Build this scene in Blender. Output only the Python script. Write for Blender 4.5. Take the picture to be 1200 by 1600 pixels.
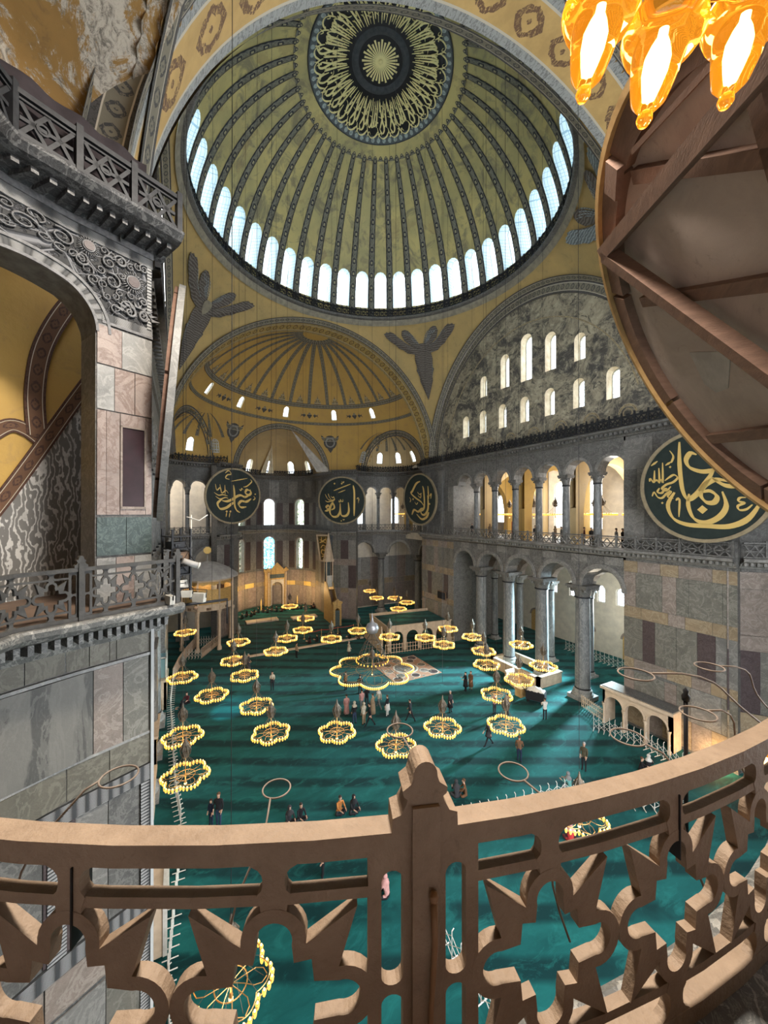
import bpy, math, random
from math import sin, cos, pi, radians, sqrt, atan2, hypot
from mathutils import Vector, Matrix
for _o in list(bpy.data.objects): bpy.data.objects.remove(_o)
SC = bpy.context.scene; COL = SC.collection
# ---------------------------------------------------------------- camera
CX, CY, CZ = -29.117, 15.203, 16.888           # at the gallery parapet of the north-west exedra
HEAD = 0.49                                     # heading, radians south of east
cd = bpy.data.cameras.new('camera'); cam = bpy.data.objects.new('camera', cd); COL.objects.link(cam)
cam.location = (CX, CY, CZ); cam.rotation_euler = (pi/2 + 0.0035, 0, -pi/2 - HEAD)
cd.sensor_fit = 'VERTICAL'; cd.sensor_height = 36; cd.lens = 594*36/1600; cd.clip_start = 0.05; cd.clip_end = 400
SC.camera = cam
# ---------------------------------------------------------------- sky and exposure
SKY = 3.2
w = bpy.data.worlds.new('world'); SC.world = w; w.use_nodes = True
bg = w.node_tree.nodes['Background']; bg.inputs[0].default_value = (0.92, 0.96, 1.0, 1); bg.inputs[1].default_value = SKY
SC.view_settings.view_transform = 'Standard'; SC.view_settings.look = 'None'
SC.view_settings.exposure = 1.25; SC.view_settings.gamma = 1.0
SC.view_settings.use_curve_mapping = False
SC.cycles.max_bounces = 7; SC.cycles.diffuse_bounces = 4; SC.cycles.glossy_bounces = 3; SC.cycles.transmission_bounces = 5
SC.cycles.transparent_max_bounces = 12; SC.cycles.sample_clamp_indirect = 6; SC.cycles.caustics_reflective = False; SC.cycles.caustics_refractive = False
SC.cycles.use_denoising = True; SC.cycles.blur_glossy = 1.0
def lamp(name, kind, loc, energy, color=(1,1,1), rot=(0,0,0), size=None, size_y=None, radius=None, angle=None):
    l = bpy.data.lights.new(name, kind); o = bpy.data.objects.new(name, l); COL.objects.link(o)
    o.location = loc; o.rotation_euler = rot; l.energy = energy; l.color = color
    if size: l.size = size
    if size_y: l.shape = 'RECTANGLE'; l.size_y = size_y
    if radius is not None: l.shadow_soft_size = radius
    if angle is not None: l.angle = angle
    return o
def L(lat, fwd):                                # exedra frame (right of / ahead of the parapet) -> world x, y
    return (CX + fwd*cos(HEAD) - lat*sin(HEAD), CY - fwd*sin(HEAD) - lat*cos(HEAD))
lamp('prayer_niche_light_left', 'POINT', (37.6, 4.4, 3.6), 330, (1,.68,.32), radius=.3)
lamp('prayer_niche_light_right', 'POINT', (36.6, -2.8, 3.4), 300, (1,.68,.32), radius=.3)
lamp('fountain_light', 'POINT', (-17.2, -15.6, .6), 160, (1,.6,.25), radius=.3)
lamp('added_parapet_fill', 'AREA', (*L(.4, 5.6), 26.8), 1550, (1,.91,.78), rot=(radians(8), radians(12), 0), size=1.8)  # added area lamp above the frame, brightens parapet tops and left pier
lamp('south_window_light', 'SPOT', (-4.0, -28.5, 9.0), 55000, (.6,.88,1), rot=(radians(-70), 0, radians(176)), radius=1.0)
bpy.data.lights['south_window_light'].spot_size = radians(62); bpy.data.lights['south_window_light'].spot_blend = .8
lamp('south_gallery_fill_west', 'POINT', (-7.0, -24.5, 19.5), 800, (1,.95,.86), radius=1.0)  # added fill, brightens the west part of the south gallery interior
lamp('south_gallery_fill_east', 'POINT', (5.5, -24.5, 19.5), 800, (1,.95,.86), radius=1.0)  # added fill, same for the east part
lamp('north_gallery_fill', 'POINT', (26.5, 21.0, 19.0), 700, (1,.95,.88), radius=1.0)  # added fill inside the north-east gallery
lamp('south_aisle_fill', 'POINT', (-5.0, -25.5, 6.5), 260, (1,.85,.65), radius=.6)  # added warm fill for the aisle wall, no fixture modelled
lamp('loge_fill', 'POINT', (25.1, 12.2, 7.4), 160, (1,.75,.45), radius=.3)  # added warm fill to lift the gilt panels of the loge
lamp('blue_projector', 'SPOT', (1.5, 14.5, 6.0), 2600, (.25,.85,1), rot=(radians(-22), radians(-38), 0), radius=.05)
bpy.data.lights['blue_projector'].spot_size = radians(26); bpy.data.lights['blue_projector'].spot_blend = .9
# ---------------------------------------------------------------- helpers
class MB:
    def __init__(s): s.v = []; s.f = []; s.m = []; s.uv = []; s.sm = []
    def quad(s, pts, m=0, uv=None, smooth=False):
        i = len(s.v); s.v += [tuple(p) for p in pts]; s.f.append(tuple(range(i, i+len(pts)))); s.m.append(m)
        s.uv.append(uv or [(0,0)]*len(pts)); s.sm.append(smooth)
    def box(s, x0, x1, y0, y1, z0, z1, m=0, T=None):
        P = [(x,y,z) for z in (z0,z1) for y in (y0,y1) for x in (x0,x1)]
        if T: P = [T(*p) for p in P]
        i = len(s.v); s.v += [tuple(p) for p in P]
        for f in ((0,2,3,1),(4,5,7,6),(0,1,5,4),(2,6,7,3),(0,4,6,2),(1,3,7,5)):
            s.f.append(tuple(i+k for k in f)); s.m.append(m); s.sm.append(False)
            s.uv.append([(P[k][0]+P[k][1], P[k][2]) for k in f])
    def grid(s, F, nu, nv, m=0, smooth=True, UV=None, skip=None):
        i = len(s.v)
        for a in range(nu+1):
            for b in range(nv+1): s.v.append(tuple(F(a/nu, b/nv)))
        for a in range(nu):
            for b in range(nv):
                if skip and skip((a+.5)/nu, (b+.5)/nv): continue
                k = i + a*(nv+1) + b
                s.f.append((k, k+nv+1, k+nv+2, k+1)); s.m.append(m); s.sm.append(smooth)
                g = UV or (lambda u, v: (u, v))
                s.uv.append([g(a/nu,b/nv), g((a+1)/nu,b/nv), g((a+1)/nu,(b+1)/nv), g(a/nu,(b+1)/nv)])
    def tube(s, path, r, n=6, m=0, closed=False, cap=True, flat=1.0):
        P = [Vector(p) for p in path]; N = len(P); i = len(s.v)
        rr = r if isinstance(r, (list, tuple)) else [r]*N
        up = Vector((0,0,1)); prev = None
        for k, p in enumerate(P):
            if closed: t = P[(k+1) % N] - P[k-1]
            else: t = P[min(k+1, N-1)] - P[max(k-1, 0)]
            if t.length < 1e-9: t = up.copy()
            t.normalize()
            if prev is None:
                a = t.cross(up)
                if a.length < .05: a = t.cross(Vector((1,0,0)))
                a.normalize()
            else:
                a = prev - t*prev.dot(t)
                if a.length < 1e-6: a = t.cross(up)
                a.normalize()
            prev = a; b = t.cross(a)
            for j in range(n):
                an = 2*pi*j/n; s.v.append(tuple(p + rr[k]*(cos(an)*a + sin(an)*b*flat)))
        for k in range(N if closed else N-1):
            for j in range(n):
                q = (k+1) % N
                s.f.append((i+k*n+j, i+k*n+(j+1)%n, i+q*n+(j+1)%n, i+q*n+j)); s.m.append(m); s.sm.append(n > 4)
                s.uv.append([(j/n, k), ((j+1)/n, k), ((j+1)/n, k+1), (j/n, k+1)])
        if cap and not closed:
            for f in (tuple(i+j for j in reversed(range(n))), tuple(i+(N-1)*n+j for j in range(n))):
                s.f.append(f); s.m.append(m); s.sm.append(False); s.uv.append([(0,0)]*n)
    def lathe(s, prof, n=16, m=0, c=(0,0,0), smooth=True, a0=0, a1=2*pi, us=1.0, sq=None, cap=False):
        i = len(s.v); K = len(prof); full = abs(a1-a0-2*pi) < 1e-6; na = n if full else n+1
        for j in range(na):
            a = a0 + (a1-a0)*j/n
            k = 1.0
            if sq: k = 1/max(abs(cos(a)), abs(sin(a)))**sq
            for (r, z) in prof: s.v.append((c[0]+r*cos(a)*k, c[1]+r*sin(a)*k, c[2]+z))
        for j in range(n):
            q = (j+1) % na
            for k in range(K-1):
                s.f.append((i+j*K+k, i+q*K+k, i+q*K+k+1, i+j*K+k+1)); s.m.append(m); s.sm.append(smooth)
                s.uv.append([(j*us,k),((j+1)*us,k),((j+1)*us,k+1),(j*us,k+1)])
        if cap and full:
            for k, rev in ((0, True), (K-1, False)):
                if prof[k][0] > 1e-4:
                    idx = [i+j*K+k for j in range(n)]
                    s.f.append(tuple(reversed(idx)) if rev else tuple(idx)); s.m.append(m); s.sm.append(False); s.uv.append([(0,0)]*n)
    def prism(s, poly, f, d0, d1, m=0, m2=None):   # poly: outline (a,b); f(a,b,d)->xyz ; tessellated caps + sides
        from mathutils.geometry import tessellate_polygon
        loops = poly if isinstance(poly[0][0], (list, tuple)) else [poly]
        flat = [p for l in loops for p in l]
        tris = tessellate_polygon([[Vector((p[0], p[1], 0)) for p in l] for l in loops])
        for d in (d0, d1):
            i = len(s.v); s.v += [tuple(f(p[0], p[1], d)) for p in flat]
            for t in tris:
                s.f.append(tuple(i+k for k in t)); s.m.append(m); s.sm.append(False)
                s.uv.append([flat[k] for k in t])
        mm = m if m2 is None else m2
        for l in loops:
            n = len(l)
            for k in range(n):
                p, q = l[k], l[(k+1) % n]
                s.quad([f(p[0],p[1],d0), f(q[0],q[1],d0), f(q[0],q[1],d1), f(p[0],p[1],d1)], mm)
    def mesh(s, name):
        me = bpy.data.meshes.new(name); me.from_pydata(s.v, [], s.f)
        me.polygons.foreach_set('material_index', s.m); me.polygons.foreach_set('use_smooth', s.sm)
        ul = me.uv_layers.new(name='UVMap')
        flat = [c for f in s.uv for p in f for c in p]
        ul.data.foreach_set('uv', flat); me.update()
        return me
def link(name, me, mats, parent=None, kind=None, label=None, cat=None, group=None, loc=None, rz=None):
    if isinstance(me, MB):
        me = me.mesh(name)
    if mats is not None and not me.materials:
        for m in (mats if isinstance(mats, (list, tuple)) else [mats]): me.materials.append(m)
    o = bpy.data.objects.new(name, me); COL.objects.link(o)
    if parent is not None: o.parent = parent
    tag(o, label, cat, group, kind)
    if loc is not None: o.location = loc
    if rz is not None: o.rotation_euler = (0,0,rz)
    return o
def tag(o, label=None, cat=None, group=None, kind=None):
    if label: o['label'] = label
    if cat: o['category'] = cat
    if group: o['group'] = group
    if kind: o['kind'] = kind
    return o
def thing(name, label, cat, loc=(0,0,0), rz=0, group=None, kind=None):
    o = bpy.data.objects.new(name, None); COL.objects.link(o); o.location = loc; o.rotation_euler = (0,0,rz)
    return tag(o, label, cat, group, kind)
def copy_tree(o, parent=None, loc=None, rz=None, label=None, scale=None):
    c = o.copy(); COL.objects.link(c)
    if parent is not None: c.parent = parent
    for ch in list(o.children): copy_tree(ch, c)
    if loc is not None: c.location = loc
    if rz is not None: c.rotation_euler = (0,0,rz)
    if label: c['label'] = label
    if scale: c.scale = (scale,)*3
    return c
# strips(): a shell with arched holes. f(s, z, d) -> xyz, d = depth from the front face
def strips(mb, s0, s1, zlo, zhi, holes, f, th, ds=1.0, dz=None, m=0, mr=1, mback=None, ends=False, back=True, smooth=False, nh=8):
    Z0 = zlo if callable(zlo) else (lambda s: zlo); Z1 = zhi if callable(zhi) else (lambda s: zhi)
    S = {s0, s1}; n = max(1, int(math.ceil((s1-s0)/ds)))
    for k in range(n+1): S.add(round(s0+(s1-s0)*k/n, 5))
    for (sc, hw, zb, zs) in holes:
        for k in range(nh+1): S.add(round(sc - hw*cos(pi*k/nh), 5))
    S = sorted(x for x in S if s0-1e-6 <= x <= s1+1e-6)
    S = [x for i, x in enumerate(S) if i == 0 or x - S[i-1] > 1e-4]
    top = lambda h, s: h[3] + sqrt(max(0, h[1]**2-(s-h[0])**2))
    mk = m if mback is None else mback
    def vq(a, b, za0, za1, zb0, zb1, d, mm):
        k = 1 if not dz else max(1, int(math.ceil(max(za1-za0, zb1-zb0)/dz)))
        for i in range(k):
            t, u = i/k, (i+1)/k
            A0, A1 = za0+(za1-za0)*t, za0+(za1-za0)*u; B0, B1 = zb0+(zb1-zb0)*t, zb0+(zb1-zb0)*u
            mb.quad([f(a,A0,d), f(b,B0,d), f(b,B1,d), f(a,A1,d)], mm, [(a,A0),(b,B0),(b,B1),(a,A1)], smooth)
    for a, b in zip(S, S[1:]):
        mid = (a+b)/2
        hs = sorted([h for h in holes if abs(mid-h[0]) < h[1]], key=lambda h: h[2])
        ca, cb = Z0(a), Z0(b)
        segs = []
        for h in hs:
            segs.append((ca, h[2], cb, h[2])); ta, tb = top(h,a), top(h,b)
            mb.quad([f(a,ta,0), f(b,tb,0), f(b,tb,th), f(a,ta,th)], mr, [(0,a),(0,b),(th,b),(th,a)])
            if h[2] > Z0(mid)+.01: mb.quad([f(a,h[2],0), f(b,h[2],0), f(b,h[2],th), f(a,h[2],th)], mr, [(0,a),(0,b),(th,b),(th,a)])
            ca, cb = ta, tb
        segs.append((ca, Z1(a), cb, Z1(b)))
        for (a0,a1,b0,b1) in segs:
            if a1-a0 < 1e-4 and b1-b0 < 1e-4: continue
            vq(a, b, a0, a1, b0, b1, 0, m)
            if back: vq(a, b, a0, a1, b0, b1, th, mk)
    for (sc, hw, zb, zs) in holes:
        for x in (sc-hw, sc+hw):
            k = 1 if not dz else max(1, int((zs-zb)/dz)+1)
            for i in range(k):
                A, B = zb+(zs-zb)*i/k, zb+(zs-zb)*(i+1)/k
                mb.quad([f(x,A,0), f(x,B,0), f(x,B,th), f(x,A,th)], mr, [(0,A),(0,B),(th,B),(th,A)])
    if ends:
        for x in (s0, s1):
            mb.quad([f(x,Z0(x),0), f(x,Z1(x),0), f(x,Z1(x),th), f(x,Z0(x),th)], m)
def line_map(x0, y0, x1, y1, side=1):           # s runs from (x0,y0); depth goes to the right (side=1) of travel
    l = hypot(x1-x0, y1-y0); tx, ty = (x1-x0)/l, (y1-y0)/l; nx, ny = ty*side, -tx*side
    return (lambda s, z, d: (x0+tx*s+nx*d, y0+ty*s+ny*d, z)), l
def arc_map(cx, cy, r):                         # s = angle; depth goes outward
    return lambda s, z, d: (cx+(r+d)*cos(s), cy+(r+d)*sin(s), z)
# arch trim: half ring swept in plane given by f(a, b, d)
def arch_ring(mb, f, sc, zs, r0, r1, d0, d1, m=0, n=20, a0=0, a1=pi, face=True):
    for k in range(n):
        t, u = a0+(a1-a0)*k/n, a0+(a1-a0)*(k+1)/n
        P = lambda r, a, d: f(sc+r*cos(a), zs+r*sin(a), d)
        for (ra, rb, da, db) in ((r0,r1,d0,d0), (r0,r0,d0,d1), (r1,r1,d0,d1)):
            if ra != rb: q = [P(r0,t,d0), P(r0,u,d0), P(r1,u,d0), P(r1,t,d0)]; uv = [(t*r1,0),(u*r1,0),(u*r1,1),(t*r1,1)]
            else: q = [P(ra,t,da), P(ra,u,da), P(ra,u,db), P(ra,t,db)]; uv = [(t*r1,0),(u*r1,0),(u*r1,1),(t*r1,1)]
            mb.quad(q, m, uv)
# ---------------------------------------------------------------- materials
class NX:                                       # tiny node-expression wrapper
    def __init__(s, nt, sock): s.nt = nt; s.o = sock
    def _b(s, op, b=None, c=None, clamp=False):
        n = s.nt.nodes.new('ShaderNodeMath'); n.operation = op; n.use_clamp = clamp
        for i, x in enumerate((s, b, c)):
            if x is None: continue
            if isinstance(x, NX): s.nt.links.new(x.o, n.inputs[i])
            else: n.inputs[i].default_value = x
        return NX(s.nt, n.outputs[0])
    def __add__(s, b): return s._b('ADD', b)
    def __sub__(s, b): return s._b('SUBTRACT', b)
    def __mul__(s, b): return s._b('MULTIPLY', b)
    def __truediv__(s, b): return s._b('DIVIDE', b)
    def frac(s): return s._b('FRACT')
    def abs(s): return s._b('ABSOLUTE')
    def lt(s, b): return s._b('LESS_THAN', b)
    def gt(s, b): return s._b('GREATER_THAN', b)
    def mx(s, b): return s._b('MAXIMUM', b)
    def mn(s, b): return s._b('MINIMUM', b)
    def sin(s): return s._b('SINE')
    def pw(s, b): return s._b('POWER', b)
    def ramp(s, a, b):                          # smooth 0..1 between a and b
        n = s.nt.nodes.new('ShaderNodeMapRange'); n.clamp = True
        s.nt.links.new(s.o, n.inputs[0]); n.inputs[1].default_value = a; n.inputs[2].default_value = b
        return NX(s.nt, n.outputs[0])
class MT:
    def __init__(s, name, rough=.7, metal=0.0, spec=.3):
        s.m = bpy.data.materials.new(name); s.m.use_nodes = True; s.nt = s.m.node_tree
        s.b = s.nt.nodes['Principled BSDF']; s.b.inputs['Roughness'].default_value = rough
        s.b.inputs['Metallic'].default_value = metal; s.b.inputs['Specular IOR Level'].default_value = spec
        s._tc = None
    def tc(s, k='Object'):
        if s._tc is None: s._tc = s.nt.nodes.new('ShaderNodeTexCoord')
        return s._tc.outputs[k]
    def map(s, scale=(1,1,1), rot=(0,0,0), k='Object'):
        n = s.nt.nodes.new('ShaderNodeMapping'); s.nt.links.new(s.tc(k), n.inputs[0])
        n.inputs['Scale'].default_value = scale; n.inputs['Rotation'].default_value = rot
        return n.outputs[0]
    def noise(s, scale=1.0, detail=4, rough=.6, dist=0.0, vec=None, sc=(1,1,1), k='Object', rot=(0,0,0)):
        n = s.nt.nodes.new('ShaderNodeTexNoise'); n.inputs['Scale'].default_value = scale
        n.inputs['Detail'].default_value = detail; n.inputs['Roughness'].default_value = rough; n.inputs['Distortion'].default_value = dist
        s.nt.links.new(vec or s.map(sc, rot, k), n.inputs['Vector']); return NX(s.nt, n.outputs[0])
    def voro(s, scale=1.0, feat='F1', sc=(1,1,1), k='Object', out=0, rnd=1.0):
        n = s.nt.nodes.new('ShaderNodeTexVoronoi'); n.feature = feat; n.inputs['Scale'].default_value = scale
        n.inputs['Randomness'].default_value = rnd
        s.nt.links.new(s.map(sc, k=k), n.inputs['Vector']); return NX(s.nt, n.outputs[out])
    def wave(s, scale=1.0, dist=4.0, dscale=1.0, det=3, sc=(1,1,1), k='Object', bands='X', rot=(0,0,0)):
        n = s.nt.nodes.new('ShaderNodeTexWave'); n.bands_direction = bands; n.inputs['Scale'].default_value = scale
        n.inputs['Distortion'].default_value = dist; n.inputs['Detail'].default_value = det; n.inputs['Detail Scale'].default_value = dscale
        s.nt.links.new(s.map(sc, rot, k), n.inputs['Vector']); return NX(s.nt, n.outputs[1])
    def xyz(s, k='UV'):
        n = s.nt.nodes.new('ShaderNodeSeparateXYZ'); s.nt.links.new(s.tc(k), n.inputs[0])
        return [NX(s.nt, n.outputs[i]) for i in range(3)]
    def rnd(s):
        n = s.nt.nodes.new('ShaderNodeObjectInfo'); return NX(s.nt, n.outputs['Random'])
    def col(s, c):
        n = s.nt.nodes.new('ShaderNodeRGB'); n.outputs[0].default_value = (*c, 1); return n.outputs[0]
    def mix(s, f, a, b):
        n = s.nt.nodes.new('ShaderNodeMix'); n.data_type = 'RGBA'
        if isinstance(f, NX): s.nt.links.new(f.o, n.inputs[0])
        else: n.inputs[0].default_value = f
        for i, x in ((6, a), (7, b)):
            if isinstance(x, tuple): n.inputs[i].default_value = (*x, 1)
            else: s.nt.links.new(x, n.inputs[i])
        return n.outputs[2]
    def set(s, c):
        if isinstance(c, tuple): s.b.inputs['Base Color'].default_value = (*c, 1)
        else: s.nt.links.new(c, s.b.inputs['Base Color'])
        return s
    def bump(s, h, strength=.4, dist=.05):
        n = s.nt.nodes.new('ShaderNodeBump'); n.inputs['Strength'].default_value = strength; n.inputs['Distance'].default_value = dist
        s.nt.links.new(h.o, n.inputs['Height']); s.nt.links.new(n.outputs[0], s.b.inputs['Normal']); return s
    def emit(s, c, e, sample=False):
        s.b.inputs['Emission Color'].default_value = (*c, 1); s.b.inputs['Emission Strength'].default_value = e
        if not sample: s.m.cycles.emission_sampling = 'NONE'
        return s
def plain(name, c, rough=.7, metal=0.0, c2=None, nscale=3.0, bump=0.0, lo=.35, hi=.65, sc=(1,1,1), k='Object', bscale=None, bd=.02):
    t = MT(name, rough, metal)
    if c2:
        n = t.noise(nscale, sc=sc, k=k); t.set(t.mix(n.ramp(lo, hi), c, c2))
    else: t.set(c)
    if bump: t.bump(t.noise(bscale or nscale*4, 5, sc=sc, k=k), bump, bd)
    return t.m
def marble(name, c1, c2, vein, scale=1.2, vs=1.0, vw=.03, rough=.45, rnd=0.25, sc=(1,1,1), bands=None):
    t = MT(name, rough)
    base = t.mix(t.noise(scale, 5, .65, .6, sc=sc).ramp(.33, .68), c1, c2)
    n = t.noise(scale*vs, 6, .6, 1.5, sc=sc); v = ((n - .5).abs()).lt(vw)
    n2 = t.noise(scale*vs*3, 5, .7, 2.0, sc=sc); v2 = ((n2 - .5).abs()).ramp(vw, 0)
    base = t.mix(v*.45 + v2*.35, base, vein)
    if bands:
        wv = t.wave(bands, 6, 1.6, 4, sc=sc); base = t.mix(wv.ramp(.45,.6)*.7, base, vein)
    if rnd: base = t.mix(t.rnd()*rnd, base, tuple(x*.45 for x in c1))
    t.set(base); t.bump(t.noise(scale*9, 4), .25, .02); return t.m
m_grey = marble('grey_marble', (.215,.205,.19), (.13,.125,.118), (.33,.315,.29), 1.1)
m_dgrey = marble('dark_grey_marble', (.135,.13,.122), (.075,.073,.07), (.24,.23,.215), 2.0)
m_lgrey = marble('light_grey_marble', (.29,.285,.275), (.18,.18,.175), (.40,.39,.37), 1.6)
m_green = marble('green_grey_marble', (.165,.153,.13), (.10,.098,.083), (.27,.255,.22), 1.2)
m_pink = marble('pinkish_marble', (.25,.20,.17), (.165,.135,.115), (.36,.31,.27), 1.4)
m_ochrem = marble('honey_marble', (.29,.215,.135), (.19,.145,.095), (.38,.31,.21), 1.0)
m_porph = marble('purple_porphyry', (.075,.052,.052), (.052,.036,.037), (.11,.09,.09), 3.0, rnd=.2)
m_rose = marble('veined_rose_marble', (.34,.275,.245), (.22,.18,.165), (.14,.085,.07), 1.3)
m_white = marble('white_marble', (.62,.56,.48), (.5,.45,.38), (.4,.35,.3), 1.0, rnd=.1)
m_verd = marble('dark_green_marble', (.06,.085,.085), (.035,.05,.05), (.13,.17,.16), 4.0)
m_shaft = marble('column_marble', (.17,.175,.175), (.10,.105,.108), (.3,.3,.29), 1.4, sc=(1,1,.4))
t = MT('book_matched_marble', .4)               # wavy grey veining, the veins rise like flames
w1 = t.wave(5.0, 14, .9, 3, sc=(1,1,.45), bands='X'); n1 = t.noise(1.2, 5, .7, 1)
t.set(t.mix(w1.ramp(.62,.85)*n1.ramp(.2,.5), (.19,.185,.175), (.62,.61,.59))); m_book = t.m
t = MT('carved_lace_marble', .6)                # deep-drilled acanthus lace round the arches
x, y, z = t.xyz('UV')
v1 = t.voro(2.6, 'DISTANCE_TO_EDGE', k='UV'); v2 = t.voro(9.0, 'F1', k='UV'); n1 = t.noise(14, 4, .6, 3, k='UV')
f = ((v2*7).sin().ramp(-.2,.6)*n1.ramp(.35,.62)).mx(v1.ramp(.06,.02)*.6)
t.set(t.mix(f, (.010,.011,.013), (.24,.245,.265))); t.bump(f, .9, .08); m_lace = t.m
t = MT('carved_border_marble', .6)
x, y, z = t.xyz('UV')
f = ((x*14).sin().abs()*(y*40).sin().abs()).ramp(.25,.6)
t.set(t.mix(f, (.05,.052,.055), (.3,.3,.3))); t.bump(f, .8, .04); m_border = t.m
# painted plaster
def ochre(name, c1, c2, dirt, peel=None, scale=.35):
    t = MT(name, .75); b = t.mix(t.noise(scale, 5).ramp(.3,.7), c1, c2)
    b = t.mix(t.noise(scale*4, 6, .7, 1).ramp(.56,.75)*.55, b, dirt)
    if peel:
        p = t.noise(.62, 9, .78, .8).ramp(.49,.53); b = t.mix(p, b, t.mix(t.noise(4,7,.85,1.5).ramp(.46,.6), peel, tuple(q*.3 for q in peel)))
    t.set(b); t.bump(t.noise(6, 6), .3, .04); return t.m
m_ochre = ochre('ochre_plaster', (.56,.36,.10), (.47,.30,.10), (.30,.21,.11))
m_pend = ochre('pendentive_plaster', (.50,.35,.14), (.36,.27,.12), (.20,.155,.09))
m_peel = ochre('peeling_plaster', (.27,.155,.045), (.20,.115,.032), (.07,.045,.03), peel=(.42,.375,.31), scale=.6)
m_soot = None
t = MT('sooty_tympanum_plaster', .85)
b = t.mix(t.noise(.34, 7, .75, 1.2).ramp(.42,.58), (.085,.08,.072), (.38,.335,.24))
b = t.mix(t.noise(1.1, 7, .75, 1.5).ramp(.5,.68)*.7, b, (.58,.52,.38))
b = t.mix(t.noise(.8, 6, .7, 2.5).ramp(.54,.62)*.8, b, (.045,.045,.043)); t.set(b); t.bump(t.noise(4,6), .4, .06); m_soot = t.m
t = MT('gilded_dome_plaster', .55)
b = t.mix(t.noise(.22, 5, .6).ramp(.35,.65), (.60,.51,.21), (.40,.36,.17))
b = t.mix(t.noise(.5, 6, .7, 1).ramp(.5,.62)*.75, b, (.20,.185,.13))
b = t.mix(t.noise(.35, 5, .6, sc=(1.2,1,.7)).ramp(.6,.63)*.4, b, (.32,.24,.12)); t.set(b); t.bump(t.noise(3,6), .3, .05); m_dome = t.m
t = MT('dome_rib_ornament', .6)                 # dark edged ribs with a chain of small squares; u across 0..1, v along (metres)
x, y, z = t.xyz('UV'); ax = (x-.5).abs(); fy = (y*.72).frac(); ay = (fy-.5).abs()
edge = (ax - (y*9).sin()*.03).gt(.36)
sq = ax.lt(.23)*ay.lt(.20); sqi = ax.lt(.12)*ay.lt(.10)
c = t.mix(t.noise(3,4).ramp(.35,.65), (.19,.185,.15), (.12,.12,.105))
c = t.mix(((ax-(ay-.36).abs()*1.6).abs()).lt(.035)*.6, c, (.3,.29,.2))
c = t.mix(edge, c, (.022,.024,.03)); c = t.mix(sq, c, (.03,.032,.04)); c = t.mix(sqi, c, (.38,.35,.22)); t.set(c); m_rib = t.m
t = MT('medallion_border', .6)
x, y, z = t.xyz('UV'); f1 = (x*1.0).frac(); f = (((f1-.5).abs()*(f1-.5).abs() + (y-.5)*(y-.5)).lt(.09))
c = t.mix(f, (.10,.12,.13), (.36,.42,.42)); t.set(t.mix(t.noise(8,4).ramp(.5,.6)*.5, c, (.05,.06,.08))); m_medb = t.m
m_black = plain('black_medallion', (.012,.013,.016), .5)
m_gold = MT('gold_leaf', .42, .35).set((.72,.50,.17)).m
m_gold2 = MT('pale_gold_leaf', .5, .1).set((.80,.72,.36)).m
def ornament(name, base, ink, fx=1.0, edge=(.25,.28,.30), k=.16, blob=1.0):
    # band ornament: v 0..1 across, u along in metres
    t = MT(name, .75); x, y, z = t.xyz('UV')
    fu = (x*fx).frac() - .5; fv = y - .5
    d = ((fu*fu*1.2 + fv*fv*4).pw(.5)); r1 = ((d*15 + (fu*9).abs().sin()*1.6 + t.noise(2.2,3,.6,1.5,k='UV')*3).sin()).gt(.1)*d.lt(.50)*((fu.abs()*1.5+fv.abs()*1.3).lt(.56))
    n = t.noise(7, 5, .7, 2.5, k='UV').gt(.44)
    c = t.mix(t.noise(.8,5).ramp(.35,.65), base, tuple(q*.78 for q in base))
    c = t.mix((r1*n)*blob, c, ink)
    c = t.mix(fv.abs().gt(.5-k), c, edge); c = t.mix((fv.abs()-(.5-k)).abs().lt(.02), c, (.55,.5,.4))
    nb = t.noise(12, 3, .6, 1, k='UV').gt(.54); c = t.mix(fv.abs().gt(.5-k+.02)*nb*.6, c, tuple(q*.35 for q in edge))
    t.set(c); t.bump(t.noise(5,5), .25, .03); return t.m
m_soffit = ornament('arch_soffit_ornament', (.60,.40,.16), (.17,.10,.06), .42, (.34,.35,.34), .17)
m_band = ornament('painted_band', (.40,.32,.18), (.09,.08,.07), 1.3, (.16,.15,.13), .12)
m_trim = ornament('dark_painted_trim', (.22,.2,.15), (.06,.06,.06), 1.6, (.09,.085,.08), .2)
m_goldband = ornament('gold_chain_band', (.50,.36,.13), (.16,.11,.05), 1.2, (.42,.33,.16), .2)
# carpet
t = MT('teal_carpet', .95, spec=.1)
b = t.mix(t.noise(.45, 6, .65, .4, sc=(1.6,.6,1)).ramp(.35,.65), (.003,.055,.056), (.007,.095,.092))
wv = t.wave(.16, 1.6, .7, 4, bands='X', rot=(0,0,.49)); b = t.mix(wv.ramp(.45,.85)*(t.noise(.25,4).ramp(.3,.5))*.95, b, (.001,.022,.024))
b = t.mix(t.noise(.9, 6, .7, .8, sc=(1.6,.8,1), rot=(0,0,.49)).ramp(.52,.66)*.45, b, (.014,.15,.14))
t.set(b); t.bump(t.noise(40,3), .3, .01); t.b.inputs['Sheen Weight'].default_value = .05; m_carpet = t.m
m_iron = plain('dark_iron', (.016,.017,.02), .55, .2, (.03,.031,.035), 6)
m_rail = plain('worn_brown_marble', (.30,.205,.13), .62, 0, (.22,.145,.09), 7, .5, bscale=30, bd=.01)
t = MT('parapet_marble', .6)
b = t.mix(t.noise(5, 6, .65, .5).ramp(.3,.7), (.30,.215,.15), (.21,.145,.098))
b = t.mix(t.noise(22, 6, .75, 1).ramp(.55,.75)*.5, b, (.14,.09,.06)); t.set(b); t.bump(t.noise(26, 6), .7, .012); m_para = t.m
m_glassrim = plain('window_frame_plaster', (.55,.55,.52), .8)
m_bluerev = MT('pale_lattice_reveal', .8)
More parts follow.
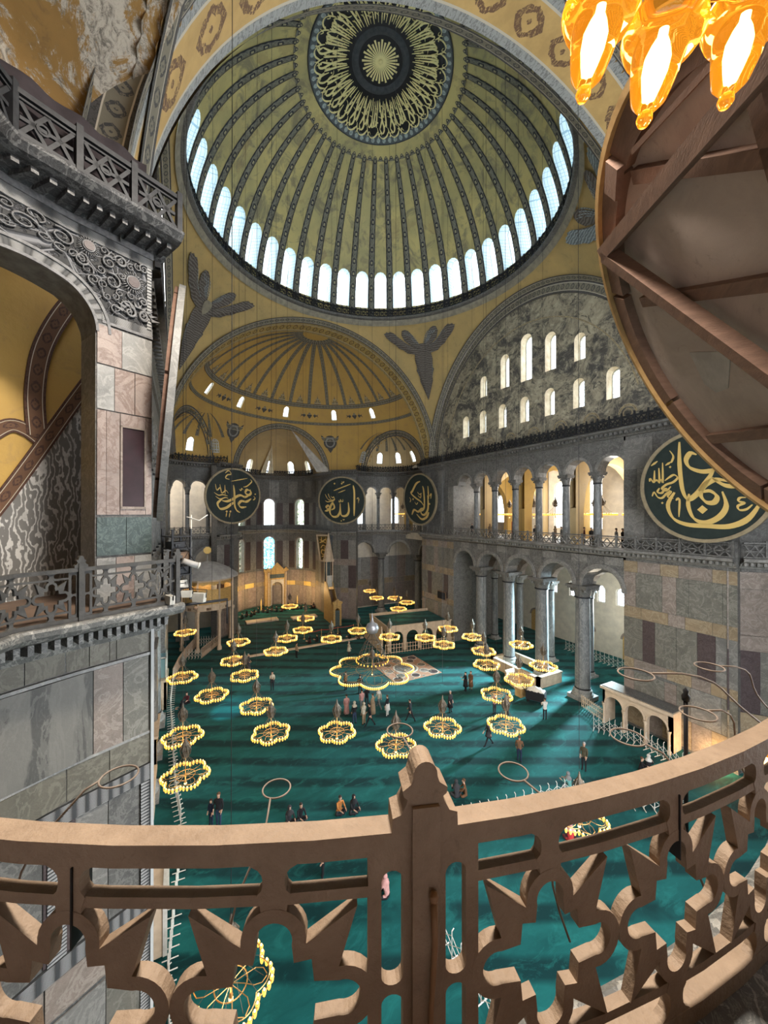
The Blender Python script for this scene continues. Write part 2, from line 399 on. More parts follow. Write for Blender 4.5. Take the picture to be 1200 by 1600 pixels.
v = m_bluerev.voro(3.2, 'DISTANCE_TO_EDGE', k='UV', rnd=.15); m_bluerev.set(m_bluerev.mix(v.lt(.07), (.62,.72,.74), (.30,.42,.48))); m_bluerev = m_bluerev.m
m_paler = plain('pale_reveal', (.74,.66,.5), .8, 0, (.55,.45,.3), 1.5)
t = MT('window_glass', .1); t.set((.9,.95,1))   # thin leaded glass: mostly clear
tr = t.nt.nodes.new('ShaderNodeBsdfTransparent'); mx = t.nt.nodes.new('ShaderNodeMixShader'); mx.inputs[0].default_value = .12
tr.inputs[0].default_value = (.93,.97,1,1)
t.nt.links.new(tr.outputs[0], mx.inputs[1]); t.nt.links.new(t.b.outputs[0], mx.inputs[2])
t.nt.links.new(mx.outputs[0], t.nt.nodes['Material Output'].inputs[0]); m_glass = t.m
def stained(name, cols, sc):
    t = MT(name, .2); v = t.voro(sc, 'F1', k='UV', out=1)
    sp = t.nt.nodes.new('ShaderNodeSeparateColor'); t.nt.links.new(v.o, sp.inputs[0]); r = NX(t.nt, sp.outputs[0])
    c = t.mix(r.gt(.35), cols[0], cols[1]); c = t.mix(r.gt(.7), c, cols[2])
    e = t.voro(sc, 'DISTANCE_TO_EDGE', k='UV'); c = t.mix(e.lt(.05), c, (.02,.02,.02))
    tr = t.nt.nodes.new('ShaderNodeBsdfTransparent'); t.nt.links.new(c, tr.inputs[0]); t.set(c)
    mx = t.nt.nodes.new('ShaderNodeMixShader'); mx.inputs[0].default_value = .15
    t.nt.links.new(tr.outputs[0], mx.inputs[1]); t.nt.links.new(t.b.outputs[0], mx.inputs[2])
    t.nt.links.new(mx.outputs[0], t.nt.nodes['Material Output'].inputs[0]); return t.m
m_stain = stained('stained_glass', ((.95,.93,.85),(.75,.78,.7),(.6,.66,.55)), 3.0)
m_stain_b = stained('blue_stained_glass', ((.35,.6,.85),(.92,.96,1),(.4,.85,.75)), 6.0)
m_mstone = plain('warm_white_marble', (.60,.47,.34), .55, 0, (.48,.37,.27), 2.5, .15)
m_gilt = plain('gilded_carving', (.55,.36,.13), .5, .25, (.38,.24,.09), 6, .4)
m_brown = plain('brown_panelling', (.20,.12,.07), .6, 0, (.13,.08,.05), 3)
m_whitemetal = plain('white_painted_metal', (.62,.60,.55), .5, 0, (.5,.48,.43), 4)
m_lead = plain('lead_roof', (.30,.29,.28), .6, 0, (.42,.40,.38), 1.5)
m_redc = plain('red_rope_cloth', (.35,.05,.04), .8)
m_blk = plain('black_cloth', (.012,.012,.014), .85)
m_tendril = plain('grey_carved_tendril', (.20,.20,.205), .6, 0, (.11,.11,.115), 9)
# ---------------------------------------------------------------- the building shell
ZS, RA, AX, YS = 23.34, 16.5, 15.45, 16.5       # springing, radius of the great arches, half length and half width of the square
G1, G2 = 13.3, 23.1                             # undersides of the two cornices
SW = dict(kind='structure')
def struct(name, mb, mats, parent=None, **k): return link(name, mb, mats, parent, kind=None if parent else 'structure', **k)
mb = MB(); mb.quad([(-40,-34,0),(46,-34,0),(46,34,0),(-40,34,0)]); floor = struct('floor', mb, m_carpet)
# --- windows ---------------------------------------------------------------
WN = [0]
def window(f, h, d, nx=2, nz=4, pane=None, bar=.035, fw=.07, parent=None, mat=None):
    sc, hw, zb, zs = h; mb = MB(); WN[0] += 1
    def P(s, z, dd): return f(s, z, d+dd)
    n = 10; inner = [(sc-hw+fw, zb+fw)] + [(sc-(hw-fw)*cos(pi*k/n), zs+(hw-fw)*sin(pi*k/n)) for k in range(n+1)] + [(sc+hw-fw, zb+fw)]
    outer = [(sc-hw, zb)] + [(sc-hw*cos(pi*k/n), zs+hw*sin(pi*k/n)) for k in range(n+1)] + [(sc+hw, zb)]
    for k in range(len(inner)):
        a, b = k, (k+1) % len(inner)
        q = [inner[a], inner[b], outer[b], outer[a]]
        mb.quad([P(x, z, -.05) for x, z in q]); mb.quad([P(inner[a][0],inner[a][1],-.05), P(inner[b][0],inner[b][1],-.05), P(inner[b][0],inner[b][1],.05), P(inner[a][0],inner[a][1],.05)])
    top = lambda s: zs+sqrt(max(0, (hw-fw)**2-(s-sc)**2))
    for i in range(1, nx):
        s = sc-hw+2*hw*i/nx; mb.box(s-bar/2, s+bar/2, -.03, .03, zb+fw, top(s), 0, lambda a,b,c: P(a,c,b))
    for j in range(1, nz+1):
        z = zb + (zs-zb+hw*.35)*j/nz; r = hw-fw if z < zs else sqrt(max(.01,(hw-fw)**2-(z-zs)**2))
        mb.box(sc-r, sc+r, -.025, .025, z-bar/2, z+bar/2, 0, lambda a,b,c: P(a,c,b))
    o = link('window_%d' % WN[0], mb, mat or m_glassrim, None, kind='structure')
    pm = MB(); pm.prism(inner, P, .0, .012); link('pane', pm, pane or m_glass, o)
    return o
def cornice(name, f, s0, s1, z, prof, m, ds=1.5, parent=None, dent=None, dm=None, path=None):
    mb = MB(); n = max(1, int((s1-s0)/ds + .5))
    for i in range(n):
        a, b = s0+(s1-s0)*i/n, s0+(s1-s0)*(i+1)/n
        for (d0, h0), (d1, h1) in zip(prof, prof[1:]):
            mb.quad([f(a,z+h0,-d0), f(b,z+h0,-d0), f(b,z+h1,-d1), f(a,z+h1,-d1)], 0, [(a,h0),(b,h0),(b,h1),(a,h1)])
    if dent:
        st, w_, d0, d1, h0, h1 = dent; k = int((s1-s0)/st)
        for i in range(k):
            a = s0+(i+.5)*(s1-s0)/k; mb.box(a-w_/2, a+w_/2, -d1, -d0, z+h0, z+h1, 1, lambda x,y,zz: f(x,zz,y))
    return struct(name, mb, [m, dm or m], parent)
PROF = [(0,0),(.12,.02),(.16,.12),(.28,.2),(.34,.34),(.6,.44),(.72,.5),(.72,.62),(.66,.7),(0,.74)]
def balustrade(mb, f, s0, s1, z0, h, step, d=-.6, fancy=True, spike=0):
    # pierced iron / marble parapet: rails, posts and crossed bars
    k = max(1, round((s1-s0)/step)); T = lambda x,y,zz: f(x,zz,y)
    m = max(1, k)
    for i in range(m):
        a, b = s0+(s1-s0)*i/m, s0+(s1-s0)*(i+1)/m
        mb.box(a, b, d-.05, d+.05, z0+h-.1, z0+h, 0, T); mb.box(a, b, d-.04, d+.04, z0, z0+.08, 0, T)
        mb.box(a, b, d-.03, d+.03, z0+h*.78, z0+h*.78+.04, 0, T)
        mb.box(a-.06, a+.06, d-.07, d+.07, z0, z0+h+.08, 0, T)
        if fancy:
            c = (a+b)/2; w_ = (b-a)/2-.1; zc = z0+h*.42; hh = h*.36
            for (xa, za, xb, zb) in ((-w_,-hh,0,hh),(0,hh,w_,-hh),(-w_,hh,0,-hh),(0,-hh,w_,hh),(-w_,0,w_,0)):
                L_ = hypot(xb-xa, zb-za); nx_, nz_ = -(zb-za)/L_*.035, (xb-xa)/L_*.035
                P = [(c+xa+nx_, zc+za+nz_), (c+xb+nx_, zc+zb+nz_), (c+xb-nx_, zc+zb-nz_), (c+xa-nx_, zc+za-nz_)]
                mb.prism(P, lambda x, y, dd: f(x, y, dd), d-.03, d+.03)
        if spike: 
            mb.box(a-.05, a+.05, d-.05, d+.05, z0+h, z0+h+spike, 0, T); c=(a+b)/2; mb.box(c-.12, c+.12, d-.04, d+.04, z0+h, z0+h+spike*.55, 0, T)
def column(name, x, y, z0, z1, r, parent, mats, cap=.9, base=.5, rz=0):
    # attic base, swelling shaft with bronze rings, basket capital and impost; parts of the wall
    mb = MB(); mb.box(x-r*1.45, x+r*1.45, y-r*1.45, y+r*1.45, z0, z0+base*.4)
    mb.lathe([(r*1.4,base*.4),(r*1.42,base*.55),(r*1.25,base*.65),(r*1.2,base*.75),(r*1.28,base*.85),(r*1.1,base),(r*1.02,base+.06)], 18, 0, (x,y,z0))
    o = link('column_base', mb, m_lgrey, parent)
    zt = z1-cap
    mb = MB(); mb.lathe([(r*1.03, base), (r, base+.3), (r*.97, (zt-z0)*.6), (r*.9, zt-z0)], 18, 0, (x,y,z0))
    c = link('column_shaft', mb, mats[0], parent)
    mb = MB()
    for zz in (z0+base+.02, zt-.12): mb.lathe([(r*1.0,0),(r*1.09,.02),(r*1.09,.12),(r*1.0,.14)], 18, 0, (x,y,zz))
    link('bronze_ring', mb, m_iron, parent)
    mb = MB(); mb.lathe([(r*.95,0),(r*1.05,cap*.12),(r*1.1,cap*.3),(r*1.3,cap*.55),(r*1.38,cap*.68)], 20, 0, (x,y,zt), sq=None)
    for k in range(4):
        a = pi/4 + k*pi/2; mb.lathe([(.02,-r*.3),(r*.28,-r*.15),(r*.3,r*.1),(.02,r*.28)], 8, 0, (x+cos(a)*r*1.35, y+sin(a)*r*1.35, zt+cap*.55))
    q = r*1.45; mb.box(x-q, x+q, y-q, y+q, zt+cap*.68, zt+cap*.8); q = r*1.6; mb.box(x-q, x+q, y-q, y+q, zt+cap*.8, zt+cap)
    link('capital', mb, mats[1], parent)
def slabs(parent, f, rows, mats, gap=.012, proud=.03, seed=1, border=None):
    # marble revetment: rows of (s0,s1,z0,z1,widths or None,material or list)
    rnd = random.Random(seed)
    for (s0, s1, z0, z1, n, ml) in rows:
        ws = n if isinstance(n, (list, tuple)) else [1]*n
        tot = sum(ws); a = s0
        for i, w_ in enumerate(ws):
            b = a + (s1-s0)*w_/tot; mt = ml[i % len(ml)] if isinstance(ml, (list, tuple)) else ml
            p = proud + rnd.uniform(-.008, .012)
            mb = MB(); T = lambda x, y, zz: f(x, zz, y)
            mb.box(a+gap, b-gap, -p, .02, z0+gap, z1-gap, 0, T)
            link('marble_panel', mb, mt, parent); a = b
# ---- side walls -------------------------------------------------------------
GC = [-9.15, -4.7, -.25, 4.2, 8.65]; GAC = [-10.05+3.1*k for k in range(7)]
def side_wall(name, sg):
    f = lambda s, z, d: (s, sg*(YS+d), z)
    mb = MB()
    strips(mb, -11.2, 10.95, 10.4, G1, [(c, 1.75, 10.4, 10.4) for c in GC], f, 1.5, 1.2, m=0, mr=0)
    strips(mb, -11.2, 10.95, 20.5, G2, [(c, 1.22, 20.5, 20.5) for c in GAC], f, 1.2, 1.2, m=0, mr=0)
    mb.box(-11.2, 10.95, sg*YS, sg*(YS+9), 13.0, 13.8)                   # gallery floor slab
    if sg < 0: mb.box(-18.2, -11.05, sg*YS, sg*(YS+7), 0, ZS)
    else: mb.box(-17.3, -11.05, YS, YS+.7, 0, ZS); mb.box(-13.6, -11.05, YS+.7, YS+7, 0, ZS)
    mb.box(10.8, 18.2, sg*YS, sg*(YS+7), 0, ZS)
    w_ = struct(name, mb, [m_dgrey, m_dgrey])
    for c in (-6.92, -2.47, 1.98, 6.42): column('column', c, sg*(YS+.75), 0, 10.4, .64, w_, (m_shaft, m_dgrey), 1.1, .9)
    for k in range(6): column('column', -8.5+3.1*k, sg*(YS+.55), 13.8, 20.5, .34, w_, (m_shaft, m_dgrey), .95, .5)
    for c in GC:                                                        # moulded archivolts
        mb = MB(); arch_ring(mb, f, c, 10.4, 1.75, 2.15, -.08, .02); arch_ring(mb, f, c, 10.4, 1.9, 2.0, -.13, .02); link('archivolt', mb, m_grey, w_)
    for c in GAC:
        mb = MB(); arch_ring(mb, f, c, 20.5, 1.22, 1.45, -.05, .02, n=14); link('archivolt', mb, m_grey, w_)
    for (x0, x1) in ((-18.2 if sg < 0 else -17.3,-11.05),(10.8,18.2)):
        g, p, h, k = m_green, m_porph, m_ochrem, m_pink
        if x0 < 0: xs = [x0, x0+.3, -14.78, -11.15]
        slabs(w_, f, [
          (x0, x1, 0.2, 2.2, [1.2,1,1.6,1.1,1.3], [h, k, h, k]),
          (x0, x0+3.45, 2.2, 4.6, [1,2,1], [g, m_grey, g]), (x0+3.45, x1, 2.2, 4.4, [.8,2.2,.8], [k, g, k]),
          (x0, x1, 4.6, 5.4, [1.3,1,1.4,.9,1.2,.7], [h, k, h, k, k]),
          (x0, x0+3.45, 5.4, 8.6, [1.1,1,1.2], [m_grey, p, g]), (x0+3.45, x1, 5.4, 8.6, [1.2,.75,1.2], [g, p, g]),
          (x0, x1, 8.6, 9.5, [1,1.2,.8,1.4,1], [h, h, k]),
          (x0, x0+3.45, 9.5, 12.2, [.8,2,.8], [g, m_green, g]), (x0+3.45, x1, 9.5, 12.2, [1,2,1], [k, g, k]),
          (x0, x1, 12.2, 13.1, [1,1.5,.9,1.2,.8], [h, k]),
          (x0, x1, 14.9, 17.2, [1.5,.8,1.4,.9,1.3], [m_dgrey, m_grey, m_dgrey]),
          (x0, x1, 17.2, 20.4, [1,.9,1.4,.8,1.2,.9], [m_grey, m_dgrey]),
          (x0, x1, 20.4, 22.8, [1.3,1,1.2,1.5], [m_dgrey, m_grey])], None, seed=int(x0*7+sg))
    slabs(w_, f, [(-11, 10.9, 12.55, 13.25, 14, [m_grey, m_dgrey])], None, seed=3)
    return w_, f
ws, fS = side_wall('wall_south', -1); wn, fN = side_wall('wall_north', 1)
def trims(sg, f, n0):
    xa = -18.2 if sg < 0 else -16.6
    cornice('trim_%d' % n0, f, xa, 18.2, G1, PROF, m_grey, dent=(.35,.16,.1,.55,.2,.42))
    cornice('trim_%d' % (n0+1), f, xa, 18.2, G2, [(a*1.1, b) for a, b in PROF], m_dgrey, dent=(.4,.2,.1,.6,.2,.42))
    mb = MB(); balustrade(mb, f, xa, 17.4, 14.04, 1.0, 1.5, -.62)
    link('gallery_balustrade', mb, m_dgrey, None, label='dark grey pierced marble balustrade along the gallery on the %s wall' % ('right-hand, south' if sg < 0 else 'left-hand, north'), cat='balustrade')
    mb = MB(); balustrade(mb, f, xa, 17.4, 23.84, .75, 1.0, -.7, spike=.28)
    link('cornice_railing', mb, m_iron, None, label='dark spiked iron railing on the upper cornice below the %s' % ('big sooty lunette of windows' if sg < 0 else 'hidden north lunette'), cat='railing')
trims(-1, fS, 1); trims(1, fN, 3)
# ---- lunettes with their windows ------------------------------------------------
LOW = [(-10.1+3.1*k, .56, 26.5, 28.6) for k in range(7)]
UP = [(-7.1,.55,30.8,32.7),(-4.0,.62,30.9,34.0),(-1.05,.75,30.8,34.9),(1.95,.62,30.9,34.0),(5.3,.55,30.8,32.7)]
for sg, nm, nn in ((-1,'wall_south_lunette','s'),(1,'wall_north_lunette','n')):
    f = lambda s, z, d, sg=sg: (s, sg*(YS+.15+d), z)
    mb = MB(); strips(mb, -AX-.1, AX+.1, ZS, lambda s: ZS+RA*sqrt(max(0,1-(s/(AX+.12))**2))+.12, LOW+UP, f, 1.1, .8, 3.0, m=0, mr=1)
    wl = struct(nm, mb, [m_soot, m_paler])
    for h in LOW+UP: window(f, h, .85)
    for k in range(7):                                                    # blind painted niches along the foot
        mb = MB(); c = -10.1+3.1*k; arch_ring(mb, f, c-1.2, 25.0, .55, .78, -.05, .02, n=12); arch_ring(mb, f, c-1.2, 25.0, .3, .4, -.04, .02, n=14, a1=2*pi); link('niche_moulding', mb, m_band, wl)
    mb = MB(); arch_ring(mb, lambda s, z, d: f(s*AX/RA, z, d), 0, ZS, RA-1.0, RA+.08, -.12, .05, n=60); link('arch_border', mb, m_trim, wl)
    mb = MB(); arch_ring(mb, lambda s, z, d: f(s*AX/RA, z, d), 0, ZS, RA-3.1, RA-2.95, -.05, .02, n=60, a0=.28, a1=pi-.28); link('moulding', mb, m_band, wl)
# ---- pendentives -----------------------------------------------------------------
RZ, RR = 41.0, 15.6
def pend(k):
    sx = 1 if k in (0,3) else -1; sy = 1 if k < 2 else -1
    def F(u, v):                                  # u: arch x -> arch y, v: arch -> rim
        if u < .5:
            t = u*pi; P = Vector((AX, RA*sin(t), ZS+RA*cos(t)))      # from crown of the x-arch down to the corner
        else:
            t = (1-u)*pi; P = Vector((AX*sin(t), RA, ZS+RA*cos(t)))
        a = u*pi/2; Q = Vector((RR*cos(a), RR*sin(a), RZ))
        O = Vector((0,0,ZS)); p, q = P-O, Q-O; r = p.length*(1-v)+q.length*v
        w_ = p*(1-v)+q*v; w_.normalize(); w_ = w_*r + O
        return (w_.x*sx, w_.y*sy, w_.z)
    mb = MB(); mb.grid(F, 96, 24); struct('pendentive', mb, m_pend)
for k in range(4): pend(k)
mb = MB()
O = Vector((0,0,ZS))
for ax in range(4):
    def F(u, v):
        t = pi*u; a = RA*cos(t); z = RA*sin(t)
        a2 = AX*cos(t); P = Vector(((AX, a, z), (a2, RA, z), (-AX, a, z), (a2, -RA, z))[ax]); n_ = Vector(((-1,0,0),(0,-1,0),(1,0,0),(0,1,0))[ax])
        q = P + n_*v*.95; q.normalize(); q *= P.length-.06-.14*v; return q+O
    mb.grid(F, 64, 1, UV=lambda u, v: (u*pi*RA, v))
struct('trim_5', mb, m_trim)
# ---- great arch soffits (west near us, east beyond) ---------------------------------
for sx, nm in ((-1,'arch_west'),(1,'arch_east')):
    mb = MB()
    def F(u, v): t = pi*u; return (sx*(AX+2.55*v), RA*cos(t), ZS+RA*sin(t))
    mb.grid(F, 80, 1, UV=lambda u, v: (u*pi*RA, v)); struct('trim_%d' % (6 if sx < 0 else 7), mb, m_soffit if sx < 0 else m_goldband)
mb = MB(); f = lambda s, z, d: (-AX-2.55-d, s, z)
arch_ring(mb, f, 0, ZS, RA-.02, RA+.9, -.02, .3, n=64); struct('trim_8', mb, m_trim)
# ---- the dome ----------------------------------------------------------------------
DR, DZ, AZ0 = 15.4, 40.8, radians(-27.5)
def fdome(s, t, d):                               # s: metres round the rim, t: metres up the meridian
    a, e = AZ0 + s/DR, t/DR; r = DR+d
    return (r*cos(e)*cos(a), r*cos(e)*sin(a), DZ+r*sin(e))
SP = 2*pi*DR/40
DH = [(k*SP, .80, 2.1, 5.35) for k in range(-20, 20)]
mb = MB(); strips(mb, -20.5*SP, 19.5*SP, .3, DR*pi/2-6.0, DH, fdome, 1.8, SP, 1.0, m=0, mr=1, smooth=True, nh=6)
dome = struct('dome', mb, [m_dome, m_bluerev])
for h in DH: window(fdome, (h[0], h[1]-.04, h[2], h[3]), 1.5, nx=2, nz=3)
ribm = MB()
def Fr(u, v):
    t = 1.0 + v*(DR*radians(61.5)-1.0); w_ = (.36*cos(t/DR)+.05)
    wdt = w_*(1 - .0*v); s = (u-.5)*2*wdt/cos(t/DR); p = fdome(s, t, -.16 + .12*abs(u-.5)*2)
    return p
ribm.grid(Fr, 4, 30, UV=lambda u, v: (u, v*16.0))
rb = ribm.mesh('dome_rib'); rb.materials.append(m_rib)
for k in range(40):
    o = bpy.data.objects.new('dome_rib', rb); COL.objects.link(o); o.parent = dome; o.rotation_euler = (0,0,(k+.5)*2*pi/40)
mb = MB()                                         # scalloped edge where the ribs die into the gold ring
for k in range(80):
    a = k*2*pi/80
    mb.grid(lambda u, v: fdome((k+ (u-.5)*1.0)*SP/2, DR*radians(61.2+1.6*v*sin(pi*u)), -.07), 6, 1)
link('scalloped_edge', mb, m_rib, dome)
mb = MB(); e0 = radians(66.5)
mb.grid(lambda u, v: (lambda a, e: ((DR-.05)*cos(e)*cos(a), (DR-.05)*cos(e)*sin(a), DZ+(DR-.05)*sin(e)))(2*pi*u, e0+(pi/2-e0)*v), 64, 12); link('medallion_field', mb, m_black, dome)
mb = MB(); mb.grid(lambda u, v: (lambda a, e: ((DR-.1)*cos(e)*cos(a), (DR-.1)*cos(e)*sin(a), DZ+(DR-.1)*sin(e)))(2*pi*u, radians(66.2+2.6*v)), 96, 1, UV=lambda u, v: (u*64, v)); link('medallion_border', mb, m_medb, dome)
def ring3(e_a, e_b, off, m, nm):
    mb = MB(); mb.grid(lambda u, v: (lambda a, e, r: (r*cos(e)*cos(a), r*cos(e)*sin(a), DZ+r*sin(e)))(2*pi*u, radians(e_a+(e_b-e_a)*v), DR-off*(1 if 0 < v < 1 else .3)), 72, 4); link(nm, mb, m, dome)
m_dring = plain('dark_slate_paint', (.035,.042,.05), .6, 0, (.06,.065,.07), 3)
ring3(80.6, 82.9, .16, m_dring, 'inner_ring'); ring3(66.0, 66.5, .12, m_dring, 'outer_line')
mb = MB()                                         # golden sun rays
NR = 32
for k in range(NR):
    a = 2*pi*k/NR; r1 = 1.62 if k % 2 == 0 else 1.45
    for (ra, rb_, wa, wb) in ((.16, r1, .03, .085),):
        c_, s_ = cos(a), sin(a)
        mb.quad([(ra*c_-wa*s_*-1, ra*s_-wa*c_, DZ+DR-.13), (ra*c_+wa*s_*-1, ra*s_+wa*c_, DZ+DR-.13), (rb_*c_-wb*s_, rb_*s_+wb*c_, DZ+DR-.2), (rb_*c_+wb*s_, rb_*s_-wb*c_, DZ+DR-.2)])
mb.lathe([(0,-.3),(.12,-.28),(.2,-.18),(.2,-.1)], 16, 0, (0,0,DZ+DR)); link('sun_rays', mb, m_gold2, dome)
# dome cornice and walk
m_pale = plain('pale_cornice', (.30,.27,.2), .7, 0, (.2,.18,.14), 2)
mb = MB(); mb.lathe([(15.62,-.25),(15.5,-.1),(15.35,.1),(15.3,.35)], 120, 0, (0,0,41.0)); struct('trim_9', mb, m_pale)
mb = MB(); mb.lathe([(15.42,-.0),(15.1,.08),(14.95,.2),(14.95,.35),(15.4,.42)], 120, 0, (0,0,41.3)); struct('trim_10', mb, m_dgrey)
mb = MB(); fr = lambda s, z, d: (lambda a: ((15.05+d)*cos(a), (15.05+d)*sin(a), z))(s/15.05)
balustrade(mb, fr, 0, 2*pi*15.05, 41.7, .85, 2*pi*15.05/80, 0, spike=.18)
link('dome_walk_railing', mb, m_iron, None, label='black iron railing circling the foot of the great dome', cat='railing')
# ---- semidomes -----------------------------------------------------------------------
def semi_f(sx, R=RA):
    return lambda s, t, d: (lambda a, e, r: (sx*(AX+2.4 + r*cos(e)*cos(a)*(15.0/16.5)), r*cos(e)*sin(a), ZS+r*sin(e)))(s/R, t/R, R+d)
def drop(mb, test):
    keep = [i for i, fc in enumerate(mb.f) if not test([sum(mb.v[k][c] for k in fc)/len(fc) for c in range(3)])]
    mb.f = [mb.f[i] for i in keep]; mb.m = [mb.m[i] for i in keep]; mb.uv = [mb.uv[i] for i in keep]; mb.sm = [mb.sm[i] for i in keep]
def semidome(sx, test, wins, mat, nm, ds=.35):
    R = RA; f = semi_f(sx); mb = MB()
    strips(mb, -R*pi/2, R*pi/2, 0, R*pi/2-.05, wins, f, .3, ds, ds, m=0, mr=1, smooth=True, nh=6)
    drop(mb, test)
    return struct(nm, mb, [mat, m_paler]), f
def in_main(p, sx, off=0): return ((p[0]*sx-AX-2.4)/(15.0/16.5))**2 + p[1]**2 + (p[2]-ZS)**2 < (RA+off)**2 and p[0]*sx > AX+2.4-3
def band_on(sx, c, r, wid, kind, n=40):
    # painted border following the mouth of a niche on the big half-dome: kind 'sphere' about c or 'tunnel' along x
    def surf(y, z): return sx*(AX+2.4+15.0*sqrt(max(0, 1-(y*y+(z-ZS)**2)/RA**2)))
    def F(u, v, off=.06):
        ps = pi*u; q = r+wid*v
        if kind == 'tunnel': y, z = c[1]+q*cos(ps), c[2]+q*sin(ps); p = Vector((surf(y, z), y, z))
        else:
            d = Vector((c[0]-sx*(AX+2.4), c[1], 0)).normalized(); t_ = Vector((-d.y, d.x, 0)); lo, hi = -1.3, 1.3
            for _ in range(26):
                b = (lo+hi)/2; p = Vector(c) + q*(cos(b)*(cos(ps)*t_+sin(ps)*Vector((0,0,1)))+sin(b)*d)
                if in_main(p, sx): lo = b
                else: hi = b
        O = Vector((sx*(AX+2.4),0,ZS)); w_ = (p-O); return tuple(O+w_*(1-off/RA))
    mb = MB(); mb.grid(lambda u, v: F(u, v), n, 2, UV=lambda u, v: (u*pi*r, v)); return mb
def ring_of(c, dx, dy, r, m, nm, parent, wid=.6, dep=.35, n=36, rin=0):
    # half ring standing across direction (dx,dy), centred at c on the springing plane
    f = lambda a, b, d: (c[0]-dy*a+dx*d, c[1]+dx*a+dy*d, b)
    mb = MB(); arch_ring(mb, f, 0, c[2], r-rin, r+wid, -dep, dep, n=n); return link(nm, mb, m, parent)
ex = {}                                            # exedrae: centre, outward direction
for sx in (-1, 1):
    for sy in (-1, 1): ex[sx, sy] = ((sx*22.35, sy*12.45), (sx*.62, sy*.785))
EW = [(radians(a)*RA, .48, 9.05, 10.3) for a in (62.7,34.7,3.4,-28.4,-56.3)]
ox = AX+2.4; REX = 5.9; RAD = 7.0; AY = .9
def mouth(sx, keys, tunnel):
    def test(p):
        for k in keys:
            (cx, cy), _d = ex[k]
            if (p[0]-cx)**2+(p[1]-cy)**2+(p[2]-ZS-.3)**2 < (REX-.05)**2 or (hypot(p[0]-cx, p[1]-cy) < REX-.05 and p[2] < ZS+.5): return True
        if tunnel and abs(p[0]) > ox+6 and hypot(p[1]-tunnel[0], p[2]-ZS) < tunnel[1]-.05: return True
        return False
    return test
te = mouth(1, ((1,-1),(1,1)), (AY, RAD))
sde, fse = semidome(1, te, EW, m_ochre, 'semidome_east')
for h in EW: window(fse, h, .2, nx=3, nz=4)
for k in ((1,-1),(1,1)):
    (cx_, cy_), _d = ex[k]; link('arch_border', band_on(1, (cx_,cy_,ZS+.3), REX-.1, .75, 'sphere'), m_trim, sde)
link('arch_border', band_on(1, (0,AY,ZS), RAD-.1, .8, 'tunnel'), m_trim, sde)
mb = MB()                                          # painted ribs and bands of the east semidome
for k in range(13):
    a = radians(-80+160*k/12+2)
    mb.grid(lambda u, v: fse((a+ (u-.5)*.030/cos((11.6+13*v)/RA)*1.0)*RA, 11.6+ 12.6*v, -.05), 1, 12, UV=lambda u, v: (v*13, u))
for (t0, t1) in ((8.2,8.65),(11.0,11.7)):
    mb.grid(lambda u, v: fse((u-.5)*pi*RA, t0+(t1-t0)*v, -.05), 60, 1, UV=lambda u, v: (u*50, v))
drop(mb, te)
link('painted_rib', mb, m_trim, sde)
mb = MB()                                          # leafy palmettes between the rib feet
for k in range(14):
    a = radians(-84+12.9*k+2)
    pts = [(-.7,0),(-.62,.5),(-.4,.45),(-.38,.95),(-.12,.9),(0,1.5),(.12,.9),(.38,.95),(.4,.45),(.62,.5),(.7,0)]
    mb.prism(pts, lambda x, y, d: fse(a*RA+x, 11.75+y, d), -.06, -.03)
link('palmette', mb, m_band, sde)
for az in (48, 18, -12, -43):                      # lozenge ornaments between the windows
    mb = MB(); P = lambda x, y, d: fse(radians(az)*RA+x, 9.75+y, d)
    mb.prism([(-.5,0),(0,.55),(.5,0),(0,-.55)], P, -.06, -.03)
    for s_ in (-1, 1):
        mb.prism([(s_*.7,0),(s_*1.0,.35),(s_*1.3,.05),(s_*1.75,.3),(s_*1.5,0),(s_*1.75,-.3),(s_*1.3,-.05),(s_*1.0,-.35)], P, -.06, -.03)
    link('lozenge', mb, m_trim, sde)
for (az, el) in ((33.5,5.6),(-25,5.4)):          # round medallions between the three arches
    P = lambda x, y, d: fse(radians(az)*RA+x, el+y, d)
    mb = MB(); ci = lambda r, n=28: [(r*cos(2*pi*k/n), r*sin(2*pi*k/n)) for k in range(n)]
    mb.prism(ci(1.15), P, -.06, -.02); me_ = link('painted_roundel', mb, m_trim, sde)
    mb = MB(); mb.prism(ci(.85), P, -.09, -.06); mb2 = link('roundel_field', mb, m_lgrey, me_)
    mb = MB(); mb.prism(ci(.62), P, -.11, -.09)
    for k in range(8): a = 2*pi*k/8; mb.prism([(1.0*cos(a-.1),1.0*sin(a-.1)),(1.0*cos(a+.1),1.0*sin(a+.1)),(.9*cos(a),.9*sin(a))], P, -.09, -.06)
    link('roundel_star', mb, m_trim, me_)
    mb = MB()
    for s_ in (-1,1): mb.prism([(s_*.95,.75),(s_*1.6,1.2),(s_*1.5,.6),(s_*1.2,.2)], P, -.06, -.03)
    mb.prism([(-.5,-1.1),(0,-1.75),(.5,-1.1)], P, -.06, -.03); link('roundel_leaf', mb, m_trim, me_)
_ne = L(-.744, 7.292)
def tw(p):
    if (p[0]-_ne[0])**2+(p[1]-_ne[1])**2+(p[2]-23.7)**2 < 6.95**2 or (hypot(p[0]-_ne[0], p[1]-_ne[1]) < 6.95 and p[2] < 24.2): return True
    return mouth(-1, ((-1,-1),), (0, 9.0))(p)
sdw, fsw = semidome(-1, tw, [], m_peel, 'semidome_west')
link('arch_border', band_on(-1, (_ne[0],_ne[1],23.7), 6.85, .9, 'sphere', 60), m_trim, sdw); link('arch_border', band_on(-1, (*ex[-1,-1][0],ZS+.3), REX-.1, .8, 'sphere'), m_trim, sdw)
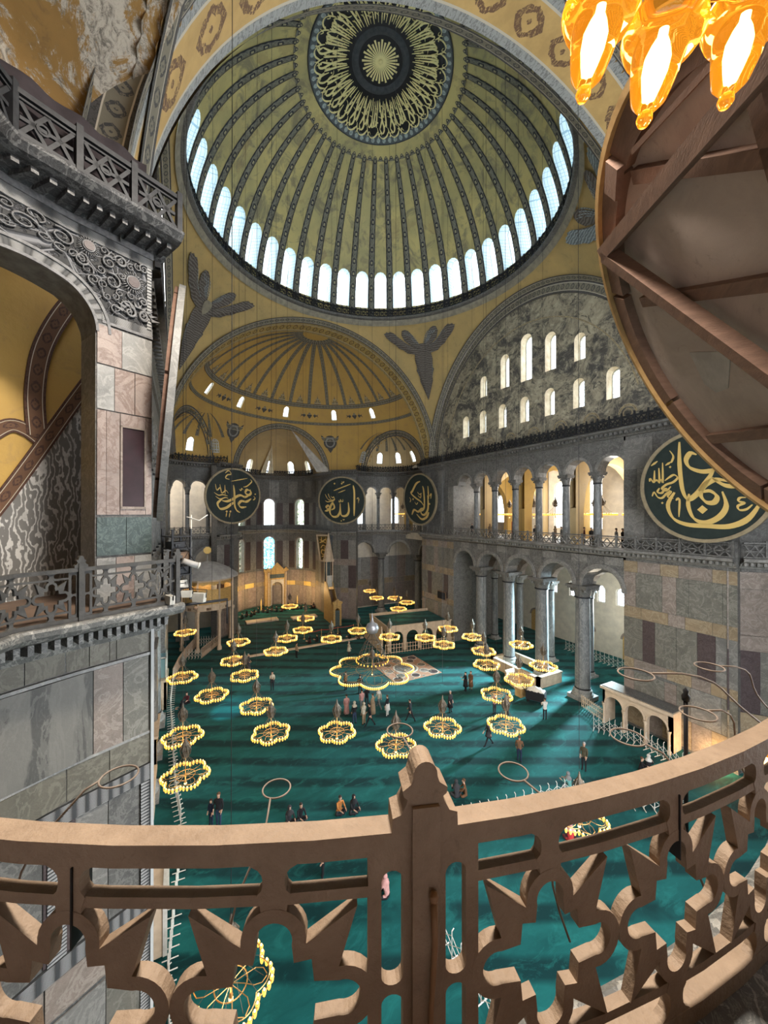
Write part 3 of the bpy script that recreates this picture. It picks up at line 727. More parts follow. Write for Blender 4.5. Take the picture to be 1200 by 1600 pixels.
# ---- exedrae ---------------------------------------------------------------------------
def exedra(key, full=True, rad=6.0, mdome=None, wins=True, ngal=7, up=None, shift=0.0):
    (cx, cy), (dx, dy) = ex[key]; cy += shift; base = atan2(dy, dx); rw = 6.15
    h = radians(88); s0, s1 = (base-h)*rw, (base+h)*rw
    f = lambda s, z, d: (cx+(rw+d)*cos(s/rw), cy+(rw+d)*sin(s/rw), z)
    nm = {(1,-1):'wall_exedra_southeast',(1,1):'wall_exedra_northeast',(-1,-1):'wall_exedra_southwest',(-1,1):'wall_exedra_northwest'}[key]
    mb = MB(); L_ = s1-s0
    if full:
        gs = [(s0+L_*(k+.5)/3, 1.9, 10.2, 10.2) for k in range(3)]
        strips(mb, s0, s1, 10.2, G1, gs, f, 1.2, .8, m=0, mr=0)
        ga = [(s0+1.0+(L_-2.0)*(k+.5)/ngal, .93, 20.4, 20.4) for k in range(ngal)]
        strips(mb, s0, s1, 20.4, G2, ga, f, .9, .8, m=0, mr=0)
        for a, b in ((s0, s0+1.0),(s1-1.0, s1)): strips(mb, a, b, 0, G2, [], f, 1.2, .8, m=0, mr=0, ends=True)
        strips(mb, s0, s1, 13.1, 14.0, [], f, 2.5, .8, m=0, mr=0)
        o = struct(nm, mb, [m_dgrey])
        for k in (1, 2): a = (s0+L_*k/3)/rw; column('column', cx+(rw+.6)*cos(a), cy+(rw+.6)*sin(a), 0, 10.2, .55, o, (m_shaft, m_dgrey), 1, .8)
        for k in range(1, ngal): a = (s0+1.0+(L_-2.0)*k/ngal)/rw; column('column', cx+(rw+.45)*cos(a), cy+(rw+.45)*sin(a), 13.8, 20.4, .27, o, (m_shaft, m_dgrey), .85, .4)
        for g in gs: q = MB(); arch_ring(q, f, g[0], 10.2, 1.9, 2.25, -.08, .02, n=16); link('archivolt', q, m_grey, o)
        for g in ga: q = MB(); arch_ring(q, f, g[0], 20.4, .93, 1.1, -.05, .02, n=12); link('archivolt', q, m_grey, o)
    else:
        strips(mb, s0, s1, 0, G2, [], f, 1.0, .8, m=0, mr=0); o = struct(nm, mb, [m_dgrey])
        g, p, hh, k = m_green, m_porph, m_ochrem, m_pink
        slabs(o, f, [(s0, s1, .2, 3, 9, [hh, k]), (s0, s1, 3, 4, 7, [hh,k]), (s0, s1, 4, 8, 11, [g, p, m_grey]), (s0, s1, 8, 9, 8, [hh,k]), (s0, s1, 9, 12, 9, [g, m_grey, k]), (s0, s1, 12, 13.1, 8, [hh,k]),
                     (s0, s1, 14.9, 18, 9, [m_dgrey,m_grey]), (s0, s1, 18, 22.5, 8, [m_grey,m_dgrey])], None, seed=9)
    return o, f, s0, s1, (cx, cy), (dx, dy), base
def ex_trims(f, s0, s1, key):
    w_ = {(1,-1):'far right',(1,1):'far left',(-1,-1):'near right'}[key]
    cornice('trim_%d' % (20+key[0]*2+key[1]), f, s0, s1, G1, PROF, m_grey, .8, dent=(.35,.16,.1,.55,.2,.42))
    cornice('trim_%d' % (30+key[0]*2+key[1]), f, s0, s1, G2, PROF, m_dgrey, .8, dent=(.4,.2,.1,.6,.2,.42))
    mb = MB(); balustrade(mb, f, s0, s1, 14.04, 1.0, 1.3, -.62)
    link('gallery_balustrade', mb, m_dgrey, None, label='curved grey marble balustrade of the %s niche gallery' % w_, cat='balustrade')
    mb = MB(); balustrade(mb, f, s0, s1, 23.84, .75, 1.0, -.62, spike=.25)
    link('cornice_railing', mb, m_iron, None, label='curved dark iron railing on the upper cornice of the %s niche' % w_, cat='railing')
m_ochre2 = ochre('pale_ochre_plaster', (.56,.42,.22), (.46,.34,.18), (.33,.27,.2))
for key, fl in (((1,-1),True),((1,1),True),((-1,-1),False)):
    o, f, s0, s1, (cx, cy), (dx, dy), base = exedra(key, fl); ex_trims(f, s0+.6, s1-.6, key)
    R = REX
    fe = lambda s, t, d: (lambda a, e, r: (cx+r*cos(e)*cos(a), cy+r*cos(e)*sin(a), ZS+.3+r*sin(e)))(base+s/R, t/R, R+d)
    wn_ = [(radians(a)*R, .5, 1.6, 3.0) for a in (-66,-33,0,33,66)]
    mb = MB(); strips(mb, -R*2.3, R*2.3, 0, R*pi/2-.02, wn_, fe, .3, .4, .4, m=0, mr=1, smooth=True, nh=6); drop(mb, lambda p: in_main(p, key[0], -.1)); so_ = 0
    so = struct('semidome_exedra', mb, [m_ochre if key == (1,1) else m_ochre2, m_paler])
    for h in wn_: window(fe, h, .2, nx=3, nz=4)
    mb = MB()
    for k in range(9):
        a = radians(-80+20*k)
        mb.grid(lambda u, v: fe((a+(u-.5)*.09)*R, 3.8+4.6*v, -.03), 1, 8, UV=lambda u, v: (v*5, u))
    link('painted_rib', mb, m_trim, so)
# ---- secondary piers and apse -----------------------------------------------------------
def flat(name, x0, y0, x1, y1, side, z0=0, z1=ZS, seed=0, mat=None):
    f, l = line_map(x0, y0, x1, y1, side); mb = MB(); strips(mb, 0, l, z0, z1, [], f, 1.0, 1.2, m=0, ends=True)
    o = struct(name, mb, [mat or m_dgrey, m_dgrey])
    g, p, hh, k = m_green, m_porph, m_ochrem, m_pink
    n = max(1, round(l/1.3))
    slabs(o, f, [(0,l,.2,4.2,n,[k, m_rose, k]),(0,l,4.2,5,n,[k,hh]),(0,l,5,8.6,n,[p,m_grey,g]),(0,l,8.6,9.6,n,[k]),(0,l,9.6,12.6,n,[m_grey,p,m_green]),(0,l,14.9,18,n,[m_dgrey,m_grey]),(0,l,18,22.6,n,[m_grey,m_dgrey])], None, seed=seed)
    return o, f, l
PR1, PR2, PR3 = (26.2,-9.3), (28.6,-6.3), (36.4,-6.0); PL1, PL2, PL3 = (26.2,11.0), (28.6,8.1), (36.4,7.8)
TN = [40]
for i, (a, b, sd) in enumerate(((PR1,PR2,1),(PR2,PR3,1),(PL1,PL2,-1),(PL2,PL3,-1))):
    o, f, l = flat(('wall_pier_right','wall_choir_right','wall_pier_left','wall_choir_left')[i], *a, *b, sd, seed=i)
    for z, pm, mm in ((G1, PROF, m_grey), (G2, PROF, m_dgrey)):
        TN[0] += 1; cornice('trim_%d' % TN[0], f, -.2, l+.1, z, pm, mm, 1.2, dent=(.4,.2,.1,.6,.2,.42))
RAP = 6.9; CAP = (36.4, AY)
fap = lambda s, z, d: (CAP[0]+(RAP+d)*cos(s/RAP)*.9, CAP[1]+(RAP+d)*sin(s/RAP), z)
A = lambda deg: radians(deg)*RAP
APW = [(A(a), .98, 14.7, 18.6) for a in (0,-48,48)]; APL = [(A(a), w_, 6.6, 11.6) for a, w_ in ((0,1.0),(-48,.75),(48,.75))]
mb = MB(); strips(mb, -RAP*pi/2, RAP*pi/2, 0, ZS, APW+APL, fap, 1.2, .8, 3, m=0, mr=1)
wap = struct('wall_apse', mb, [m_dgrey, m_lgrey])
g, p, hh, k = m_green, m_porph, m_ochrem, m_pink
slabs(wap, fap, [(A(-88),A(88),.2,3.6,13,[m_rose,k]),(A(-88),A(88),3.6,4.4,11,[hh,m_gold]),
   (A(-88),A(88),4.4,6.4,13,[k,m_rose]),
   *[(A(a), A(b), z0, z1, n_, [p,m_grey,p]) for (a,b,n_) in ((-88,-57,3),(-39,-11,3),(11,39,3),(57,88,3)) for (z0,z1) in ((6.8,11.8),(14.8,18.8))],
   (A(-88),A(88),19.8,22.8,12,[m_dgrey,m_grey])], None, seed=5)
for h in APW: window(fap, h, .6, nx=4, nz=7, pane=m_stain if h[0] else None)
for h in APL: window(fap, h, .6, nx=3, nz=8, pane=m_stain_b if not h[0] else m_stain)
for h in APW+APL:
    q = MB(); arch_ring(q, fap, h[0], h[3], h[1], h[1]+.22, -.06, .02, n=14)
    for s_ in (-1,1): q.box(h[0]+s_*h[1], h[0]+s_*(h[1]+.22), -.06, .02, h[2], h[3], 0, lambda a,b,c: fap(a,c,b))
    link('window_surround', q, m_pink, wap)
cornice('trim_50', fap, A(-90), A(90), G1, PROF, m_grey, .8, dent=(.35,.16,.1,.55,.2,.42))
cornice('trim_51', fap, A(-90), A(90), G2, PROF, m_dgrey, .8, dent=(.35,.16,.1,.55,.2,.42))
mb = MB(); balustrade(mb, fap, A(-90), A(90), 23.84, .75, 1.0, -.62, spike=.2)
link('cornice_railing', mb, m_iron, None, label='dark railing on the curved cornice under the apse half-dome', cat='railing')
fad = lambda s, t, d: (lambda a, e, r: (CAP[0]+r*cos(e)*cos(a)*.9, CAP[1]+r*cos(e)*sin(a), ZS+r*sin(e)))(s/RAD, t/RAD, RAD+d)
AW = [(radians(a)*RAD, .62, .9, 2.6) for a in (-66,-33,0,33,66)]
mb = MB(); strips(mb, -RAD*pi/2, RAD*pi/2, 0, RAD*pi/2-.02, AW, fad, .9, .5, .5, m=0, mr=1, smooth=True)
bt = MB(); bt.grid(lambda u, v: (24.5+12.0*v, AY+7.0*cos(pi*u), ZS+7.0*sin(pi*u)), 40, 30); drop(bt, lambda p: in_main(p, 1, -.05)); struct('vault_apse', bt, m_ochre2)
struct('semidome_apse', mb, [m_ochre2, m_paler])
for h in AW: window(fad, h, .6, nx=3, nz=4)
# ---- aisle and galleries beyond the arcades ------------------------------------------------
m_cream = plain('cream_plaster', (.62,.56,.46), .85, 0, (.5,.45,.38), 1.2)
for sg, nm in ((-1,'wall_aisle_south'),(1,'wall_aisle_north')):
    f = lambda s, z, d: (s, sg*(30+d), z)
    hs = [(x, .5, 6.0, 7.6) for x in (-7.5,-5.2,-2.9,-.6,3.2,6.0)] + ([(x, 1.0, 14.9, 20.2) for x in (.2,2.6,5.0)] + [(x, .8, 15.4, 19.0) for x in (-21,-17,16,20.5,25)] if sg < 0 else [(x, .8, 15.4, 19.0) for x in (-20,-14,-8,-2,4,10,16)])
    mb = MB(); strips(mb, -27, 33, 0, 25, hs, f, .6, 3, m=0, mr=0); wa_ = struct(nm, mb, [m_cream])
    for h in hs:
        if sg < 0: window(f, h, .3, nx=3, nz=5)
    if sg < 0:
        for x in (-11.5,-8.6,-4.0,1.0,9.0):
            q = MB(); q.prism([(-.75,0),(-.75,2.3)]+[(-.75*cos(pi*k/10),2.3+.75*sin(pi*k/10)) for k in range(11)]+[(.75,2.3),(.75,0)], lambda a, b, d: f(x+a, b, d), -.08, .02); link('arched_door', q, m_gilt, wa_)
            q = MB(); arch_ring(q, f, x, 2.3, .75, .98, -.15, .02, n=14); link('door_surround', q, m_pink, wa_)
    mb = MB()                                       # gallery floor and vaulted ceiling of the aisle
    mb.box(-27 if sg < 0 else -13, 33, sg*17.9, sg*30, 12.7, 13.75); mb.box(-27 if sg < 0 else -13, 33, sg*17.9, sg*30, 24.2, 24.6)
    struct('ceiling_aisle', mb, [m_cream])
    for k in range(8) if sg < 0 else range(2, 8):    # transverse arches of the gallery
        x = -18+6.2*k; fy = lambda a, b, d: (x+d, sg*a, b)
        mb = MB(); strips(mb, 18.2, 29.8, 17.4, 24.3, [(24, 4.6, 17.4, 17.4)], fy, .8, 1, m=0, mr=0)
        mb.box(x, x+.8, sg*18.2, sg*19.4, 13.75, 17.4); mb.box(x, x+.8, sg*28.6, sg*29.8, 13.75, 17.4)
        struct('vault_arch', mb, m_ochre if k % 2 else m_ochre2)
for i, x in enumerate((-8.9,-4.3,.4,4.9,9.2)):      # inner row of aisle columns
    t_ = thing('aisle_column', 'marble column with a white capital in the south aisle behind the nave arcade', 'column', group='inner aisle columns')
    column('column', x, -22.2, 0, 9.2, .42, t_, (m_shaft, m_lgrey), 1.0, .5)
for k in range(12):
    mb = MB(); fy = lambda a, b, d: (a, -22.8-d, b)
mb = MB(); strips(mb, -20, 22, 9.2, 12.7, [(-11.2+4.6*k, 1.9, 9.2, 9.2) for k in range(6)], lambda s, z, d: (s, -21.7-d, z), .9, 2, m=0, mr=0)
struct('wall_aisle_arcade', mb, m_pink)

# outer walls that close the aisles round the apse
for sg in (-1, 1):
    f, l = line_map(33, sg*30, 33, sg*9.5, -sg); hs = [(2.5+3.6*k, .85, z0, z1) for k in ((0,2,4) if sg < 0 else ()) for z0, z1 in ((15.0,19.2),)]
    mb = MB(); strips(mb, 0, l, 0, 24.5, hs, f, .5, 3, m=0, mr=0); struct('wall_east_aisle', mb, m_cream)
    if sg < 0:
        slabs(bpy.data.objects['wall_east_aisle'], f, [(0,l,.2,4,10,[m_rose,m_pink]),(0,l,4,5,8,[m_ochrem,m_pink]),(0,l,5,9,11,[m_lgrey,m_rose,m_grey])], None, seed=2)
    for h in hs: window(f, h, .25, nx=3, nz=4)
# back wall and ceiling of our own gallery
mb = MB()
g_ = lambda s, z, d: fx(s, z, d)
SS = [SE_+.0+k*1.0 for k in range(0)]
# ---------------------------------------------------------------- the near exedra: our own parapet and the pier on the left
ER = 5.956; EL = (-.744, 7.292)
SK = -radians(86)*ER                                # where the parapet leaves the arc and runs straight to the pier
LD = (.575, .818)
def fx(s, z, d):                                    # s along the parapet (right positive), d away from the nave
    if s >= SK:
        a = s/ER; r = ER+d; lat, fwd = EL[0]+r*sin(a), EL[1]-r*cos(a)
    else:
        a = SK/ER; t = SK-s; k = min(1, t/1.0)
        lat0, fwd0 = EL[0]+ER*sin(a), EL[1]-ER*cos(a)
        n0 = (sin(a), -cos(a)); n1 = (-LD[1], LD[0]); n = (n0[0]*(1-k)+n1[0]*k, n0[1]*(1-k)+n1[1]*k)
        lat, fwd = lat0+LD[0]*t+n[0]*d, fwd0+LD[1]*t+n[1]*d
    x, y = L(lat, fwd); return (x, y, z)
SE_ = SK-2.92                                       # far end of the straight run
PZ0, PZ1 = 14.72, 15.79
# pierced slabs: open flowers of four round lobes and four pointed horns
def star(mb, f, sc, zc, sx, sz, d0, d1):
    def arc(c, r, a0, a1, n=7): return [(c[0]+r*cos(radians(a0+(a1-a0)*k/n)), c[1]+r*sin(radians(a0+(a1-a0)*k/n))) for k in range(n+1)]
    q = arc((0,.205), .105, 90, -8) + [(.27,.30)] + arc((.225,0), .105, 98, 0)
    i = arc((0,.205), .06, 90, -15) + [(.065,.13),(.122,.138),(.13,.065)] + arc((.225,0), .06, 105, 0)
    def full(q):
        a = q; b = [(x,-y) for x, y in reversed(q[:-1])]; h = a+b; l = [(-x,y) for x, y in reversed(h[1:-1])]
        return h+l
    o, n = full(q), full(i)
    # build as a ring of quads between matched outlines: tessellate one quarter at a time
    qo = q; qi = i
    for mx_, mz in ((1,1),(1,-1),(-1,-1),(-1,1)):
        poly = [(x*mx_*sx/.33+sc, y*mz*sz/.31+zc) for x, y in qo + list(reversed(qi))]
        mb.prism(poly, f, d0, d1)
def slab_panel(s0, s1, n, mat, name='pierced_slab', parent=None, joint=None, f=fx):
    # s0,s1: post centres
    D0, D1 = 0.0, .074; mb = MB(); P = f; T = lambda x, y, zz: f(x, zz, y); B0 = .029
    a, b = s0+.045, s1-.045; pit = (s1-s0-.34)/n; seg = max(2, int((b-a)/.3))
    for k in range(seg):
        u, v = a+(b-a)*k/seg, a+(b-a)*(k+1)/seg
        for z0, z1, e in ((PZ1-.076, PZ1, .004), (PZ0, PZ0+.075, .004)): mb.box(u, v, D0-e, D1+e, z0, z1, 0, T)
    e0, e1 = s0+.17, s1-.17
    for k in range(seg):
        u, v = e0+(e1-e0)*k/seg, e0+(e1-e0)*(k+1)/seg
        for z0, z1 in ((PZ1-.215, PZ1-.177), (PZ0+.19, PZ0+.228)): mb.box(u, v, B0+.002, D1-.002, z0, z1, 0, T)
    zc = (PZ0+PZ1)/2 - .005; hs = .315
    cs = [e0+pit*(k+.5) for k in range(n)]
    for c in cs:
        star(mb, P, c, zc, pit/2, hs, B0, D1)
        for sg, zr, z2 in ((1, PZ1-.077, PZ1-.215), (-1, PZ0+.074, PZ0+.228)):
            h = abs(zr-z2); pts = []
            for k in range(9): t = k/8; pts.append((.036+.075*(abs(2*t-.85)/1.0)**3.0 if t < .75 else .045+.05*(1-t), zr-sg*h*t))
            pts.append((.042, zc+sg*(hs-.012)))
            poly = [(c+x, z) for x, z in pts] + [(c-x, z) for x, z in reversed(pts)]
            mb.prism(poly, P, B0+.001, D1-.001)
    for (x, sg) in ((s0+.045, 1), (s1-.045, -1)):   # end bars and their round-ended slots
        mb.box(min(x+sg*.105, x+sg*.15), max(x+sg*.105, x+sg*.15), B0+.001, D1-.001, PZ0+.07, PZ1-.07, 0, T)
        mb.box(min(x, x+sg*.03), max(x, x+sg*.03), B0+.001, D1-.001, PZ0+.07, PZ1-.07, 0, T)
        for (za, zb, dr) in ((PZ1-.17, PZ1-.07, 1), (zc-.03, zc+.03, 0), (PZ0+.07, PZ0+.17, -1)):
            n_ = 8; w_ = .038; cx_ = x+sg*.0675
            if dr:
                zt = za if dr > 0 else zb; far = zb if dr > 0 else za
                pts = [(cx_-w_, far), (cx_-w_, zt)] + [(cx_-w_*cos(pi*k/n_), zt-(-1 if dr > 0 else 1)*(w_*sin(pi*k/n_)) ) for k in range(n_+1)] + [(cx_+w_, zt), (cx_+w_, far)]
                mb.prism(pts, P, B0+.001, D1-.001)
            else:
                mb.prism([(cx_-w_-.01, zc+.05)] + [(cx_-w_*cos(pi*k/n_), zc+.05-w_*sin(pi*k/n_)*.9) for k in range(n_+1)] + [(cx_+w_+.01, zc+.05), (cx_+w_+.01, zc-.05)] + [(cx_+w_*cos(pi*k/n_), zc-.05+w_*sin(pi*k/n_)*.9) for k in range(n_+1)] + [(cx_-w_-.01, zc-.05)], P, B0+.001, D1-.001)
    o = link(name, mb, mat, parent)
    if joint is not None:
        q = MB(); q.box(cs[joint]+.012, cs[joint]+.017, D0-.006, D1+.006, PZ1-.35, PZ1-.08, 0, T); link('slab_joint', q, m_black, o)
    return o
def post(s, mat, parent, rod=False, f=fx):
    T = lambda x, y, zz: f(s+x, zz, y); mb = MB()
    mb.box(-.047, .047, -.03, .098, PZ0-.03, PZ1+.09, 0, T)
    for dd0, dd1, pts in ((-.012, .086, [(-.115,.0),(-.113,.055),(-.085,.065),(-.066,.10),(-.062,.115),(-.075,.125),(-.078,.145),(-.05,.165),(-.043,.185)]),):
        poly = [(x, PZ1+z) for x, z in pts] + [(-.043*cos(pi*k/10), PZ1+.19+.05*sin(pi*k/10)) for k in range(1,10)] + [(-x, PZ1+z) for x, z in reversed(pts)]
        mb.prism(poly, lambda x, z, d: f(s+x, z, d), dd0, dd1)
    o = link('parapet_post', mb, mat, parent)
    if rod:
        q = MB(); p = lambda x, d, z: f(s+x, z, d)
        q.tube([p(.022,.113,15.58), p(.024,.118,15.43), p(.012,.113,15.2), p(.004,.116,14.9), p(.0,.113,14.7)], [.013,.0105,.0095,.0095,.0095], 10)
        q.lathe([(.0,.015),(.012,.012),(.016,0),(.012,-.02)], 10, 0, p(.022,.113,15.59)); link('water_pipe', q, plain('brown_painted_pipe', (.22,.12,.06), .5, .2), o)
    return o
par = thing('gallery_parapet', 'brown marble parapet curving across the foreground, pierced with open star flowers', 'parapet')
prg = thing('gallery_parapet', 'grey far run of the pierced star-flower parapet, below the carved arch at left', 'parapet')
PS = [(.878,3.698,4),(-2.162,.878,4),(-4.10,-2.162,2)]
for i, (a, b, n) in enumerate(PS): slab_panel(a, b, n, m_para, parent=par, joint={0:1,1:2}.get(i)); post(b, m_para, par, rod=(b == .878))
m_gpar = plain('dark_grey_parapet', (.075,.073,.07), .6, 0, (.045,.044,.043), 5, .4)  # far run of the parapet gets its own dark grey
for (a, b, n) in ((-5.76,-4.10,2),(-7.9,-5.76,3),(-9.93,-7.9,3),(SE_,-9.93,3)): slab_panel(a, b, n, m_gpar, parent=prg); post(b, m_gpar, prg)
post(SE_+.02, m_gpar, prg)
# ledge and the wall that carries it
m_ledge = marble('lead_covered_ledge', (.135,.135,.13), (.085,.085,.085), (.42,.41,.38), 2.2)
mb = MB(); S_ = [SE_-.08] + [SK-.4*k for k in range(7,0,-1)] + [SK+ (5.0-SK)*k/40 for k in range(41)]
NP = [(1.1,-.82),(.92,-.78),(.86,-.66),(.7,-.55),(.62,-.40),(.30,-.30),(.12,-.25),(-.06,-.2),(-.16,-.1),(-.18,.0),(-.13,.045),(.3,.05),(3.6,.05)]
for a, b in zip(S_, S_[1:]):
    for (d0, h0), (d1, h1) in zip(NP, NP[1:]): mb.quad([fx(a,PZ0+h0-.05,d0), fx(b,PZ0+h0-.05,d0), fx(b,PZ0+h1-.05,d1), fx(a,PZ0+h1-.05,d1)], 1 if (d1 > 2) else 0, [(a,d0),(b,d0),(b,d1),(a,d1)])
s = S_[0]; mb.prism([(d,h) for d, h in NP[:-2]]+[(1.1,.05)], lambda d, h, e: fx(s+e, PZ0+h-.05, d), 0, .02)
n_ = int((5-SE_)/.17)
for i in range(n_):
    a = SE_+.1+.17*i; mb.box(a, a+.08, .30, .75, PZ0-.56, PZ0-.36, 0, lambda x, y, zz: fx(x, zz, y))
m_gfloor = plain('worn_gallery_floor', (.17,.115,.083), .6, 0, (.11,.073,.055), 2.5, .3)
struct('trim_60', mb, [m_ledge, m_gfloor])
mb = MB(); T = lambda x, y, zz: fx(x, zz, y)
SQ = [S_[0]+.265]+S_[1:]
for a, b in zip(SQ, SQ[1:]):
    for z0, z1 in ((0,7),(7,13.95)): mb.quad([fx(a,z0,.98), fx(b,z0,.98), fx(b,z1,.98), fx(a,z1,.98)], 0, [(a,z0),(b,z0),(b,z1),(a,z1)])
we = struct('wall_exedra_northwest', mb, [m_dgrey])
W0, W1 = SE_-.08, SK                                # straight face: W0 is its nave corner
m_grev = marble('cipollino_marble', (.105,.10,.09), (.062,.06,.055), (.2,.19,.17), .9, bands=.55, sc=(1,1,.3), rnd=.15)
m_olive = marble('olive_limestone', (.145,.13,.10), (.10,.092,.072), (.22,.205,.165), 1.1)
WC = W0+.265
def fw_(s, z, d): return fx(s, z, d+.98)
slabs(we, fw_, [(WC, W1+.1, 13.42, 13.95, [1.1,.2,.55,.6,.6,.35,.6], m_olive), (W1+.1, W1+3, 13.42, 13.95, 8, m_olive),
  (WC+.08, W1-.02, 11.4, 13.32, [.8,.85,2.1], [m_green, m_pink, m_grev]), (W1+.25, W1+3, 11.4, 13.32, 9, [m_grey, m_green]),
  (WC, W1+.1, 10.62, 11.36, [1.15,1.0,1.4], m_olive), (W1+.1, W1+3, 10.62, 11.36, 9, m_olive),
  (WC+.3, W1+.1, 7.4, 10.2, [.9,.85,.0001,.6,1.2], [m_dgrey, m_grey, m_dgrey, m_porph, m_dgrey]), (W1+.3, W1+3, 7.4, 10.2, 9, [m_grey, m_porph]),
  (WC, W1+.2, 6.2, 7.0, 3, m_pink), (W1+.2, W1+3, 6.2, 7.0, 3, m_pink),
  (WC, W1+.2, 2.2, 6.1, 3, [m_green, m_grey]), (WC, W1+3, .1, 2.1, 6, [m_ochrem, m_pink]),
  (W1+.2, W1+3, 2.2, 6.1, 3, [m_green, m_pink])], None, gap=.008, seed=4)
for (z0, z1, m_, pr) in ((13.33,13.40,m_lgrey,.07),(10.21,10.60,m_border,.07),(7.02,7.38,m_border,.08),(11.36,11.42,m_lgrey,.05)):
    mb = MB(); q = [WC]+[s for s in S_ if WC+.1 < s <= W1+3.4]
    for a, b in zip(q, q[1:]): mb.quad([fw_(a,z0,-pr), fw_(b,z0,-pr), fw_(b,z1,-pr), fw_(a,z1,-pr)], 0, [(a,0),(b,0),(b,1),(a,1)]); mb.quad([fw_(a,z1,-pr), fw_(b,z1,-pr), fw_(b,z1,0), fw_(a,z1,0)]); mb.quad([fw_(a,z0,-pr), fw_(b,z0,-pr), fw_(b,z0,0), fw_(a,z0,0)])
    link('carved_string_course', mb, m_, we)
for (a, b, z0, z1) in ((WC+.03,WC+.26,0,10.2),(W0+1.98,W0+2.2,7.4,10.2),(W1+.02,W1+.22,7.4,13.4)):
    mb = MB(); mb.box(a, b, -.07, .02, z0, z1, 0, lambda x, y, zz: fw_(x, zz, y)); link('carved_pilaster_strip', mb, m_border if b < W1 else m_iron, we)
mb = MB(); mb.box(WC-.02, WC+.05, -.1, .3, 0, 14.0, 0, lambda x, y, zz: fw_(x, zz, y)); link('corner_bead', mb, plain('pale_corner_bead', (.42,.43,.43), .6), we)
# ---- gallery level of the pier: marble slabs, carved arch, opening into the gallery ----------
SM = dict()
AC, AH, AZs = W0+2.47, 1.0, 21.05                    # arch centre, half width, springing
f = fw_
mb = MB(); strips(mb, WC, W0+4.95, 21.28, 23.45, [(AC, AH, 21.05, AZs),(AC+2.45, .95, 21.05, AZs)], f, .9, .18, m=0, mr=1, nh=14)
strips(mb, WC, W0+1.47, 14.6, 21.28, [], f, .9, 1.5, m=2, mr=2, ends=True)
mb.uv = [[(u, v) for (u, v) in q] for q in mb.uv]
wg = struct('wall_gallery_arcade', mb, [m_lace, plain('grey_carved_soffit', (.17,.165,.15), .7, 0, (.10,.095,.085), 4), m_dgrey])
for r0, r1, pr in ((1.0,1.06,.05),(1.24,1.3,.05),(1.06,1.24,.02)):
    mb = MB(); arch_ring(mb, f, AC, AZs, r0, r1, -pr, .02, n=30, a0=.02, a1=pi-.02); link('archivolt', mb, m_border if pr == .02 else m_tendril, wg)
for (z0, z1, pr, m_) in ((23.30,23.45,.08,m_tendril),(23.08,23.3,.04,m_border),(21.3,21.36,.04,m_tendril),(21.36,21.55,.03,m_border)):
    mb = MB(); a, b = (WC, W0+4.9) if z0 > 22 else (WC, W0+1.35)
    for k in range(8): u, v = a+(b-a)*k/8, a+(b-a)*(k+1)/8; mb.box(u, v, -pr, .02, z0, z1, 0, lambda x,y,zz: f(x,zz,y))
    mb.uv = [[(q[0]*1.0, q[1]*4) for q in F_] for F_ in mb.uv]; link('carved_border', mb, m_, wg)
mb = MB(); mb.box(WC+.03, WC+.13, -.03, .02, 21.5, 23.1, 0, lambda x,y,zz: f(x,zz,y)); link('carved_border', mb, m_border, wg)
def disc_relief(sc, zc, r, nm='boss'):
    mb = MB(); P = lambda x, z, d: f(sc+x, zc+z, d)
    n = 24; ci = lambda q: [(q*cos(2*pi*k/n), q*sin(2*pi*k/n)) for k in range(n)]
    mb.prism(ci(r*.62), P, -.09, .0); 
    for k in range(n):
        a = 2*pi*k/n; mb.tube([P(r*.68*cos(a), r*.68*sin(a), -.05), P(r*cos(a), r*sin(a), -.05)], r*.055, 5)
    o = link(nm, mb, m_tendril, wg)
    mb = MB(); mb.prism(ci(r*.5), P, -.11, -.09); link('boss_face', mb, m_porph, o); return o
disc_relief(W0+.72, 22.52, .25); disc_relief(W0+1.62, 22.9, .2); disc_relief(W0+3.45, 22.85, .22)
def scroll(sc, zc, r, hand=1, w0=.045, turns=1.6, rot=0):
    # carved acanthus tendril: a spiral with leaflets
    mb = MB(); P = lambda x, z, d: f(sc+x, zc+z, d); N = 30; pts = []; rr = []
    for k in range(N+1):
        t = k/N; a = rot+hand*turns*2*pi*t; q = r*(1-t)**.9+.012; pts.append(P(q*cos(a), q*sin(a), -.05)); rr.append(w0*(1-.6*t)*.5)
    mb.tube(pts, rr, 6)
    for k in range(2, N-8, 2):
        t = k/N; a = rot+hand*turns*2*pi*t; q = r*(1-t)**.9; q2 = q+r*.32*(1-t); a2 = a+hand*.35
        mb.prism([(q*cos(a-.1), q*sin(a-.1)), (q*cos(a+.12), q*sin(a+.12)), (q2*cos(a2), q2*sin(a2))], P, -.06, -.01)
    return mb
rs = random.Random(8)
for (a, z, r, h, t) in ((.5,22.15,.09,1,0),(.85,21.85,.16,-1,3),(1.15,22.35,.17,1,1),(1.22,22.75,.13,-1,2),(.98,22.9,.12,1,0),(.48,22.98,.1,-1,2),(2.05,22.85,.16,1,1),(2.45,22.75,.14,-1,3),(2.85,22.85,.16,1,2),(3.85,22.75,.17,-1,0),(3.68,22.3,.15,1,0),(4.2,22.9,.13,1,2),(.5,21.8,.09,1,2),(3.2,22.55,.12,-1,1),(1.75,22.55,.12,1,3)):
    link('carved_tendril', scroll(W0+a, z, r, h, .045, 1.6, t), m_tendril, wg)
k_ = 0; placed = [(.62,22.52,.3),(1.62,22.9,.22),(3.45,22.85,.24)]+[(a,z,r) for (a,z,r) in ((.35,21.85,.16),(.85,21.85,.16),(1.15,22.35,.17),(1.22,22.75,.13),(2.05,22.85,.16),(2.45,22.75,.14),(2.85,22.85,.16),(3.85,22.75,.17),(.62,21.75,.35))]
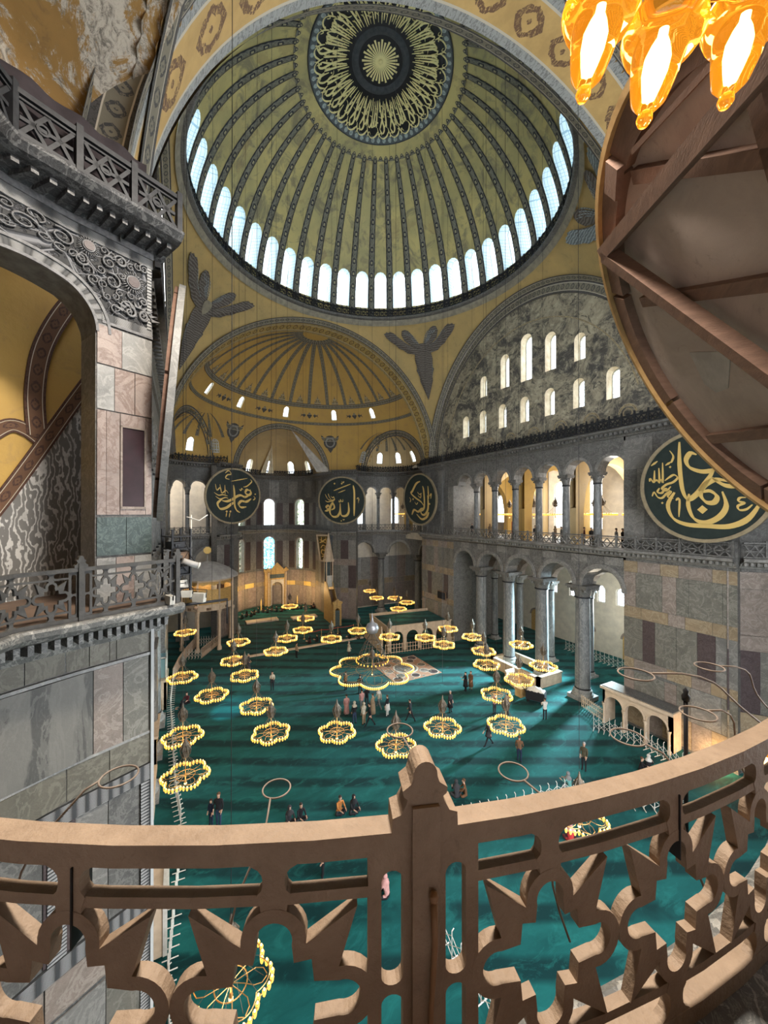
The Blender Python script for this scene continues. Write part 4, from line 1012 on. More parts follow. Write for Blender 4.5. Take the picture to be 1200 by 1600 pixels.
while k_ < 900 and len(placed) < 75:                 # smaller tendrils fill the ground
    k_ += 1; a, z, r = rs.uniform(.47,4.7), rs.uniform(21.65,23.0), rs.choice((.11,.09,.075))
    if hypot(a-2.47, z-21.05) < 1.38+r or hypot(a-4.92, z-21.05) < 1.33+r: continue
    if any(hypot(a-p[0], z-p[1]) < (r+p[2])*.92 for p in placed): continue
    placed.append((a,z,r)); link('carved_tendril', scroll(W0+a, z, r, rs.choice((-1,1)), .035, 1.4, rs.random()*6), m_tendril, wg)
for s_ in (-1, 1):                                   # the large pair of acanthus leaves at the arch foot
    mb = scroll(W0+.62+s_*.16, 21.78, .12, s_, .07, 1.4, pi/2 if s_ > 0 else pi/2)
    P = lambda x, z, d: f(W0+.62+s_*x, 21.7+z, d)
    for k in range(5): a = .2+.33*k; mb.prism([(.05+.28*cos(a), .02+.28*sin(a)-.05), (.12+.42*cos(a+.12), .42*sin(a+.12)-.05), (.05+.28*cos(a+.3), .02+.28*sin(a+.3)-.05)], P, -.07, -.01)
    link('acanthus_leaf', mb, m_tendril, wg)
slabs(wg, f, [(WC+.01,W0+1.45,20.35,21.25,[1,.75],[m_lgrey,m_rose]),(WC+.01,W0+1.45,19.3,20.33,[1,1.1,.9],[m_rose,m_rose,m_lgrey]),
  (WC+.01,W0+.42,16.85,19.28,1,m_rose),(W0+.98,W0+1.45,16.85,19.28,[1.2,.8],m_rose),(W0+.42,W0+.98,18.95,19.28,1,m_rose),(W0+.42,W0+.98,16.85,17.05,1,m_rose),
  (WC+.01,W0+1.45,15.9,16.8,[1,1.05],m_verd),(WC+.01,W0+1.45,14.75,15.85,3,[m_lgrey,m_rose])], None, gap=.006, seed=12)
mb = MB(); mb.box(W0+.44, W0+.96, -.035, .02, 17.05, 18.95, 0, lambda x,y,zz: f(x,zz,y)); o = link('porphyry_slab', mb, plain('dark_purple_porphyry', (.03,.014,.018), .35, 0, (.02,.01,.012), 3), wg)
mb = MB()
for (a, b, z0, z1) in ((.42,.46,17.0,19.0),(.94,.98,17.0,19.0),(.42,.98,16.99,17.05),(.42,.98,18.95,19.0)):
    mb.box(W0+a, W0+b, -.06, .02, z0, z1, 0, lambda x,y,zz: f(x,zz,y))
link('bead_frame', mb, m_pink, wg)
for sc in (W0+3.55,):                                # column beside the opening
    x, y, _ = f(sc+.12, 0, .35); column('column', x, y, 14.7, 21.05, .33, wg, (m_shaft, m_dgrey), 1.1, .5)
# upper cornice, modillions, railing and cloth
UP_ = [(1.0,-.36),(.9,-.30),(.82,-.24),(.2,-.22),(.05,-.17),(-.08,-.05),(-.1,.0),(-.06,.03),(1.2,.03)]
mb = MB(); S2 = S_
for a, b in zip(S2, S2[1:]):
    for (d0, h0), (d1, h1) in zip(UP_, UP_[1:]): mb.quad([fx(a,23.75+h0,d0), fx(b,23.75+h0,d0), fx(b,23.75+h1,d1), fx(a,23.75+h1,d1)], 0, [(a,h0),(b,h0),(b,h1),(a,h1)])
s = S2[0]; mb.prism([(d,h) for d, h in UP_], lambda d, h, e: fx(s+e, 23.75+h, d), -.01, .02)
for i in range(int((5-SE_)/.24)):
    a = SE_+.05+.24*i; mb.box(a, a+.10, .28, .85, 23.42, 23.53, 0, lambda x, y, zz: fx(x, zz, y))
m_dcornice = marble('dark_cornice_marble', (.055,.055,.058), (.028,.028,.031), (.2,.2,.2), 2.5)  # near-black marble tone for the upper cornice
struct('trim_61', mb, m_dcornice)
mb = MB(); balustrade(mb, fx, SE_, 5.0, 23.78, .85, 1.02, d=.02)
P = lambda x, z, d: fx(x, z, d)
for k in range(int((5-SE_)/1.02)):
    c = SE_+.51+1.02*k; n = 12; mb.prism([[(c+.11*cos(2*pi*j/n), 24.14+.11*sin(2*pi*j/n)) for j in range(n)],[(c+.07*cos(2*pi*j/n), 24.14+.07*sin(2*pi*j/n)) for j in range(n)]], P, -.03, .07)
link('upper_railing', mb, m_iron, None, label='dark iron lattice railing on the upper cornice at top left', cat='railing')
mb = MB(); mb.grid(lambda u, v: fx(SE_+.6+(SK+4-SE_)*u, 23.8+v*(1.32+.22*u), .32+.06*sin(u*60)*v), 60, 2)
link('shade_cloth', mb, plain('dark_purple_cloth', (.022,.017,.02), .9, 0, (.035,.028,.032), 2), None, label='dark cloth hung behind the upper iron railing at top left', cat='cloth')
# half dome of the near exedra
cxn, cyn = L(*EL); bdir = atan2(.785, -.62)
fn = lambda u, v: (lambda a, e, r: (cxn+r*cos(e)*cos(a), cyn+r*cos(e)*sin(a), 23.7+r*sin(e)))(bdir+(u-.5)*pi, v*pi/2, 7.0)
mb = MB(); mb.grid(fn, 60, 30); struct('semidome_near', mb, m_peel)
fo = lambda a, b, d: (cxn+sin(bdir)*a+cos(bdir)*d, cyn-cos(bdir)*a+sin(bdir)*d, b)
# gallery behind the opening: vault, striped bands and the book-matched wall
fg = lambda s, z, d: fx(s, z, .98+2.6+d)
q0 = lambda s, z, d: (lambda o, t: (*L(o[0]+LD[0]*t-LD[1]*(3.58+d), o[1]+LD[1]*t+LD[0]*(3.58+d)), z))((EL[0]+ER*sin(SK/ER), EL[1]-ER*cos(SK/ER)), SK-s)
bk = lambda s, z, d: q0(W0+s, z, d)
mb = MB(); strips(mb, .3, 9, 14.7, 24.4, [], bk, .2, 3); wb = struct('wall_gallery_back', mb, m_ochre)
mb = MB(); mb.prism([(.31,14.7),(.31,21.37),(.62,20.77),(1.25,19.55),(1.95,18.2),(2.58,16.95),(3.9,14.7)], bk, -.05, .05); link('book_matched_slab', mb, m_book, wb)
m_pband = ornament('purple_vault_band', (.16,.085,.05), (.05,.028,.025), 2.2, (.10,.05,.035), .16, .8)
def vband(pts, w_, d=-.08):
    C = crom2(pts); mb = MB(); acc = 0
    for i in range(len(C)-1):
        (x0,y0),(x1,y1) = C[i], C[i+1]; l = hypot(x1-x0,y1-y0); 
        def nrm(k):
            a_ = C[max(0,k-1)]; b_ = C[min(len(C)-1,k+1)]; l_ = hypot(b_[0]-a_[0], b_[1]-a_[1]); return -(b_[1]-a_[1])/l_*w_/2, (b_[0]-a_[0])/l_*w_/2
        n0, n1 = nrm(i), nrm(i+1)
        q = [(x0+n0[0],y0+n0[1]),(x1+n1[0],y1+n1[1]),(x1-n1[0],y1-n1[1]),(x0-n0[0],y0-n0[1])]
        mb.quad([bk(a,b,d) for a,b in q], 0, [(acc,0),(acc+l,0),(acc+l,1),(acc,1)])
        mb.quad([bk(*q[0],d),bk(*q[1],d),bk(*q[1],.01),bk(*q[0],.01)]); mb.quad([bk(*q[3],d),bk(*q[2],d),bk(*q[2],.01),bk(*q[3],.01)]); acc += l
    link('painted_vault_band', mb, m_pband, wb)
def crom2(pts, n=6):
    P = [pts[0]]+list(pts)+[pts[-1]]; out = []
    for i in range(1, len(P)-2):
        for k in range(n):
            t = k/n; out.append(tuple(.5*((2*P[i][c])+(-P[i-1][c]+P[i+1][c])*t+(2*P[i-1][c]-5*P[i][c]+4*P[i+1][c]-P[i+2][c])*t*t+(-P[i-1][c]+3*P[i][c]-3*P[i+1][c]+P[i+2][c])*t**3) for c in (0,1)))
    return out+[pts[-1]]
vband([(.32,21.55),(.50,21.2),(1.2,19.85),(2.5,17.3),(3.9,14.9)], .34)
vband([(.8,23.3),(1.35,22.4),(1.8,21.2),(1.95,20.0),(1.9,18.9)], .42, -.06); vband([(2.9,18.6),(2.45,19.05),(2.1,19.0),(1.75,18.7)], .34, -.05)
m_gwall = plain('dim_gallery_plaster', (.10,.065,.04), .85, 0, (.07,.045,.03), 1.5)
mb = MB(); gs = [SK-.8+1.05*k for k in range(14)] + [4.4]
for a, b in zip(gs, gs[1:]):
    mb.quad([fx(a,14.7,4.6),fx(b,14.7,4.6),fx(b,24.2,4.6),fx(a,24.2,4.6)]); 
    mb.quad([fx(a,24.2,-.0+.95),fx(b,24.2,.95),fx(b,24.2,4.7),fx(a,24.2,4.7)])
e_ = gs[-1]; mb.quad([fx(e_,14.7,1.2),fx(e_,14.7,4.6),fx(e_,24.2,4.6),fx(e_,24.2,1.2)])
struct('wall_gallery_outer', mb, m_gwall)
mb = MB(); q = [s for s in S_ if s > -8.5]
for a, b in zip(q, q[1:]): mb.quad([fx(a,22.2,1.0),fx(b,22.2,1.0),fx(b,23.5,1.0),fx(a,23.5,1.0)], 0, [(a,22.2),(b,22.2),(b,23.5),(a,23.5)])
struct('wall_gallery_lintel', mb, m_lace)
# ---------------------------------------------------------------- calligraphy
def crom(pts, n=6):
    P = [pts[0]] + list(pts) + [pts[-1]]; out = []
    for i in range(1, len(P)-2):
        for k in range(n):
            t = k/n; out.append(tuple(.5*((2*P[i][c])+(-P[i-1][c]+P[i+1][c])*t+(2*P[i-1][c]-5*P[i][c]+4*P[i+1][c]-P[i+2][c])*t*t+(-P[i-1][c]+3*P[i][c]-3*P[i+1][c]+P[i+2][c])*t*t*t) for c in (0,1)))
    out.append(tuple(pts[-1])); return out
def stroke(mb, pts, w, f, d0, d1, nib=.9, n=5, taper=True, mn=.35):
    C = crom(pts, n) if len(pts) > 2 else [tuple(pts[0]), tuple((a+b)/2 for a, b in zip(*pts)), tuple(pts[1])]
    N = len(C); Lf = []; Rt = []
    for i, p in enumerate(C):
        a = C[max(0,i-1)]; b = C[min(N-1,i+1)]; dx, dy = b[0]-a[0], b[1]-a[1]; l = hypot(dx, dy) or 1e-6
        ww = w*(mn+(1-mn)*abs(sin(atan2(dy,dx)+nib)))*.5
        if taper: ww *= min(1, .35+ 4.0*min(i, N-1-i)/N)
        Lf.append((p[0]-dy/l*ww, p[1]+dx/l*ww)); Rt.append((p[0]+dy/l*ww, p[1]-dx/l*ww))
    for i in range(N-1):
        q = [Lf[i], Lf[i+1], Rt[i+1], Rt[i]]
        mb.quad([f(x,y,d1) for x,y in q]); mb.quad([f(*Lf[i],d0), f(*Lf[i+1],d0), f(*Lf[i+1],d1), f(*Lf[i],d1)]); mb.quad([f(*Rt[i],d0), f(*Rt[i+1],d0), f(*Rt[i+1],d1), f(*Rt[i],d1)])
def diamond(mb, x, y, r, f, d0, d1): mb.prism([(x-r,y),(x,y+r),(x+r,y),(x,y-r)], f, d0, d1)
XS = {}
XS['allah'] = dict(big=[[(.50,.66),(.55,.3),(.53,-.68)],[(.28,-.08),(.30,-.45),(.22,-.64),(.06,-.69),(-.06,-.58),(-.08,-.12)],[(-.08,-.12),(-.10,-.5),(-.22,-.70),(-.42,-.70),(-.54,-.52),(-.50,-.25),(-.40,-.12),(-.34,-.32),(-.48,-.42)],[(-.62,-.38),(-.70,-.30),(-.60,-.22),(-.55,-.34),(-.66,-.44),(-.76,-.46)]],
  mid=[[(-.36,.43),(.0,.57),(.39,.72)],[(-.16,.34),(.16,.46)],[(-.12,.02),(-.13,-.06),(-.07,-.05),(-.06,.04),(-.02,-.04),(.04,-.03),(.04,.06)],
       [(-.74,.28),(-.66,.12),(-.56,.02),(-.40,.02),(-.30,.06)],[(-.60,.30),(-.56,.16),(-.46,.02)],[(-.50,.2),(-.42,.12),(-.36,.16),(-.34,.02),(-.48,-.02)],[(-.74,.0),(-.64,-.06),(-.5,-.04),(-.36,-.06)],[(.66,.06),(.72,.12),(.76,.0)],[(.74,.12),(.72,-.12)],[(.02,-.82),(.06,-.86),(.1,-.82)],[(.0,.84),(.06,.78),(.1,.84)]], dots=[(-.32,.74,.04),(.0,.74,.04),(-.04,-.9,.03)])
XS['muhammad'] = dict(big=[[(.62,.22),(.50,.26),(.44,.14),(.58,.06),(.66,.14),(.62,.28)],[(.60,.06),(.44,-.02),(.26,.04),(.10,-.02),(-.04,-.12),(-.24,-.20),(-.42,-.18)],[(-.02,.42),(.02,.1),(.04,-.30),(.12,-.52),(.26,-.62)],[(.68,-.08),(.50,-.20),(.30,-.18),(.2,-.3),(.3,-.42),(.5,-.40)],[(-.42,-.12),(-.58,-.28),(-.48,-.48),(-.26,-.44),(-.08,-.30),(.06,-.22)]],
  mid=[[(-.12,.55),(.5,.70)],[(-.34,.84),(-.22,.94),(-.12,.82),(-.26,.78),(-.32,.66),(-.18,.62)],[(.62,.66),(.68,.58),(.5,.40),(.36,.36)],[(-.68,.42),(-.62,.2),(-.5,.3),(-.44,.1),(-.3,.2),(-.2,.1)],[(-.72,.12),(-.56,.02),(-.4,.04),(-.22,.0)],[(-.66,-.02),(-.5,-.12),(-.3,-.06),(-.2,-.1)],[(-.52,.42),(-.46,.1)],[(-.34,.4),(-.32,.06)],[(.2,.28),(.26,.22),(.3,.3),(.36,.24)],[(-.24,-.62),(-.26,-.78)],[(-.12,-.62),(-.14,-.8)],[(.78,.02),(.84,-.06),(.76,-.14)]], dots=[(-.24,-.58,.04),(-.1,-.58,.04),(.84,.1,.03)])
XS['abu'] = dict(big=[[(.24,.52),(.30,.3),(.30,-.28),(.12,-.48)],[(.10,.72),(-.16,.64),(-.42,.36),(-.52,.26),(-.2,.05),(.1,-.1),(.30,-.30)],[(.52,.14),(.54,-.1),(.5,-.42),(.3,-.62),(.1,-.58),(.08,-.4),(.28,-.36)],[(.12,-.36),(-.1,-.5),(-.36,-.42),(-.52,-.62)],[(-.2,-.6),(.1,-.8),(.4,-.72),(.56,-.52)],[(.56,.5),(.58,.0)]],
  mid=[[(-.1,.3),(.02,.2),(.16,.24)],[(-.08,.16),(.08,.06),(.12,.2)],[(-.64,.1),(-.56,.0),(-.62,-.1)],[(.64,.1),(.74,.2),(.7,.0)],[(-.3,-.1),(-.2,-.2),(-.1,-.12)]], dots=[(.62,-.2,.04),(-.4,.02,.04)])
XS['uthman'] = dict(big=[[(-.33,.86),(-.34,.5),(-.33,.2),(-.30,-.08),(-.22,-.24),(-.08,-.15),(.08,.08),(.19,.28)],[(-.06,.58),(-.16,.62),(-.23,.50),(-.18,.36),(-.02,.27),(.12,.26),(.2,.29)],[(.42,.04),(.22,.10),(.04,.0),(-.02,-.16),(.06,-.30),(.18,-.31),(.22,-.20),(.12,-.10),(.0,-.12)],[(.30,-.12),(.35,-.38),(.24,-.58),(.04,-.68),(-.14,-.60),(-.22,-.36),(-.20,-.14)],[(-.44,-.10),(-.56,-.34),(-.48,-.60),(-.26,-.72),(.05,-.74),(.38,-.74),(.64,-.60),(.82,-.30)],[(.54,-.05),(.36,-.02),(.24,.06),(.16,.14)],[(.0,.62),(.2,.66),(.42,.5),(.6,.2)]],
  mid=[[(-.88,.14),(-.86,.2),(-.80,.12),(-.78,.36)],[(-.80,.14),(-.74,.16),(-.70,.12),(-.70,.40)],[(-.70,.14),(-.66,.16),(-.64,.12),(-.63,.50)],[(-.60,.14),(-.52,.20),(-.44,.24),(-.38,.18),(-.46,.10),(-.58,.06),(-.66,-.02),(-.58,-.06),(-.5,.02)],[(-.70,.0),(-.74,-.08),(-.66,-.10),(-.60,-.02),(-.52,-.06)],[(-.84,-.16),(-.80,-.08),(-.74,-.18),(-.66,-.20),(-.58,-.12),(-.5,-.08),(-.56,-.18),(-.46,-.22)],[(-.50,.72),(-.44,.60),(-.48,.48)],[(-.58,.44),(-.48,.50)],[(-.84,.46),(-.72,.54)],[(-.42,-.26),(-.38,-.22),(-.36,-.28),(-.38,-.58)],[(.62,-.24),(.54,-.24),(.52,-.30),(.60,-.33),(.51,-.38),(.53,-.45),(.62,-.44),(.70,-.36)]], dots=[(0,-.44,.075),(-.66,-.3,.02),(-.5,.4,.02)])
m_field = plain('dark_green_canvas', (.014,.022,.02), .55, 0, (.02,.03,.027), 2)
m_rimg = plain('dull_gilt_rim', (.33,.27,.17), .5, .2, (.25,.2,.13), 3)
m_wood = None
t = MT('old_brown_timber', .75); b = t.mix(t.noise(1.5, 6, .7, 1, sc=(1,1,4)).ramp(.3,.7), (.24,.14,.10), (.14,.082,.06)); t.set(b); t.bump(t.noise(12, 5, sc=(1,1,6)), .4, .02); m_wood = t.m
t = MT('old_backing_canvas', .9); b = t.mix(t.noise(.7, 6, .7, .5).ramp(.35,.65), (.50,.40,.35), (.39,.31,.27)); b = t.mix(t.noise(3, 5, .7, 1).ramp(.6,.75)*.5, b, (.2,.15,.13)); t.set(b); t.bump(t.noise(60, 2), .2, .01); m_canvas = t.m
m_honeyw = plain('honey_coloured_edge', (.52,.33,.14), .6, 0, (.38,.23,.09), 3, .3)
def frame_at(c, n, roll=0):                       # f(x,y,d): disc plane facing n, d towards n
    n = Vector(n).normalized(); up = Vector((0,0,1)); r = up.cross(n).normalized(); u = n.cross(r)
    c = Vector(c); return lambda x, y, d: tuple(c + r*x + u*y + n*d)
def roundel(c, n, key, label, R=3.75):
    t = thing('calligraphy_roundel', label, 'roundel'); f0 = frame_at(c, n); f = f0
    N = 64; ci = lambda q: [(q*cos(2*pi*k/N), q*sin(2*pi*k/N)) for k in range(N)]
    mb = MB(); mb.prism(ci(R*.955), f, -.12, .0); link('field', mb, m_field, t)
    mb = MB(); mb.prism([ci(R), ci(R*.94)], f, -.16, .10); link('rim', mb, m_rimg, t)
    X = XS.get(key)
    if X:
        mb = MB(); S = lambda L_: [(x*R*.95, y*R*.95) for x, y in L_]
        for L_ in X['big']: mb = MB(); stroke(mb, S(L_), .34 if key != 'allah' else .36, f, .0, .045); link('large_letter_stroke', mb, m_gold, t)
        for L_ in X['mid']: mb = MB(); stroke(mb, S(L_), .15, f, .0, .04); link('small_letter_stroke', mb, m_gold, t)
        for x, y, r in X['dots']: mb = MB(); diamond(mb, x*R*.95, y*R*.95, r*R, f, .0, .04); link('letter_dot', mb, m_gold, t)
    return t
roundel((26.5,-7.0,18.9), (-.86,.5,-.08), 'allah', 'dark green roundel with a tall upright golden stroke, right of the apse windows')
roundel((25.4,9.0,19.2), (-.93,-.25,-.08), 'muhammad', 'dark green roundel with looping golden Arabic lettering, left of the apse windows')
roundel((16.7,-15.0,18.9), (-.1,1,-.05), 'abu', 'dark green roundel seen obliquely at the corner of the right-hand wall')
roundel((-16.9,-15.0,18.7), (0,1,-.06), 'uthman', 'large roundel with thick golden Arabic letters, partly behind the timber-backed disc')
# the two nearest roundels are seen from the back and from the edge
def back_roundel(c, n, label, R=3.75, timbers=True, rm=None):
    t = thing('calligraphy_roundel', label, 'roundel'); f = frame_at(c, n)
    N = 96; ci = lambda q: [(q*cos(2*pi*k/N), q*sin(2*pi*k/N)) for k in range(N)]
    mb = MB(); mb.prism(ci(R*.97), f, -.20, -.14); link('backing_board', mb, m_canvas, t)
    mb = MB(); mb.prism([ci(R), ci(R*.975)], f, -.24, .10 if timbers else -.08); link('rim', mb, rm or m_honeyw, t)
    NS = 8                                        # ring of sawn felloes just inside the rim
    for k in range(NS):
        a0, a1 = 2*pi*k/NS+.012, 2*pi*(k+1)/NS-.012; n_ = 12
        pts = [(R*.975*cos(a0+(a1-a0)*j/n_), R*.975*sin(a0+(a1-a0)*j/n_)) for j in range(n_+1)] + [(R*.865*cos(a1-(a1-a0)*j/n_), R*.865*sin(a1-(a1-a0)*j/n_)) for j in range(n_+1)]
        mb = MB(); mb.prism(pts, f, -.14, .02); link('felloe', mb, m_wood, t)
    def bar(x0, y0, x1, y1, w_, d0, d1, nm='batten', m_=m_wood):
        l = hypot(x1-x0, y1-y0); nx_, ny_ = -(y1-y0)/l*w_/2, (x1-x0)/l*w_/2
        mb = MB(); mb.prism([(x0+nx_,y0+ny_),(x1+nx_,y1+ny_),(x1-nx_,y1-ny_),(x0-nx_,y0-ny_)], f, d0, d1); return link(nm, mb, m_, t)
    if timbers:
        for a, b in (((.0,3.1),(3.1,.05)),((-1.95,1.9),(3.15,-.95)),((-3.05,-1.1),(2.4,-1.9)),((2.25,2.3),(-.55,-3.0))): bar(*a, *b, .2, -.14, -.02)
        bar(.42,3.2,2.3,2.34,.07,-.02,.04)
        for a, b in (((-1.55,3.03),(3.15,1.64)),((-1.55,3.0),(1.0,-2.75))): bar(*a, *b, .23, .02, .24, 'brace')
        bar(.1,3.42,-.4,3.28,.3,.02,.14,'end_block')
        mb = MB(); mb.prism([(-1.86,.54),(-.97,.12),(-1.02,-.02),(-1.56,-.40),(-1.95,-.36),(-2.1,-.1)], f, -.135, -.128); link('pasted_paper_patch', mb, plain('pale_paper_patch', (.50,.45,.42), .8, 0, (.38,.33,.30), 2, .4), t)
    return t, f, bar
# camera-side normal of the near disc points to the gallery
_n = Vector((-.80*cos(.42), -.60*cos(.42), -.05)); 
NB = (.655, .576, -.488)
TIM = []
t_b, f_b, bar_b = back_roundel((-26.85,8.04,19.39), NB, 'huge round timber-braced board seen from behind, leaning over the right edge')
back_roundel((-15.2,15.66,20.25), (-.035,1,.085), 'roundel seen edge-on as a thin pale sliver beside the pier at left', R=3.6, timbers=False, rm=m_lgrey)
# ---------------------------------------------------------------- dome inscription
def fmed(x, y, d):                                # x: angle turns (0..1), y: 0 inner .. 1 outer (letter feet outward)
    a = 2*pi*x; e = radians(80.2 - 12.4*y); r = DR-.08-d; return (r*cos(e)*cos(a), r*cos(e)*sin(a), DZ+r*sin(e))
rs = random.Random(3); NL = 30
for k in range(NL):
    mbig = MB(); msm = MB()
    x0 = k/NL; w1 = 1/NL
    P = lambda x, y: (x0+x*w1, y)
    def st(mb, pts, w_, nib=.8):
        w_ *= .74
        # stroke in metric space then back
        M = [(p[0]*27.0, p[1]*3.25) for p in [P(*q) for q in pts]]
        stroke(mb, M, w_, lambda a, b, d: fmed(a/27.0, b/3.25, d), .0, .05, nib=nib, n=4)
    kind = rs.randrange(6)
    st(mbig, [(.12,.06+rs.random()*.1),(.14,.4),(.12,.72)], .17, 0)
    if kind in (0,3): st(mbig, [(.42,.08),(.46,.5),(.36,.78),(.62,.92),(.86,.80),(.9,.6)], .16)
    if kind in (1,4): st(mbig, [(.3,.10),(.5,.45),(.78,.75)], .17, 0); st(mbig, [(.8,.12),(.6,.45),(.36,.74),(.55,.86),(.78,.75)], .17, 0)
    if kind in (2,5): st(mbig, [(.38,.1),(.4,.62),(.5,.72),(.62,.66),(.64,.12)], .16, 0); st(mbig, [(.64,.6),(.8,.74),(1.0,.66),(1.05,.55)], .15)
    st(mbig, [(-.05,.80),(.2,.93),(.55,.97),(.85,.88),(1.02,.72)], .15)
    st(mbig, [(.3,.56),(.2,.62),(.32,.70),(.5,.62),(.62,.5),(.95,.46)], .13)
    st(mbig, [(.85,.05),(.88,.36)], .15, 0)
    st(msm, [(.2,.30),(.5,.22)], .07, .3); st(msm, [(.6,.9),(.75,.84),(.9,.96)], .08)
    st(msm, [(.2,.44),(.3,.38),(.36,.48),(.44,.40)], .07); st(msm, [(.7,.36),(.95,.26)], .07, .3)
    for _ in range(3):
        u, v = rs.random(), .2+.75*rs.random(); M = (P(u,v)[0]*27, v*3.25); diamond(msm, M[0], M[1], .07, lambda a, b, d: fmed(a/27.0, b/3.25, d), 0, .05)
    link('inscription_word', mbig, m_gold2, dome, kind='stuff'); link('inscription_marks', msm, m_gold2, dome, kind='stuff')
# ---------------------------------------------------------------- six-winged seraphs on the pendentives
def pendF(k):
    sx = 1 if k in (0,3) else -1; sy = 1 if k < 2 else -1
    def F(u, v, d):
        if u < .5: t_ = u*pi; P_ = Vector((AX, RA*sin(t_), ZS+RA*cos(t_)))
        else: t_ = (1-u)*pi; P_ = Vector((AX*sin(t_), RA, ZS+RA*cos(t_)))
        a = u*pi/2; Q = Vector((RR*cos(a), RR*sin(a), RZ)); O = Vector((0,0,ZS)); p, q = P_-O, Q-O; r = p.length*(1-v)+q.length*v-.05-d
        w_ = (p*(1-v)+q*v); w_.normalize(); w_ = w_*r+O; return (w_.x*sx, w_.y*sy, w_.z)
    return F
m_fea = MT('dark_feather_paint', .8); v_ = m_fea.wave(1.6, 5, 1.5, 4, bands='Z')
m_fea.set(m_fea.mix(v_.ramp(.3,.8), (.085,.07,.06), (.165,.15,.135))); m_fea = m_fea.m
m_feb = MT('blue_grey_feather_paint', .8); v_ = m_feb.wave(1.8, 5, 1.5, 4, bands='Z')
m_feb.set(m_feb.mix(v_.ramp(.3,.8), (.14,.165,.18), (.30,.35,.37))); m_feb = m_feb.m
def seraph(k, label, v0=.52, face=False):
    F = pendF(k); t = thing('seraph_painting', label, 'painting', group='six-winged angels on the pendentives')
    f = lambda x, y, d: F(.5+x/24.0/(.55+.45*v0), min(1.02, v0+y/19.5), d)
    lay = lambda pts, s: [(x*s, y) for x, y in pts]
    UPW = [(0,.1),(-.35,.9),(-.7,1.5),(-1.0,2.2),(-1.3,2.7),(-1.7,2.9),(-2.05,2.7),(-2.25,1.9),(-2.1,.9),(-1.3,.3)]
    SDW = [(-.4,.2),(-1.1,.25),(-1.7,.4),(-2.2,.75),(-2.7,1.3),(-3.1,2.0),(-3.5,2.35),(-3.75,2.0),(-4.0,2.1),(-4.2,1.6),(-4.4,1.5),(-4.35,.6),(-4.2,.1),(-3.9,-.4),(-3.5,-.7),(-3.2,-1.2),(-2.7,-1.1),(-2.2,-1.35),(-1.2,-.9),(-.5,-.7)]
    LOW_ = [(0,.0),(-.8,-.2),(-1.15,-.7),(-1.35,-2.0),(-1.25,-3.0),(-1.5,-3.6),(-1.1,-4.2),(-1.2,-5.0),(-.6,-5.8),(0,-6.2)]
    for pts, m_, d, mid in ((UPW, m_fea, .10, [(-.5,.8),(-1.0,1.7),(-1.55,2.4)]), (SDW, m_feb if k == 2 else m_fea, .14, [(-.8,-.2),(-2.4,.1),(-3.4,1.2)]), (LOW_, m_fea, .12, [(-.7,-.8),(-.9,-2.6),(-.7,-4.6)])):
        for s in (-1, 1):
            mb = MB(); mb.prism(lay(pts, s), f, d, d+.03); o = link('wing', mb, m_, t)
            for q in range(4):
                mb = MB(); stroke(mb, [(x*s+(q-1.5)*.16*(1+.5*i_), y-(q-1.5)*.22*(1+.3*i_)*(1 if pts is SDW else .2)) for i_, (x, y) in enumerate(mid)], .09, f, d+.03, d+.045); link('feather_line', mb, m_feb if m_ is m_fea else m_fea, o)
    mb = MB(); n = 20; mb.prism([(.55*cos(2*pi*i/n), .3+.75*sin(2*pi*i/n)) for i in range(n)], f, .18, .21)
    link('face_disc', mb, m_fea if not face else m_pale, t); return t
seraph(0, 'dark six-winged angel painting on the corner vault left of the far half-dome', .74, True)
seraph(3, 'dark six-winged angel painting between the far half-dome and the sooty lunette', .80)
seraph(2, 'blue-grey feathered angel painting on the corner vault beside the timber-backed disc', .84)
